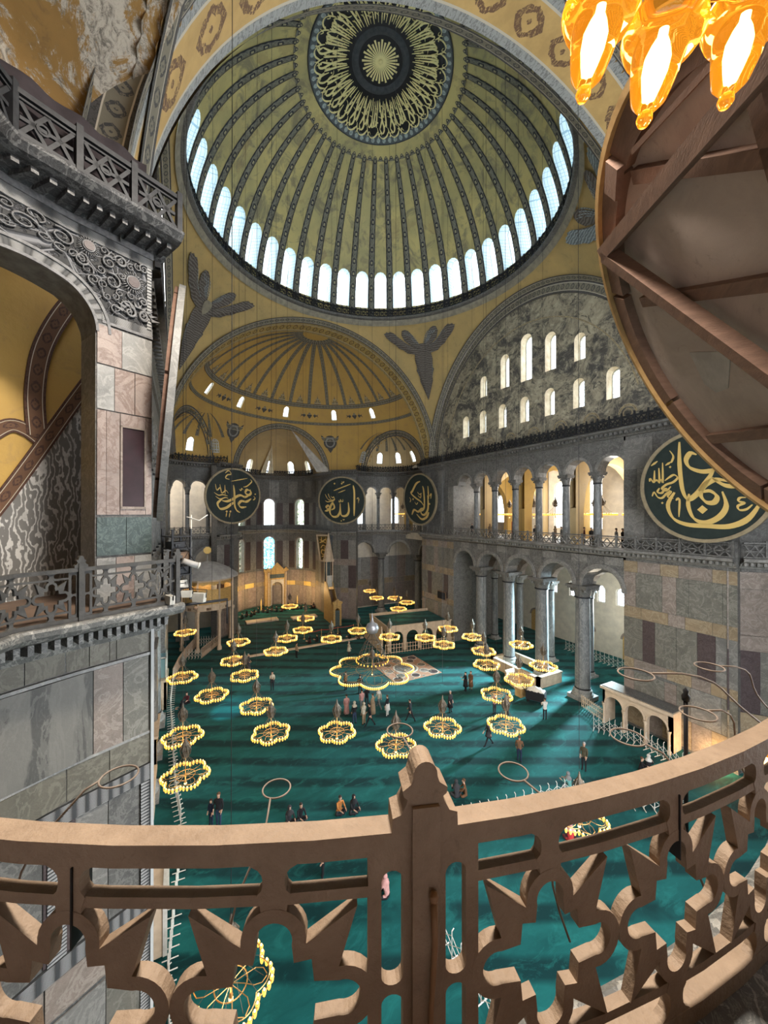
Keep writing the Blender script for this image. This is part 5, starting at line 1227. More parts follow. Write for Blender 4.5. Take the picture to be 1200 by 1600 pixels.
# ---------------------------------------------------------------- hanging ring chandeliers
m_brass = MT('warm_brass', .35, .7).set((.62,.36,.12)).m
m_chain = plain('weathered_bronze', (.16,.125,.09), .5, .4, (.09,.075,.06), 9)
m_bulb = MT('lit_lamp_glass', .3).set((.55,.33,.1)).emit((1.0,.47,.06), .72).m
m_bulbc = MT('lamp_flame_glow', .3).set((.8,.6,.3)).emit((1.0,.70,.24), 1.25).m
def ring_path(R, n=96, am=.14, lobes=6, z=0.0, ph=0):
    return [((R*(1-am+am*abs(sin(lobes*a/2+ph))*1.6))*cos(a), (R*(1-am+am*abs(sin(lobes*a/2+ph))*1.6))*sin(a), z) for a in [2*pi*k/n for k in range(n)]]
def chandelier_proto(R=1.0, nb=42, lobes=6, name='ring_chandelier', cable=34.0):
    t = thing(name, 'x', 'chandelier')
    mb = MB(); mb.tube(ring_path(R, 72, .13, lobes), .022, 5, closed=True); mb.tube(ring_path(R*.93, 72, .13, lobes, .1), .014, 4, closed=True)
    link('outer_ring', mb, m_brass, t)
    mb = MB(); mb.tube([(.42*R*cos(a), .42*R*sin(a), .02) for a in [2*pi*k/28 for k in range(28)]], .016, 5, closed=True)
    for k in range(lobes):
        a = 2*pi*(k+.5)/lobes; c, s_ = cos(a), sin(a)
        for sg in (-1,1):
            P = [(.05, 0),(.35,sg*.1),(.62,sg*.2),(.82,sg*.17),(.93,sg*.02)]
            mb.tube([((x*c-y*s_)*R, (x*s_+y*c)*R, .02+.05*sin(x*3)) for x, y in P], .012, 4, cap=False)
    link('scroll_brackets', mb, m_brass, t)
    mb = MB(); cb = MB(); pts = ring_path(R*1.0, nb, .13, lobes)
    for i, (x, y, z) in enumerate(pts):
        mb.lathe([(.0,-.11),(.025,-.10),(.045,-.06),(.05,-.01),(.06,.045),(.05,.06)], 7, 0, (x, y, z-.02)); 
        cb.lathe([(.01,.03),(.035,.055),(.03,.09),(.002,.12)], 5, 0, (x, y, z-.01))
    link('lamp_glasses', mb, m_bulb, t, kind='stuff'); link('lamp_flames', cb, m_bulbc, t, kind='stuff')
    mb = MB(); mb.tube([(0,0,-.35),(0,0,1.0)], .018, 6); mb.lathe([(.0,-.38),(.05,-.34),(.06,-.28),(.03,-.22),(.02,-.1),(.06,.0),(.02,.1)], 10); link('central_stem', mb, m_brass, t)
    mb = MB(); mb.lathe([(.0,-.46),(.06,-.42),(.065,-.37),(.0,-.33)], 8); link('pendant_lamp', mb, m_bulbc, t)
    mb = MB()
    for k in range(lobes*2):
        a = 2*pi*k/(lobes*2); r0 = R*(.86 if k % 2 else .98)*.98
        mb.tube([(r0*cos(a), r0*sin(a), .03), (r0*.5*cos(a), r0*.5*sin(a), .42), (.10*cos(a), .10*sin(a), .92)], .006, 3, cap=False)
    link('chains', mb, m_chain, t)
    mb = MB(); mb.lathe([(.04,.86),(.15,.9),(.19,1.0),(.14,1.1),(.18,1.2),(.2,1.32),(.13,1.42),(.15,1.52),(.07,1.62),(.02,1.9)], 10)
    for k in range(8):
        a = 2*pi*k/8; mb.tube([(.08*cos(a),.08*sin(a),1.6),(.26*cos(a+.3),.26*sin(a+.3),1.3),(.2*cos(a+.6),.2*sin(a+.6),1.0)], .022, 4, cap=False)
    link('crown_ornament', mb, m_chain, t)
    mb = MB(); mb.tube([(0,0,1.9),(0,0,cable)], .010, 4, cap=False); link('cable', mb, m_iron, t)
    return t
def ceil_z(x, y):
    r = hypot(x, y)
    if y < -16.4: return 12.75
    if r < 15.1: return DZ+sqrt(DR*DR-r*r)
    if abs(x) < AX+2.5 and abs(y) < 16.4 and abs(x) < AX: return ZS+sqrt(max(1, 22.6**2-r*r))-.05
    for c in ex.values():
        q = hypot(x-c[0][0], y-c[0][1])
        if q < REX-.3 and c[0][0] > 0: return ZS+.3+sqrt((REX)**2-q*q)
    v = RA*RA-y*y-(max(0, abs(x)-ox)/.909)**2
    return ZS+sqrt(max(1, v))
def fit_cable(o):
    for c in o.children:
        if c.name.startswith('cable'): c.scale = (1, 1, (ceil_z(o.location.x, o.location.y)-o.location.z+.25)/34.0)
CH = [(16.6,14.8),(10.7,10.2),(5.9,11.2),(2.3,10.8),(0.0,13.3),(4.2,15.1),(-3.0,10.8),(-6.6,10.6),(-4.6,15.1),(-8.3,15.0),(6.5,7.5),(9.6,5.7),(11.6,3.5),(15.9,1.9),(22.8,2.1),(7.3,1.8),(-8.3,7.2),(26.9,-12.1),(21.8,-10.7),(20.5,-13.1),(17.2,-13.2),(14.6,-10.3),(8.5,-1.7),(5.1,-3.7),(3.2,-6.8),(4.5,-10.7),(.6,-7.2),(1.1,-11.2),(-2.5,-9.4),(-5.0,-7.4),(-9.3,-4.3),(-10.8,1.5),(-11.0,4.8),(-12.4,-2.0),(-2.9,-13.8),(-7.4,-11.4),(-8.3,-7.6),(-18.9,.5),(-18.1,14.0)]
CL = ['in front of the domed loge at far left','over the left end of the low step','beside the man in black robes at left','left of the man in the cream jacket','above the carpet at left, alone before the bluish projected light','highest of the three hung over the left barrier','left of centre, right of the lone cable','next in front of it, left of centre over open carpet','middle one of the three hung over the left barrier','lowest and largest of those over the left barrier','left of centre just before the low step','behind the low step, left of centre','second before the pulpit from the prayer niche','nearer the pulpit on the apse axis','nearest the prayer niche','right of the low step, left of the great chandelier','in front of the walking group, centre left','farthest, small, by the right exedra column','second farthest by the right exedra','farthest above the loggia roof','right end of the cluster above the loggia roof','nearest of the cluster above the loggia roof','left of the loggia stair','before the left arches of the loggia','before the right arches of the loggia','at the right corner of the loggia','before the pale marble post right of the loggia','left of the first great column','between mosaic floor and first great column','before the marble tribune, lower of a pair','right of centre above the couple in pink and black','right of centre, beside the man in a long black coat','centre, just behind the iron hoop','right of centre above the striding man','in the right aisle arcade, before the third column','right one before the second great column','left of the parked trolley','seen below the parapet rail at right','seen through the pierced parapet at bottom left']
ch0 = None
for i, (x, y) in enumerate(CH):
    z = 4.2 if i not in (5,8,9) else 4.2
    if ch0 is None: o = ch0 = chandelier_proto(); 
    else: o = copy_tree(ch0)
    o.location = (x, y, z); o.rotation_euler = (0,0,rs.random()*3); fit_cable(o); lamp('chandelier_glow', 'POINT', (x, y, 3.95), 28, (1,.72,.38), radius=.5); o['group'] = 'small ring chandeliers over the carpet'
    o['label'] = 'lit brass ring chandelier '+CL[i]
big = chandelier_proto(3.15, 150, 8, 'great_chandelier', 34.0); big.location = (-1.4,1.5,4.2); fit_cable(big); tag(big, 'very large eight-lobed lit chandelier with a tall wire cone in the middle of the hall', 'chandelier')
mb = MB()
for (r, z) in ((1.3,.7),(1.0,1.4),(.62,2.2)): mb.tube([(r*cos(a), r*sin(a), z) for a in [2*pi*k/36 for k in range(36)]], .03, 5, closed=True)
for k in range(16):
    a = 2*pi*k/16; mb.tube([(3.0*cos(a),3.0*sin(a),.05),(1.3*cos(a),1.3*sin(a),.7),(.95*cos(a),.95*sin(a),1.5),(.62*cos(a),.62*sin(a),2.2),(.1*cos(a),.1*sin(a),3.0)], .018, 4, cap=False)
link('wire_cone', mb, m_chain, big)
mb = MB(); mb.lathe([(0,0),(.42,.12),(.55,.45),(.42,.8),(.15,.95),(.05,1.3),(.0,1.8)], 16, 0, (0,0,2.9)); link('silver_globe', mb, plain('dull_silver', (.35,.35,.38), .35, .6), big)
mb = MB(); cb = MB()
for k in range(26): a = 2*pi*k/26; mb.lathe([(.012,-.085),(.03,-.07),(.05,.03),(.045,.045)], 7, 0, (1.3*cos(a),1.3*sin(a),.78))
link('inner_lamp_glasses', mb, m_bulb, big, kind='stuff')
for i, (x, y, z) in enumerate([(9.3,-21.5,16.75),(5.9,-21.5,16.75),(2.4,-21.8,16.75),(-.8,-21.5,16.75),(-5.8,-22.0,16.8),(-9.6,-21.5,16.8),(-2.4,-26,16.8),(24.2,20.5,16.9),(27.4,20.0,16.9),(27.4,-18.6,16.8)]):
    o = copy_tree(ch0); o.location = (x, y, z); o.scale = (1.25,1.25,1.0)
    for c in list(o.children):
        if c.name.startswith('cable'): bpy.data.objects.remove(c)
    o['group'] = 'chandeliers in the upper galleries'
    o['label'] = 'lit ring chandelier edge-on in the upper gallery, ' + ['first opening from the far end','second opening from the far end','third opening from the far end','fourth opening from the far end','behind the dazzling sixth opening','in the last opening before the roundel','deep behind the fifth opening','left opening of the far left gallery','second opening of the far left gallery','behind the far right exedra arcade'][i]
# ---------------------------------------------------------------- fittings on the floor
def Fr(x0, y0, a):                               # local frame on the floor
    c, s = cos(a), sin(a); return lambda x, y, z: (x0+x*c-y*s, y0+x*s+y*c, z)
# mihrab
mh = thing('prayer_niche', 'tall gilded marble prayer niche with pointed crest in the apse', 'niche')
f = lambda s, z, d: (41.9+d, -.4-s, z)
mb = MB(); strips(mb, -2.2, 2.2, 0, 6.2, [(0,.95,0,3.3)], f, .6, 5, m=0, mr=0, back=False, ends=True); link('surround', mb, m_gilt, mh)
mb = MB(); mb.prism([(-2.4,6.2),(2.4,6.2),(2.4,6.9),(2.0,6.5),(1.6,7.0),(1.2,6.6),(0,7.9),(-1.2,6.6),(-1.6,7.0),(-2.0,6.5),(-2.4,6.9)], f, -.1, .15); link('crest', mb, m_gilt, mh)
for s_ in (-1,1):
    mb = MB(); mb.lathe([(.2,0),(.14,.3),(.13,5.4),(.2,5.8),(.2,6.1)], 10, 0, f(s_*1.55,0,-.15)); link('side_column', mb, m_mstone, mh)
    mb = MB(); mb.lathe([(.16,0),(.12,.1),(.1,1.5),(.05,1.6),(.02,1.9)], 8, 0, (39.9, -.4-s_*3.2, 0)); o = link('tall_candle', mb, m_gold, mh)
mb = MB(); mb.lathe([(.9,0),(.9,3.3),(.6,3.9),(.02,4.2)], 10, 0, (42.1,-.4,0), a0=-pi/2, a1=pi/2); link('niche_hollow', mb, m_pink, mh)
mb = MB(); mb.box(-1.3,1.3,-.08,.0,5.0,5.7,0,lambda x,y,z: f(x,z,y)); link('inscription_panel', mb, m_verd, mh)
mb = MB(); strips(mb, -1.2, 1.2, 0, 4.75, [(0,.98,0,3.3)], lambda s,z,d: f(s,z,d-.06), .05, 5, m=0, mr=0, back=False); link('inner_frame', mb, m_white, mh)
# pulpit
mn = thing('pulpit', 'tall narrow marble pulpit with stair portal and pointed spire, right of the prayer niche', 'pulpit')
G = Fr(24.6, -5.5, -.03)
mb = MB(); mb.prism([(0,0),(4.9,0),(4.9,6.0),(3.6,6.0),(0,1.6)], lambda x, z, d: G(x, d, z), -.55, -.42); mb.prism([(0,0),(4.9,0),(4.9,6.0),(3.6,6.0),(0,1.6)], lambda x, z, d: G(x, d, z), .42, .55); link('side_wall', mb, m_gilt, mn)
mb = MB(); mb.prism([(0,0),(3.8,4.6),(4.9,4.6),(4.9,0)], lambda x, z, d: G(x, d, z), -.4, .4); link('stair', mb, m_brown, mn)
mb = MB(); strips(mb, -.62, .62, 0, 3.3, [(0,.36,0,2.3)], lambda s, z, d: G(-.12+d, s, z), .25, 5, m=0, mr=0, ends=True); mb.prism([(-.75,3.3),(.75,3.3),(.75,3.6),(.35,3.7),(0,4.1),(-.35,3.7),(-.75,3.6)], lambda s, z, d: G(-.2+d, s, z), 0, .4); link('portal', mb, m_gilt, mn)
mb = MB(); mb.box(-.1,-.05,-.34,.34,0,2.3,0,lambda x,y,z: G(x,y,z)); link('portal_curtain', mb, m_verd, mn)
for sx in (3.7,4.8):
    for sy in (-.5,.5): mb = MB(); mb.box(sx-.07,sx+.07,sy-.07,sy+.07,4.6,9.3,0,lambda x,y,z: G(x,y,z)); link('canopy_post', mb, m_mstone, mn)
mb = MB(); mb.box(3.5,5.0,-.7,.7,9.2,9.6,0,lambda x,y,z: G(x,y,z)); c_ = G(4.25,0,0); mb.lathe([(.85,9.6),(.8,10.0),(.5,11.4),(.12,13.4),(.02,13.9)], 8, 0, c_, smooth=False); link('spire', mb, m_mstone, mn)
mb = MB(); mb.box(4.7,4.75,-.45,.45,5.4,9.2,0,lambda x,y,z: G(x,y,z)); link('canopy_back', mb, m_verd, mn)
mb = MB(); mb.box(3.66,3.7,-.4,.4,5.2,7.0,0,lambda x,y,z: G(x,y,z)); link('white_banner', mb, m_whitemetal, mn)
# gilt calligraphy panel on the choir wall
gp = thing('gilt_inscription_panel', 'tilted gilt-framed rectangular panel of Arabic lettering above the pulpit stair', 'panel')
f = frame_at((30.3,-5.45,11.2), (-.55,.8,-.22))
mb = MB(); mb.box(-1.25,1.25,-2.3,2.3,-.12,0,0,lambda x,y,z: f(x,y,z)); link('board', mb, plain('dark_bronze_board', (.10,.075,.03), .5), gp)
mb = MB()
for (a,b,c,d) in ((-1.25,1.25,-2.3,-2.05),(-1.25,1.25,2.05,2.3),(-1.25,-1.0,-2.3,2.3),(1.0,1.25,-2.3,2.3)): mb.box(a,b,c,d,0,.1,0,lambda x,y,z: f(x,y,z))
link('frame', mb, m_mstone, gp)
mb = MB()
for L_ in ([(-.7,1.5),(-.2,1.2),(.5,1.5),(.7,1.0)],[(-.8,.9),(0,1.1),(.8,.6)],[(.6,1.9),(.55,.9)],[(-.3,1.9),(-.35,1.0)],[(-.7,0),(-.2,.5),(.4,.2),(.1,-.4),(-.5,-.3),(-.7,-.9),(0,-1.1),(.7,-.8)],[(.7,.3),(.6,-.5)],[(-.8,-1.5),(0,-1.3),(.8,-1.7)],[(-.5,-1.8),(.3,-1.7)],[(.1,.3),(.0,-.9)]): stroke(mb, L_, .2, f, 0, .04)
link('letters', mb, m_gold, gp)
# sultan's loge
lg = thing('royal_loge', 'octagonal marble loge with a shallow domed roof on slender columns at far left', 'loge')
cx, cy = 25.1, 12.2; R8 = 3.15
o8 = lambda r, k, z: (cx+r*cos(pi/8+k*pi/4), cy+r*sin(pi/8+k*pi/4), z)
mb = MB(); mb.lathe([(3.75,8.75),(3.75,8.95),(3.5,9.15),(2.6,9.8),(1.2,10.5),(0,10.75)], 24, 0, (cx,cy,0)); link('dome_roof', mb, m_lead, lg)
mb = MB(); mb.lathe([(.06,10.7),(.05,11.6),(.02,11.7)], 8, 0, (cx,cy,0)); n = 12
f = frame_at((cx,cy,12.1), (-.9,.1,0)); o = link('finial_stem', mb, m_lead, lg)
mb = MB(); mb.prism([(.5*(1 if i % 2 else .85)*cos(2*pi*i/16), .5*(1 if i % 2 else .85)*sin(2*pi*i/16)) for i in range(16)], f, -.05, .05); link('finial_rosette', mb, m_gold, o)
for k in range(8):
    a, b = o8(R8,k,0), o8(R8,k+1,0)
    g8, l8 = line_map(a[0], a[1], b[0], b[1], 1); q = lambda x, y, z: g8(x, z, y)
    mb = MB(); mb.box(0,l8,-.08,.08,4.9,5.5,0,q); mb.box(0,l8,-.12,.12,5.5,5.7,0,q); link('floor_beam', mb, m_mstone, lg); mb = MB(); mb.box(0,l8,-.1,.1,8.45,8.8,0,q); link('cornice_beam', mb, m_mstone, lg)
    mb = MB(); mb.box(.12,l8-.12,-.03,.03,5.7,7.5,0,q); link('lattice_screen', mb, m_gilt, lg)
    mb = MB(); mb.prism([(.1,8.45),(.1,8.2),(l8*.25,7.95),(l8*.5,8.2),(l8*.75,7.95),(l8-.1,8.2),(l8-.1,8.45)], lambda x, z, d: g8(x, z, d), -.05, .05); link('shaped_valance', mb, m_gilt, lg)
    mb = MB(); mb.box(-.07,.07,-.09,.09,5.5,8.6,0,q); mb.lathe([(.28,0),(.28,.3),(.2,.5),(.17,.6),(.16,4.4),(.27,4.8),(.27,4.95)], 12, 0, (a[0],a[1],0)); link('column', mb, m_mstone, lg)
mb = MB(); mb.lathe([(0,5.0),(3.1,5.0),(3.1,5.3),(0,5.3)], 8, 0, (cx,cy,0), smooth=False); link('floor_slab', mb, m_brown, lg)
# muezzins' loggia
mz = thing('muezzin_loggia', 'low pink-white marble loggia with pointed arches and a green-carpeted roof before the right pier', 'loggia')
G = Fr(11.5, -6.9, radians(-97)); LW, LDp = 8.9, 6.5   # x along the front (southwards), y towards +east
mb = MB(); strips(mb, 0, LW, 0, 3.0, [(1.35+2.07*k, .82, 0, 1.55) for k in range(4)], lambda s, z, d: G(s, d, z), .25, 5, m=0, mr=0, ends=True); link('front_arcade', mb, m_mstone, mz)
mb = MB(); strips(mb, 0, LDp, 0, 3.0, [(1.2+2.0*k, .8, 0, 1.55) for k in range(3)], lambda s, z, d: G(d, s, z), .25, 5, m=0, mr=0, ends=True); link('side_arcade', mb, m_mstone, mz)
mb = MB(); mb.box(.25,LW,.25,LDp,2.6,2.75,0,G); link('roof_carpet', mb, m_carpet, mz)
mb = MB(); mb.box(-.1,LW+.1,-.1,.12,3.0,3.12,0,G); mb.box(-.1,.12,-.1,LDp,3.0,3.12,0,G); mb.box(-.05,LW,LDp-.1,LDp,2.6,3.1,0,G); link('coping', mb, m_mstone, mz)
mb = MB(); mb.prism([(-.2,0),(-.2,3.0),(0,3.2),(6.5,.3),(6.5,0)], lambda x, z, d: G(-d-.7, x, z), 0, .12); link('stair_parapet', mb, m_mstone, mz)
# picket barriers and folding barriers ------------------------------------------------------
def along(pts, step):
    out = []; acc = 0
    for (x0,y0), (x1,y1) in zip(pts, pts[1:]):
        l = hypot(x1-x0, y1-y0); n = max(1, round(l/step))
        for k in range(n): out.append((x0+(x1-x0)*k/n, y0+(y1-y0)*k/n))
    out.append(pts[-1]); return out
def barrier(name, label, pts, h=1.0, step=.35, mat=None, style='picket', cat='barrier'):
    mat = mat or m_mstone; t = thing(name, label, cat, (pts[0][0], pts[0][1], 0)); P = along(pts, step); ox_, oy_ = pts[0]
    P = [(x-ox_, y-oy_) for x, y in P]; mb = MB(); N = len(P)
    for i, (x, y) in enumerate(P):
        a = P[max(0,i-1)]; b = P[min(N-1,i+1)]; dx, dy = b[0]-a[0], b[1]-a[1]; l = hypot(dx, dy) or 1; nx, ny = -dy/l, dx/l
        if style == 'picket': mb.tube([(x,y,0),(x,y,h)], .035, 4); mb.lathe([(.0,.06),(.045,.0),(0,-.03)], 4, 0, (x,y,h))
        if style == 'solid': mb.tube([(x,y,0),(x,y,h)], .05, 4)
        if style == 'fold':
            mb.tube([(x,y,0),(x,y,h)], .022, 4); mb.tube([(x-nx*.28,y-ny*.28,.03),(x+nx*.28,y+ny*.28,.03)], .025, 4)
            mb.tube([(x,y,h),(x+nx*.1,y+ny*.1,h+.06)], .022, 4)
    link('uprights', mb, mat, t, kind='stuff' if N > 60 else None)
    mb = MB()
    if style == 'fold':
        for (x0,y0),(x1,y1) in zip(P, P[1:]):
            for (a, b) in ((.15,.55),(.55,.15),(.55,.92),(.92,.55)): mb.tube([(x0,y0,a),(x1,y1,b)], .014, 3, cap=False)
    else:
        for z in ((.12, h*.55, h-.1) if style == 'picket' else (.1, h-.04)): mb.tube([(x,y,z) for x, y in P], .03 if style == 'picket' else .06, 4)
        if style == 'solid':
            for (x0,y0),(x1,y1) in zip(P, P[1:]): mb.quad([(x0,y0,.1),(x1,y1,.1),(x1,y1,h*.45),(x0,y0,h*.45)])
    link('rails', mb, mat, t); return t
barrier('picket_barrier', 'white picket barrier standing before the arches of the loggia', [(11.0,-6.4),(9.6,-15.6)], 1.15, .36)
m_tan = plain('tan_wood_rail', (.42,.32,.24), .6, 0, (.32,.24,.18), 3)
barrier('curved_balustrade', 'long curving tan balustrade descending from the loge at left', [(25.6,13.2),(23.4,13.9),(20.4,14.8),(17.8,15.4),(14.6,15.9)], 1.3, .33, m_tan, 'solid', 'balustrade')
barrier('straight_balustrade', 'short straight tan balustrade beside the loge columns', [(24.6,10.7),(20.2,13.0)], 1.2, .33, m_tan, 'solid', 'balustrade')
barrier('folding_barrier', 'white folding lattice barrier crossing between the two tan balustrades', [(20.2,13.1),(20.6,14.7)], 1.1, .3, m_whitemetal, 'fold')
barrier('folding_barrier', 'white folding lattice barrier behind it, next to the loge column', [(24.4,10.9),(24.9,13.2)], 1.1, .3, m_whitemetal, 'fold')
barrier('folding_barrier', 'long white folding barrier running under the left chandeliers down to the parapet', [(14.4,15.9),(8.4,16.0),(1.4,15.7),(-2.9,15.5),(-5.7,15.2),(-7.9,15.2),(-10.5,15.4),(-13.4,15.6),(-15.5,15.5)], 1.1, .42, m_whitemetal, 'fold')
barrier('folding_barrier', 'white folding lattice barrier before the marble fountain arcade at right', [(-10.6,-13.2),(-11.9,-13.8),(-13.5,-14.2),(-16.3,-13.8)], 1.15, .38, m_whitemetal, 'fold')
barrier('folding_barrier', 'white folding barrier whose tips show just over the parapet rail', [(-12.9,2.3),(-13.4,.3),(-14.3,-4.8),(-16.2,-7.3),(-18.3,-9.8)], 1.1, .55, m_whitemetal, 'fold')
barrier('folding_barrier', 'white folding barrier seen through the parapet below the central post', [(-16.6,6.2),(-18.6,6.1),(-20.6,6.0)], 1.1, .45, m_whitemetal, 'fold')
barrier('folding_barrier', 'white folding barrier along the far wall of the right aisle', [(-13.5,-26.5),(2,-27.0)], 1.2, .5, m_whitemetal, 'fold')
barrier('picket_barrier', 'low marble lattice barrier joining the nearest column and the fountain arcade', [(-7.9,-15.7),(-10.4,-15.0)], 1.0, .22)
# low step across the nave and platforms before the apse
st_ = thing('low_step', 'long low marble step crossing the carpet before the apse', 'step'); mb = MB(); mb.box(17.6,18.0,-6.6,10.2,0,.16); link('kerb', mb, m_mstone, st_)
st_ = thing('low_platform', 'low pair of pale carpeted platform edges before the prayer niche', 'platform'); mb = MB(); mb.box(31.6,33.2,1.6,6.4,0,.22); link('left_edge', mb, m_mstone, st_); mb = MB(); mb.box(30.6,32.2,-4.4,-.4,0,.22); link('right_edge', mb, m_mstone, st_)
st_ = thing('rope_barrier', 'red rope barrier stretched in front of the pulpit', 'barrier')
mb = MB()
for y in (-6.6,-4.2,-1.8,.6): mb.lathe([(.16,0),(.16,.03),(.025,.05),(.025,.95),(.04,1.0)], 8, 0, (21.0,y,0))
link('posts', mb, m_gold, st_); mb = MB(); mb.tube([(21.0,-6.6+7.2*k/18,.9-.1*abs(sin(k*pi/6))) for k in range(19)], .05, 5); link('rope', mb, m_redc, st_)
# mosaic square of discs
om = thing('mosaic_square', 'square of inlaid coloured marble discs uncovered in the carpet', 'pavement')
mb = MB(); mb.box(3.6,9.2,-9.2,-3.6,0,.025); link('ground', mb, plain('pinkish_mosaic_ground', (.44,.25,.17), .5, 0, (.32,.18,.12), 6), om)
def fl_disc(x, y, r, m_):
    mb = MB(); n = 24; mb.prism([[(x+r*cos(2*pi*k/n), y+r*sin(2*pi*k/n)) for k in range(n)],[(x+r*.86*cos(2*pi*k/n), y+r*.86*sin(2*pi*k/n)) for k in range(n)]], lambda a,b,d: (a,b,d), .025, .04); o = link('inlaid_ring', mb, m_white, om)
    mb = MB(); mb.prism([(x+r*.85*cos(2*pi*k/n), y+r*.85*sin(2*pi*k/n)) for k in range(n)], lambda a,b,d: (a,b,d), .025, .035); link('inlaid_disc', mb, m_, o)
fl_disc(6.4,-6.4,1.4,m_grey); rs = random.Random(4)
for k in range(8): a = 2*pi*k/8; fl_disc(6.4+2.05*cos(a), -6.4+2.05*sin(a), .5, [m_green,m_porph,m_pink][k%3])
for sx in (-1,1):
    for sy in (-1,1): fl_disc(6.4+sx*2.15, -6.4+sy*2.15, .58, m_porph)
for k in range(12): a = 2*pi*(k+.5)/12; fl_disc(6.4+1.65*cos(a)*1.6, -6.4+1.65*sin(a)*1.6, .2, m_pink)
# marble tribune round the columns, trolley, fountain arcade
tb = thing('marble_tribune', 'low pale marble enclosure around the second and third great columns', 'tribune')
for (a,b,c,d,h) in ((-3.9,2.4,-15.3,-15.0,1.0),(-3.9,-3.6,-18.2,-15.0,1.0),(2.1,2.4,-18.2,-15.0,1.0),(-3.9,2.4,-18.4,-18.2,1.0)): mb = MB(); mb.box(a,b,c,d,0,h); mb.box(a-.06,b+.06,c-.06,d+.06,h,h+.1); link('parapet_wall', mb, m_mstone, tb)
mb = MB(); mb.box(-3.6,2.1,-18.2,-15.3,0,.35); link('dais', mb, m_carpet, tb)
mb = MB(); mb.prism([(0,0),(2.4,0),(0,1.1)], lambda x, z, d: (-1.0-x*.75, -13.6-d+x*.2, z), 0, 1.2); link('stair_block', mb, m_mstone, tb)
tr = thing('covered_trolley', 'dark trolley piled under a white cloth beside the tribune', 'trolley')
G = Fr(-5.4,-12.9,.5); mb = MB(); mb.box(-.8,.8,-.45,.45,.25,1.0,0,G)
for sx in (-.6,.6):
    for sy in (-.35,.35): mb.lathe([(0,0),(.1,.02),(.12,.12),(.1,.22),(0,.24)], 8, 0, G(sx,sy,0))
link('cart', mb, m_blk, tr); mb = MB(); mb.grid(lambda u, v: G(-.75+1.5*u, -.4+.8*v, 1.0+.35*sin(pi*u)*sin(pi*v)+.07*sin(u*17+v*9)), 10, 6); link('cloth', mb, m_whitemetal, tr)
mb = MB(); mb.tube([G(.8,0,.6), G(1.3,0,1.2), G(1.4,0,1.25)], .03, 6); link('handle', mb, m_iron, tr)
bx_ = thing('wooden_crate', 'small pale wooden crate standing by the covered trolley', 'crate'); mb = MB(); mb.box(-4.3,-3.6,-12.9,-12.2,0,.75); mb.box(-4.36,-3.54,-12.96,-12.14,.75,.82); link('box', mb, m_honeyw, bx_)
fa = thing('fountain_arcade', 'marble bench arcade of three round arches with a grey slab roof against the right pier', 'arcade')
mb = MB(); strips(mb, 0, 4.9, 0, 2.75, [(.9+1.55*k, .66, 0, 1.65) for k in range(3)], lambda s, z, d: (-15.1+s, -15.0-d, z), .3, 5, m=0, mr=0, ends=True); link('front', mb, m_mstone, fa)
for k in range(4):
    mb = MB(); mb.lathe([(.13,0),(.13,.2),(.09,.3),(.085,1.35),(.14,1.55),(.14,1.65)], 10, 0, (-15.1+.12+1.55*k, -14.95, 0)); link('colonnette', mb, m_mstone, fa)
for k in range(3): q = MB(); arch_ring(q, lambda a,b,d: (-15.1+a, -15.0-d, b), .9+1.55*k, 1.65, .66, .76, -.05, .02, n=14); link('archivolt', q, m_mstone, fa)
mb = MB(); mb.box(-15.3,-10.1,-16.35,-14.8,2.75,2.95); link('roof_slab', mb, m_mstone, fa); mb = MB(); mb.box(-15.2,-10.2,-16.3,-14.95,2.95,3.0); link('slate_top', mb, m_dgrey, fa)
for a in (-15.1,-10.4): mb = MB(); mb.box(a,a+.2,-16.35,-15.0,0,2.75); link('end_wall', mb, m_mstone, fa)
# marble tribunes between the left columns
for i, (x0, x1, y0, y1, h, lab) in enumerate(((8.6,11.2,16.3,18.6,2.4,'pink-white arched marble tribune at the left edge below the pale blue case'),(-.4,2.6,16.6,18.6,2.3,'pale marble tribune with an arch, left of the upper barrier chandeliers'),(-7.0,-3.6,16.5,18.6,2.2,'carved pale marble tribune behind the lowest barrier chandelier'))):
    t = thing('marble_platform', lab, 'platform')
    mb = MB(); strips(mb, 0, x1-x0, 0, h, [((x1-x0)*.5, .7, 0, 1.0)], lambda s, z, d: (x0+s, y0+d, z), .2, 5, m=0, mr=0, ends=True); link('front', mb, m_mstone, t)
    mb = MB(); strips(mb, 0, y1-y0, 0, h, [((y1-y0)*.5, .6, 0, 1.0)], lambda s, z, d: (x0+d, y0+s, z), .2, 5, m=0, mr=0, ends=True); link('side', mb, m_mstone, t)
    mb = MB(); mb.box(x0-.1,x1+.1,y0-.1,y1,h,h+.18); link('top_slab', mb, m_mstone, t)
    mb = MB(); mb.box(x0+.3,x1-.3,y0-.03,y0+.0,h-.5,h-.15); link('carved_frieze', mb, m_gilt, t)
t = thing('display_case', 'pale blue glass case in a white frame on the left tribune', 'case'); mb = MB()
for (a,b,c,d,e,f_) in ((9.0,9.1,16.3,16.4,2.6,4.4),(10.9,11.0,16.3,16.4,2.6,4.4),(9.0,9.1,18.2,18.3,2.6,4.4),(10.9,11.0,18.2,18.3,2.6,4.4),(9.0,11.0,16.3,16.4,4.3,4.4),(9.0,9.1,16.3,18.3,4.3,4.4),(9.0,11.0,18.2,18.3,4.3,4.4)): mb.box(a,b,c,d,e,f_)
link('frame', mb, m_whitemetal, t); mb = MB(); mb.box(9.1,10.9,16.4,18.2,2.6,4.2); link('glazing', mb, plain('pale_blue_panel', (.20,.36,.40), .3), t)
t = thing('white_cabinet', 'white framed cabinet against the pier foot below the left chandeliers', 'cabinet'); mb = MB(); mb.box(-12.3,-9.3,15.75,16.3,0,2.3); link('carcass', mb, m_mstone, t)
mb = MB()
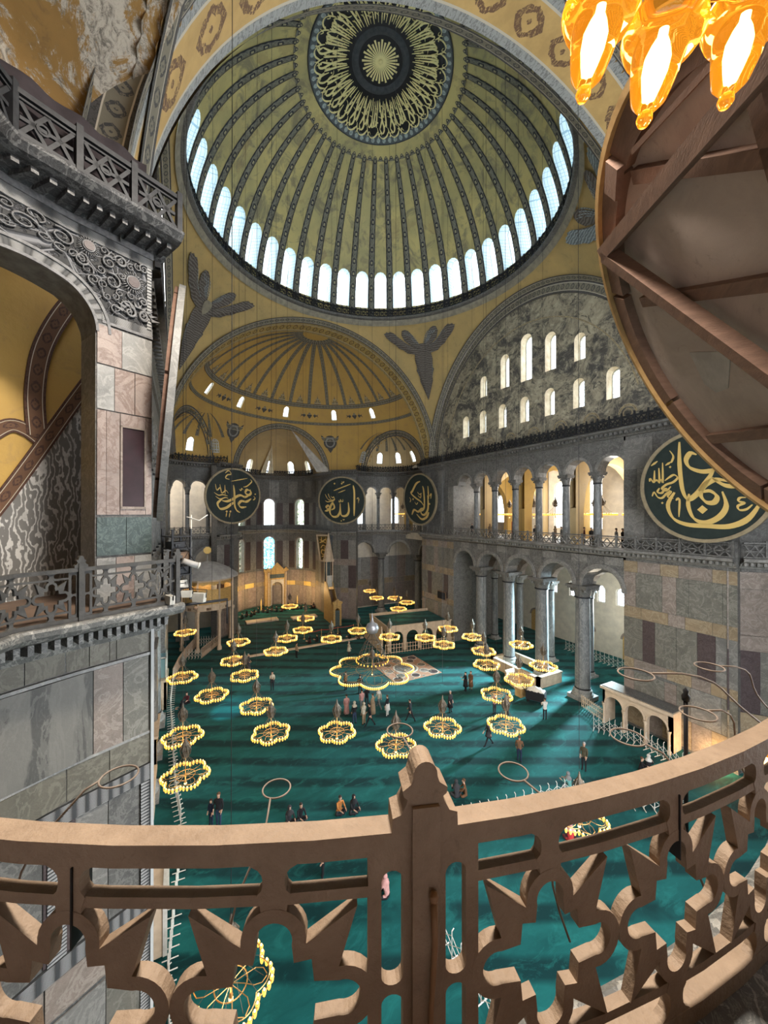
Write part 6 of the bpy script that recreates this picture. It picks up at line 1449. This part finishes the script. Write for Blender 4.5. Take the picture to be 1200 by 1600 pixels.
for (a,b,c,d) in ((-12.35,-12.2,0,2.4),(-9.4,-9.25,0,2.4),(-12.35,-9.25,2.3,2.42)): mb.box(a,b,15.65,15.8,c,d)
link('frame', mb, m_whitemetal, t)
# ---------------------------------------------------------------- iron lamp hoops standing out from the ledge
def hoop(lat, fwd, z, D, base, label, ph=0, loops=1):
    t = thing('lamp_hoop', label, 'hoop', group='empty iron lamp hoops along the ledge'); mb = MB(); n = 28
    P = [(lat+D/2*cos(2*pi*k/n), fwd+D/2*sin(2*pi*k/n)) for k in range(n)]
    mb.tube([(*L(*p), z) for p in P], D*.024+.001, 6, closed=True); link('ring', mb, m_hoop, t)
    mb = MB(); bl, bf, bz = base; a = atan2(bf-fwd, bl-lat); s0 = (lat+D/2*cos(a), fwd+D/2*sin(a), z)
    pts = []
    for k in range(9):
        u = k/8; pts.append((s0[0]+(bl-s0[0])*u**.7+.04*sin(pi*u*2), s0[1]+(bf-s0[1])*u**.7, s0[2]+(bz-s0[2])*(u**1.6)))
    mb.tube([(*L(p[0],p[1]), p[2]) for p in pts], D*.028+.001, 6); link('stem', mb, m_hoop, t); return t
m_hoop = plain('rusty_iron_hoop', (.25,.20,.165), .6, .1, (.17,.13,.105), 8)
hoop(-1.53,2.2,15.37,.19,(-1.95,2.0,14.75),'iron hoop on a bent stem in front of the left pier panels')
hoop(-.62,2.2,15.30,.155,(-.70,1.75,14.72),'iron hoop on a straight stem just above the rail, left of centre')
hoop(.78,2.3,15.33,.17,(.95,1.95,14.7),'iron hoop with a curving stem right of the parapet finial')
hoop(.10,2.4,15.52,.16,(.26,1.7,14.72),'iron hoop overlapping the chandelier behind the parapet finial')
hoop(1.60,2.5,15.42,.20,(1.85,2.2,14.72),'dark iron hoop before the folding barrier at right')
hoop(2.02,2.45,15.60,.19,(2.6,2.7,14.95),'iron hoop above the rail beside the black pole at right')
hoop(1.72,2.6,15.79,.21,(2.75,2.75,15.35),'highest iron hoop, reaching left from the right frame edge')
hoop(2.35,2.75,15.78,.17,(2.9,2.85,15.4),'second iron hoop of the pair at the right frame edge')
t = thing('black_pole', 'slim black pole with a small head rising behind the rail at right', 'pole'); x, y = L(2.06,2.6); mb = MB(); mb.tube([(x,y,14.7),(x,y,15.62)], .014, 8); link('shaft', mb, m_iron, t); mb = MB(); mb.lathe([(0,0),(.022,.01),(.026,.04),(.014,.06),(.018,.08),(0,.1)], 10, 0, (x,y,15.6)); link('head', mb, m_iron, t)
# ---------------------------------------------------------------- amber glass lamps overhead and by the rail
m_amber = MT('glowing_amber_glass', .04, spec=.6); m_amber.set((1,.50,.10)).emit((1.0,.36,.02), .17)
m_amber.b.inputs['Transmission Weight'].default_value = 1.0; m_amber.b.inputs['IOR'].default_value = 1.22; m_amber = m_amber.m
m_fil = MT('white_hot_bulb', .3).set((1,1,1)).emit((1.0,.80,.42), 6).m
def amber(lat, fwd, z, s, label, tilt=0):
    t = thing('amber_glass_lamp', label, 'lamp', group='lit amber glass lamps'); x, y = L(lat, fwd); t.location = (x, y, z); t.scale = (s,s,s); t.rotation_euler = (.12, -.16, 0)
    mb = MB(); mb.lathe([(.0,-.17),(.014,-.166),(.022,-.15),(.02,-.136),(.011,-.126),(.028,-.116),(.048,-.09),(.06,-.04),(.07,.02),(.073,.05),(.098,.062),(.112,.09),(.106,.12),(.085,.145),(.06,.165),(.055,.2)], 28); link('glass_cup', mb, m_amber, t)
    mb = MB(); mb.lathe([(.0,-.10),(.014,-.09),(.02,-.06),(.026,-.02),(.026,.02),(.018,.05),(.01,.07),(.01,.1)], 16); link('bulb', mb, m_fil, t)
    mb = MB(); mb.lathe([(.05,.195),(.062,.2),(.062,.21),(.05,.212)], 20)
    for k in range(3): a = 2*pi*k/3; mb.tube([(.056*cos(a),.056*sin(a),.205),(.02*cos(a),.02*sin(a),.42),(0,0,.5)], .0025, 4)
    link('hanger', mb, m_brass, t); lamp('amber_lamp_light', 'POINT', (x, y, z-.26*s), 3.5*s*s, (1,.62,.28), radius=.04); return t
amber(.72,1.30,18.50,1.1,'amber glass lamp at the left of the three glowing at top right')
amber(.94,1.31,18.43,1.14,'middle and lowest of the three amber glass lamps at top right')
amber(1.27,1.36,18.55,1.15,'right-hand of the three amber glass lamps at top right')
amber(2.22,2.22,15.42,.42,'small amber lamp burning behind the rail at the right frame edge')
t = thing('lamp_wire', 'thin brass wire joining the amber lamps at the top right edge', 'wire'); mb = MB(); mb.tube([(*L(.75,1.30),18.72),(*L(.98,1.31),18.655),(*L(1.2,1.33),18.69),(*L(1.5,1.36),18.74)], .0035, 5); link('wire', mb, m_brass, t)
mb = MB()
for k, (a, b, z) in enumerate(((.72,1.3,19.0),(.94,1.31,18.94),(1.27,1.36,19.08))): mb.tube([(*L(a,b),z),(*L(1.0,1.35),19.9)], .003, 4)
mb.tube([(*L(1.0,1.35),19.9),(*L(1.0,1.35),24.2)], .005, 4); link('suspension', mb, m_brass, t)
# ---------------------------------------------------------------- lighting gear on the corner of the left ledge
t = thing('equipment_rack', 'cluttered dark rack of lighting gear on the corner of the left parapet', 'rack')
def Q(s, d, z): return fx(SE_-s, z, d)
mb = MB()
for (s, d) in ((-.1,.1),(.35,.1),(-.1,.6),(.35,.6)): mb.box(s-.02,s+.02,d-.02,d+.02,14.72,16.5,0,Q)
for z in (15.0,15.35,15.7,16.0,16.3): mb.box(-.12,.38,.08,.64,z,z+.025,0,Q)
link('shelf_frame', mb, m_iron, t)
rs = random.Random(5)
for k, (z, h, m_) in enumerate(((15.02,.2,m_whitemetal),(15.38,.18,m_iron),(15.73,.2,m_brown),(16.03,.15,m_iron),(15.1,.1,m_iron))):
    mb = MB(); a = rs.uniform(-.08,.05); mb.box(a,a+rs.uniform(.25,.38),.14,.5,z,z+h,0,Q); mb.box(a+.05,a+.2,.1,.14,z+.04,z+h-.04,0,Q); link('amplifier_box', mb, m_, t)
mb = MB()
for k in range(9): a = rs.uniform(-.1,.35); z0 = rs.uniform(15.1,16.2); mb.tube([Q(a,.1,z0),Q(a+rs.uniform(-.1,.1),.05,z0-.2),Q(a+rs.uniform(-.15,.15),.08,z0-.45)], .008, 4)
link('cables', mb, m_blk, t)
mb = MB(); mb.tube([Q(.42,.2,14.9),Q(.42,.2,16.85)], .015, 6); mb.tube([Q(.3,.2,16.8),Q(.6,.15,16.7),Q(.8,.1,16.85)], .014, 6); link('mast', mb, m_whitemetal, t)
def flood(s, d, z, rz, label, sc=1.0):
    t = thing('floodlight', label, 'floodlight', Q(s,d,z), rz, group='white floodlights on the left ledge'); mb = MB(); mb.prism([(-.16,0),(.16,0),(.13,-.2),(-.13,-.2)], lambda x, z, d: (x*sc, d*sc, z*sc), -.05, .06); link('housing', mb, m_whitemetal, t)
    mb = MB(); mb.box(-.12*sc,.12*sc,-.06*sc,-.05*sc,-.17*sc,-.03*sc); link('lens', mb, m_lead, t); mb = MB(); mb.tube([(-.17*sc,0,-.1*sc),(-.19*sc,0,.08*sc),(.19*sc,0,.08*sc),(.17*sc,0,-.1*sc)], .012, 5); link('bracket', mb, m_iron, t)
flood(-.25,-.12,14.95,.4,'white floodlight tipped down, left of the corner post'); flood(.18,-.05,14.98,1.2,'small white floodlight just right of the corner post', .8); flood(.55,.05,14.85,.9,'larger white floodlight box lying at the end of the ledge', 1.15)
t = thing('security_camera', 'cylindrical grey camera with a white ring pointing out from the corner post', 'camera'); mb = MB(); a, b = Vector(Q(.1,.0,15.72)), Vector(Q(.42,-.1,15.58)); mb.tube([a,b], .075, 14); link('body', mb, m_lead, t); mb = MB(); mb.tube([b, b+(b-a)*.12], .085, 14); link('ring', mb, m_whitemetal, t)
mb = MB(); mb.tube([b+(b-a)*.12, b+(b-a)*.14], .06, 14); link('lens', mb, m_blk, t)
t = thing('outrigger_bar', 'dark horizontal bar reaching out from the corner of the left ledge', 'bar'); mb = MB(); mb.tube([Q(.0,.1,14.62),Q(1.3,.0,14.55)], .035, 8); mb.tube([Q(1.3,.0,14.58),Q(1.3,.0,13.9)], .02, 6); link('tube', mb, m_iron, t); mb = MB(); mb.lathe([(0,-.05),(.05,-.03),(.05,.03),(0,.05)], 10, 0, Q(.45,.05,14.48)); link('spotlight_head', mb, m_brown, t)
# slack cloth drapes in the apse arch
t = thing('apse_drape', 'white cloth sail slung from the crown of the apse arch to its right foot', 'cloth')
def sail(A_, B_, C_, sag=.5):
    A_, B_, C_ = map(Vector, (A_, B_, C_)); mb = MB()
    mb.grid(lambda u, v: tuple((A_*(1-u) + (B_*(1-v)+C_*v)*u) + Vector((-.2,0,-sag*sin(pi*u)*sin(pi*v))) + Vector((.1*sin(v*25),0,0))*u), 10, 14); return mb
link('sail', sail((29.6,.2,29.8), (29.0,-6.0,23.6), (29.0,-3.6,23.4)), plain('dusty_white_cloth', (.5,.47,.42), .9, 0, (.36,.33,.3), 1.5), t)
for i, (y, w_) in enumerate(((2.3,.5),(1.0,.5))):
    t = thing('hanging_drape', 'narrow pale cloth hanging down inside the apse half-dome, %s of the pair' % ('left' if i == 0 else 'right'), 'cloth')
    link('panel', sail((39.5,AY+.2,28.9), (41.0,y-w_,24.1), (41.0,y+w_,24.1), .2), m_paler, t)
for i, (x, y) in enumerate(((3.1,-19.4),(-9.9,-19.4))):
    t = thing('red_stand', 'red board standing in the gallery opening, %s one' % ('farther' if i == 0 else 'nearer'), 'board'); mb = MB(); mb.box(x-.45,x+.45,y-.03,y+.03,14.4,15.9); link('board', mb, plain('red_board', (.6,.09,.05), .6), t); mb = MB(); mb.box(x-.35,x-.3,y-.2,y+.2,13.8,14.4); mb.box(x+.3,x+.35,y-.2,y+.2,13.8,14.4); link('foot', mb, m_iron, t)
t = thing('notice_board', 'dark notice board on the far right pier near the floor', 'board'); mb = MB(); mb.box(12.4,14.0,-16.4,-16.2,5.2,6.1); link('panel', mb, m_blk, t); mb = MB(); mb.box(12.3,14.1,-16.42,-16.3,5.1,6.2); link('frame', mb, m_brown, t)
# ---------------------------------------------------------------- people
def skin_mesh(name, J, E, root=0):
    # J: list of (x,y,z,r) ; E: edges. One continuous skinned body, evaluated to a mesh.
    me = bpy.data.meshes.new(name); me.from_pydata([j[:3] for j in J], E, []); o = bpy.data.objects.new(name, me); COL.objects.link(o)
    md = o.modifiers.new('s', 'SKIN'); sv = me.skin_vertices[0].data
    for i, j in enumerate(J): sv[i].radius = (j[3], j[4] if len(j) > 4 else j[3])
    sv[root].use_root = True; md.use_smooth_shade = True
    s2 = o.modifiers.new('d', 'SUBSURF'); s2.levels = 1
    dg = bpy.context.evaluated_depsgraph_get(); ev = o.evaluated_get(dg); m2 = bpy.data.meshes.new_from_object(ev)
    bpy.data.objects.remove(o); return m2
def body_joints(pose):
    # figure faces +y, feet at z=0; lengths for a 1.74 m adult
    p = dict(lean=0.0, lt=0, rt=0, lk=0, rk=0, la=.12, ra=.12, le=.25, re=.25, lf=.1, rf=.1, sit=0, head=0); p.update(pose)
    J = []; E = []
    def add(x, y, z, r, r2=None, par=None):
        J.append((x,y,z,r,r2 or r)); 
        if par is not None: E.append((par, len(J)-1))
        return len(J)-1
    hz = .93 if not p['sit'] else .16; l = p['lean']
    pel = add(0, 0, hz, .155, .11)
    wst = add(0, sin(l)*.18, hz+.18*cos(l), .135, .10, pel)
    chs = add(0, sin(l)*.40, hz+.40*cos(l), .165, .115, wst)
    nk0 = add(0, sin(l)*.52, hz+.52*cos(l), .085, .07, chs)
    nk = add(0, sin(l)*.58+.01, hz+.585*cos(l), .055, .055, nk0)
    hx = sin(l)*.66+.02+.05*sin(p['head'])
    h1 = add(0, hx, hz+.66*cos(l), .075, .085, nk)
    h2 = add(0, hx-.005, hz+.755*cos(l), .082, .097, h1)
    h3 = add(0, hx-.01, hz+.82*cos(l), .05, .06, h2)
    for s, fa, oa, ea in ((-1, p['lf'], p['la'], p['le']), (1, p['rf'], p['ra'], p['re'])):
        sh = add(s*.185, sin(l)*.47, hz+.475*cos(l), .062, .062, chs)
        ex_, ey, ez = s*(.185+.28*sin(oa)), J[sh][1]+.28*sin(fa), J[sh][2]-.28*cos(oa)*cos(fa)
        el = add(ex_, ey, ez, .045, .045, sh)
        wx, wy, wz = ex_-s*.24*sin(oa)*.4-s*.06*min(1, ea), ey+.24*sin(fa+ea), ez-.24*cos(fa+ea)
        wr = add(wx, wy, wz, .031, .031, el); d = Vector((wx-ex_, wy-ey, wz-ez)).normalized()
        pa = add(wx+d.x*.06, wy+d.y*.06, wz+d.z*.06, .034, .022, wr)
        side = Vector((0,1,0)) if abs(d.y) < .7 else Vector((0,0,1))
        for k, (off, ln) in enumerate(((-.026,.065),(-.009,.075),(.009,.07),(.026,.055))):
            a = add(wx+d.x*.10+side.x*off, wy+d.y*.10+side.y*off, wz+d.z*.10+side.z*off, .010, .010, pa)
            add(wx+d.x*(.10+ln)-s*.012+side.x*off, wy+d.y*(.10+ln)+side.y*off, wz+d.z*(.10+ln)+side.z*off, .008, .008, a)
        th = add(wx+d.x*.045+side.x*.045, wy+d.y*.045+side.y*.045, wz+d.z*.045+side.z*.045, .011, .011, pa)
        add(wx+d.x*.085+side.x*.062, wy+d.y*.085+side.y*.062, wz+d.z*.085+side.z*.062, .009, .009, th)
    for s, fa, ka in ((-1, p['lt'], p['lk']), (1, p['rt'], p['rk'])):
        hp = add(s*.09, 0, hz-.06, .098, .098, pel)
        if p['sit']:                                   # cross-legged on the carpet
            kn = add(s*.36, .26, .15, .075, .075, hp); an = add(s*.02-s*.1, .36, .085, .048, .048, kn); add(-s*.14, .40, .06, .036, .05, an); continue
        kx, ky, kz = s*.10, .43*sin(fa), hz-.06-.43*cos(fa)
        kn = add(kx, ky, kz, .066, .066, hp)
        ax_, ay, az = s*.10, ky+.41*sin(fa-ka), kz-.41*cos(fa-ka)
        an = add(ax_, ay, az, .042, .042, kn)
        he = add(ax_, ay-.02, az-.035, .04, .045, an); add(s*.12, ay+.13, max(az-.045, .03), .036, .03, an)
    return J, E
POSES = dict(stand={}, stand2=dict(la=.2, ra=.25, re=.5, lt=.06, rt=-.08), hands=dict(rf=.5, re=1.5, lf=.35, le=1.3), walk=dict(lt=.42, rt=-.38, rk=.25, lk=.05, lf=-.35, rf=.4, lean=.05), walk2=dict(lt=-.36, rt=.40, lk=.3, lf=.4, rf=-.35, lean=.06),
  sit=dict(sit=1, lean=.18, rf=.6, lf=.6, re=.9, le=.9), phone=dict(rf=1.0, re=1.1, lf=.9, le=1.1, head=.5), robe=dict(la=.16, ra=.16, le=.5, re=.6))
PM = {}
SKINC = plain('skin', (.50,.30,.21), .6); HAIRC = {'dark': plain('dark_hair', (.02,.014,.011), .7), 'grey': plain('grey_hair', (.30,.29,.28), .7), 'brown': plain('brown_hair', (.08,.045,.025), .7)}
CLO = {}
def cloth(c):
    if c not in CLO:
        rgb = dict(black=(.012,.012,.015), charcoal=(.035,.035,.04), navy=(.012,.02,.05), jeans=(.03,.05,.10), white=(.62,.60,.56), cream=(.50,.45,.36), grey=(.18,.18,.18), orange=(.42,.16,.04), brown=(.14,.07,.035), pink=(.52,.27,.25), olive=(.07,.06,.035), maroon=(.10,.02,.025), tan=(.30,.21,.13), red=(.4,.03,.03), teal=(.12,.32,.30))[c]
        CLO[c] = plain(c+'_clothing', rgb, .85, 0, tuple(x*.7 for x in rgb), 9)
    return CLO[c]
def person(x, y, rz, pose, top, legs, hair, label, coat=None, scarf=None, h=1.0, group=None, z=0.0, hat=None, vest=None):
    if pose not in PM:
        J, E = body_joints(POSES[pose]); PM[pose] = (skin_mesh('body', J, E), J)
    base, J = PM[pose]; me = base.copy(); me.materials.clear()
    sk = Vector(J[0][:3]); head = Vector(J[5][:3]); neckz = J[4][2]
    hands = [Vector(J[i][:3]) for i in range(len(J)) if i in (11, 22)]
    wr = [i for i, j in enumerate(J) if abs(j[3]-.031) < 1e-6]; ank = [i for i, j in enumerate(J) if abs(j[3]-.042) < 1e-6]
    for m in (cloth(top), cloth(legs), SKINC, m_blk): me.materials.append(m)
    hipz = J[0][2]
    for p in me.polygons:
        c = p.center; k = 0
        if c.z > neckz-.01: k = 2
        elif any((c-Vector(J[i][:3])).length < .11 and (c-Vector(J[i+1][:3])).length < .14 or (c-Vector(J[i+1][:3])).length < .11 for i in wr): k = 2
        elif c.z < hipz-.02 and not any((c-Vector(J[i-1][:3])).length < .2 for i in wr): k = 1
        if ank and c.z < .10: k = 3
        if POSES[pose].get('sit') and (c.y > .12 or abs(c.x) > .2) and c.z < .24: k = 1
        p.material_index = k
    t = thing('person', label, 'person', (x, y, z), rz, group); t.scale = (h, h, h)
    link('body', me, None, t)
    hc = Vector(J[6][:3]); mb = MB()
    if scarf:
        mb.grid(lambda u, v: (lambda a, b: (hc.x+.112*sin(b)*cos(a), hc.y-.012+.125*sin(b)*sin(a)*(1 if sin(a) < .45 else .82), hc.z-.0+.125*cos(b)))(2*pi*u, .02+2.0*v), 16, 8, skip=lambda u, v: .17 < u < .33 and v > .45)
        mb.lathe([(.075,-.05),(.10,-.14),(.19,-.24),(.21,-.30)], 14, 0, (hc.x, hc.y-.01, hc.z)); link('headscarf', mb, cloth(scarf), t)
    else:
        mb.grid(lambda u, v: (lambda a, b: (hc.x+.094*sin(b)*cos(a), hc.y-.016+.108*sin(b)*sin(a), hc.z+.012+.098*cos(b)))(2*pi*u, .02+(1.25 if .05 < u < .45 else 1.95)*v), 16, 6); link('hair', mb, HAIRC[hair], t)
    mb = MB(); mb.lathe([(0,.018),(.012,.0),(.014,-.02),(0,-.028)], 6, 0, (hc.x, hc.y+.098, hc.z-.03))
    for s in (-1,1): mb.lathe([(0,.02),(.012,.01),(.012,-.015),(0,-.025)], 6, 0, (hc.x+s*.086, hc.y-.005, hc.z-.02))
    link('nose_and_ears', mb, SKINC, t)
    mb = MB()
    for s in (-1,1): mb.lathe([(0,.009),(.011,0),(0,-.009)], 6, 0, (hc.x+s*.032, hc.y+.088, hc.z+.0))
    mb.box(hc.x-.022, hc.x+.022, hc.y+.084, hc.y+.092, hc.z-.068, hc.z-.062); link('eyes_and_mouth', mb, HAIRC['dark'], t)
    if coat:
        ln, cc = coat; mb = MB(); zt = hipz+.18; mb.lathe([(.17,zt-hipz+.0),(.19,0),(.21,-ln*.5),(.245,-ln),(.235,-ln)], 18, 0, (0, J[1][1]*.5, hipz)); link('coat_skirt', mb, cloth(cc), t)
    if vest:
        mb = MB(); mb.grid(lambda u, v: (lambda a: ((.185-.02*v)*cos(a)*(1.0 if v < .8 else .8), J[1][1]+(.135)*sin(a), hipz+.05+.45*v))(pi*(1.15+.7*u)), 10, 5); link('rucksack', mb, cloth(vest), t)
    return t
A0 = -HEAD                                     # looking away from the gallery
def az(d): return radians(d)
person(-6.8,13.4,az(60),'stand2','black','jeans','brown','man in black shirt and jeans standing alone at left just beyond the rail', h=1.04)
person(-6.5,13.75,az(40),'stand','navy','navy','dark','figure in navy beside the man in black shirt and jeans', h=.8)
person(13.9,8.8,az(150),'robe','charcoal','charcoal','grey','person in a dark robe with pale sleeves behind the left chandeliers', coat=(.75,'charcoal'))
person(8.0,7.5,az(80),'hands','cream','black','dark','person in a cream jacket and black trousers standing alone, left of centre', coat=(.12,'black'))
person(14.9,3.3,az(200),'stand','tan','black','dark','person in tan top and black trousers near the low step')
person(12.5,-2.3,az(190),'robe','cream','charcoal','grey','person in a cream top seen just above the great chandelier', coat=(.3,'cream'))
person(.4,3.0,az(-100),'stand','pink','cream','dark','woman in a long pale pink coat at the left of the walking group', coat=(.7,'pink'))
person(-1.0,2.9,az(-80),'stand2','black','jeans','grey','woman with pale hair in a black jacket, second from left in the group', scarf='cream')
person(-2.0,2.0,az(-30),'walk','black','black','dark','man in black striding in front of the walking group', h=1.05)
person(-1.5,2.3,az(-70),'stand','cream','tan','dark','person with a cream hood behind the striding man in black', scarf='cream')
person(-.5,1.0,az(-60),'robe','tan','tan','brown','woman in a long tan coat in the middle of the group', coat=(.8,'tan'))
person(.6,1.5,az(-90),'stand','pink','grey','dark','person in a dusty pink top at the back of the group')
person(.9,.9,az(-120),'hands','black','charcoal','dark','person in an open black jacket and white shirt in the group', vest=None)
person(.1,.1,az(-70),'walk2','cream','grey','dark','woman with white headscarf and pale trousers stepping right in the group', scarf='white')
person(-1.3,.05,az(-60),'stand','black','white','brown','person in a black jacket and wide white trousers at the right of the group', coat=(.35,'white'))
person(4.7,1.3,az(-70),'stand','brown','black','dark','person in brown partly hidden by the great chandelier ring at its left')
person(3.4,.4,az(-110),'stand2','charcoal','black','dark','person in charcoal under the front lamps of the great chandelier')
person(-2.9,-1.2,az(-60),'walk','black','black','dark','man in black striding toward us, right of the group', h=1.02)
person(-3.2,-5.0,az(100),'stand','charcoal','black','grey','grey-haired man in a long black coat seen from behind', coat=(.5,'black'), h=1.02)
person(-.8,-8.7,az(-10),'hands','black','black','dark','person in black, left of a close couple before the first great column', coat=(.5,'black'))
person(-.85,-9.3,az(20),'robe','brown','tan','brown','person in a long brown coat pressed close to one in black', coat=(.6,'brown'))
person(-7.8,-11.1,az(-120),'hands','white','black','dark','man in a white shirt and black trousers standing alone at right')
person(-5.2,-8.1,az(-90),'hands','pink','charcoal','dark','person in a pink and black jacket behind the right-hand chandelier', vest='black')
person(-5.9,-8.9,az(-70),'stand','charcoal','black','dark','person in charcoal to the right of the one in pink and black')
person(-8.3,-4.5,az(-20),'walk','charcoal','black','dark','person in dark clothes striding below the right-hand chandelier', coat=(.2,'charcoal'))
person(-10.6,-5.1,az(-140),'stand2','brown','navy','brown','man in a brown jacket and navy trousers above the iron hoop')
person(-13.2,-8.2,az(10),'stand','olive','black','grey','man in a dark olive jacket seen from behind at right', h=1.03)
person(-12.2,9.4,az(0),'stand2','black','black','dark','person in black seen between the rail and the parapet slab')
SIT = [(-8.9,7.3,'orange','black','dark','person in an orange top sitting on the carpet beyond the rail',None),(-9.2,6.6,'black','black','dark','figure wrapped in black sitting beside the one in orange','black'),
 (-8.3,10.0,'charcoal','black','brown','left of two seated figures in dark clothes just above the rail','charcoal'),(-8.4,9.4,'black','black','dark','right of two seated figures above the rail, with a pale sleeve',None),
 (-11.2,.75,'charcoal','charcoal','dark','seated figure in charcoal, just right of the parapet finial','charcoal'),(-11.3,.15,'brown','brown','brown','seated figure in brown, next to the one in charcoal by the finial',None),(-10.9,2.4,'black','black','dark','dark seated figure whose head shows above the finial',None),
 (-15.0,-11.3,'black','black','brown','seated figure in black by the right folding barrier',None),(-15.2,-11.9,'black','black','dark','seated figure with a white headscarf by the right folding barrier','white'),(-13.9,-5.8,'teal','grey','grey','seated figure in pale teal just over the rail at right','grey'),
 (7.5,15.0,'black','black','dark','figure in black sitting against the left folding barrier','black'),(9.1,14.7,'maroon','black','dark','figure in maroon sitting against the left folding barrier',None),(1.6,15.0,'orange','black','dark','figure in orange and black sitting below the upper barrier chandelier',None),
 (-16.4,-2.4,'red','maroon','dark','figure in red sitting low, seen through the parapet at right','pink'),(-14.4,7.2,'pink','black','dark','figure in pink sitting directly below, seen under the central post','pink')]
for i, (x, y, a, b, hr, lab, sc) in enumerate(SIT): person(x, y, az(-60+ (i*77) % 360 if i > 3 else 100), 'sit', a, b, hr, lab, scarf=sc)
# worshippers by the prayer niche, visitors in the galleries
protos = []; rs = random.Random(12)
for i in range(26):
    if i < 18: x, y = 37.5+rs.uniform(-.7,.7), 6.4-.72*i+rs.uniform(-.1,.1)
    else: x, y = 19.2+rs.uniform(-.4,.4), -7.0+1.05*(i-18)
    x -= .0 if abs(y) < 4 else (abs(y)-4)*.9
    tp = ('black','maroon','charcoal','brown')[i % 4]; g_ = 'distant worshippers by the prayer niche' if i < 18 else 'worshippers behind the low step'
    lb = 'dark-clothed worshipper sitting in the row before the prayer niche' if i < 18 else 'dark-clothed worshipper sitting behind the low step near the pulpit'
    if i < 4: p_ = person(x, y, az(0), 'sit', tp, 'black', 'dark', lb, group=g_, scarf='black' if i % 2 else None); protos.append(p_)
    else: c_ = copy_tree(protos[i % 4], loc=(x, y, 0), rz=rs.uniform(-.6,.6), label=lb); c_['group'] = g_
protos = []
GX = [9.6,6.3,5.4,2.5,1.8,-.5,-3.0,-3.7,-4.4,-6.2,-6.9,-7.6,-9.2,-9.75,-10.4]
ORD = ['first','second','third','fourth','fifth','sixth','seventh']
for i, x in enumerate(GX):
    tp = ('charcoal','tan','grey','black','maroon')[i % 5]; k = min(range(7), key=lambda q: abs(GAC[q]-x))
    mates = [q for q in GX if min(range(7), key=lambda r: abs(GAC[r]-q)) == k]; w_ = '' if len(mates) == 1 else (', left one' if x == max(mates) else ', right one' if x == min(mates) else ', middle one')
    lb = 'visitor in %s behind the right-hand gallery balustrade, %s arch from the far end%s' % (tp, ORD[6-k], w_)
    if i < 5: p_ = person(x, -18.6, az(90+40*(i-2)), 'stand', tp, 'black', 'dark', lb, group='gallery visitors', z=13.8, scarf='tan' if i == 1 else None); protos.append(p_)
    else: copy_tree(protos[i % 5], loc=(x, -18.6, 13.8), rz=az(60+37*i % 90), label=lb)
for i, (x, y) in enumerate(((24.6,-19.9),(25.9,-19.4),(26.9,-18.9),(23.3,-20.1))): copy_tree(protos[i % 5], loc=(x, y, 13.8), rz=az(120), label='visitor standing at the far right exedra gallery')['group'] = 'exedra gallery visitors'
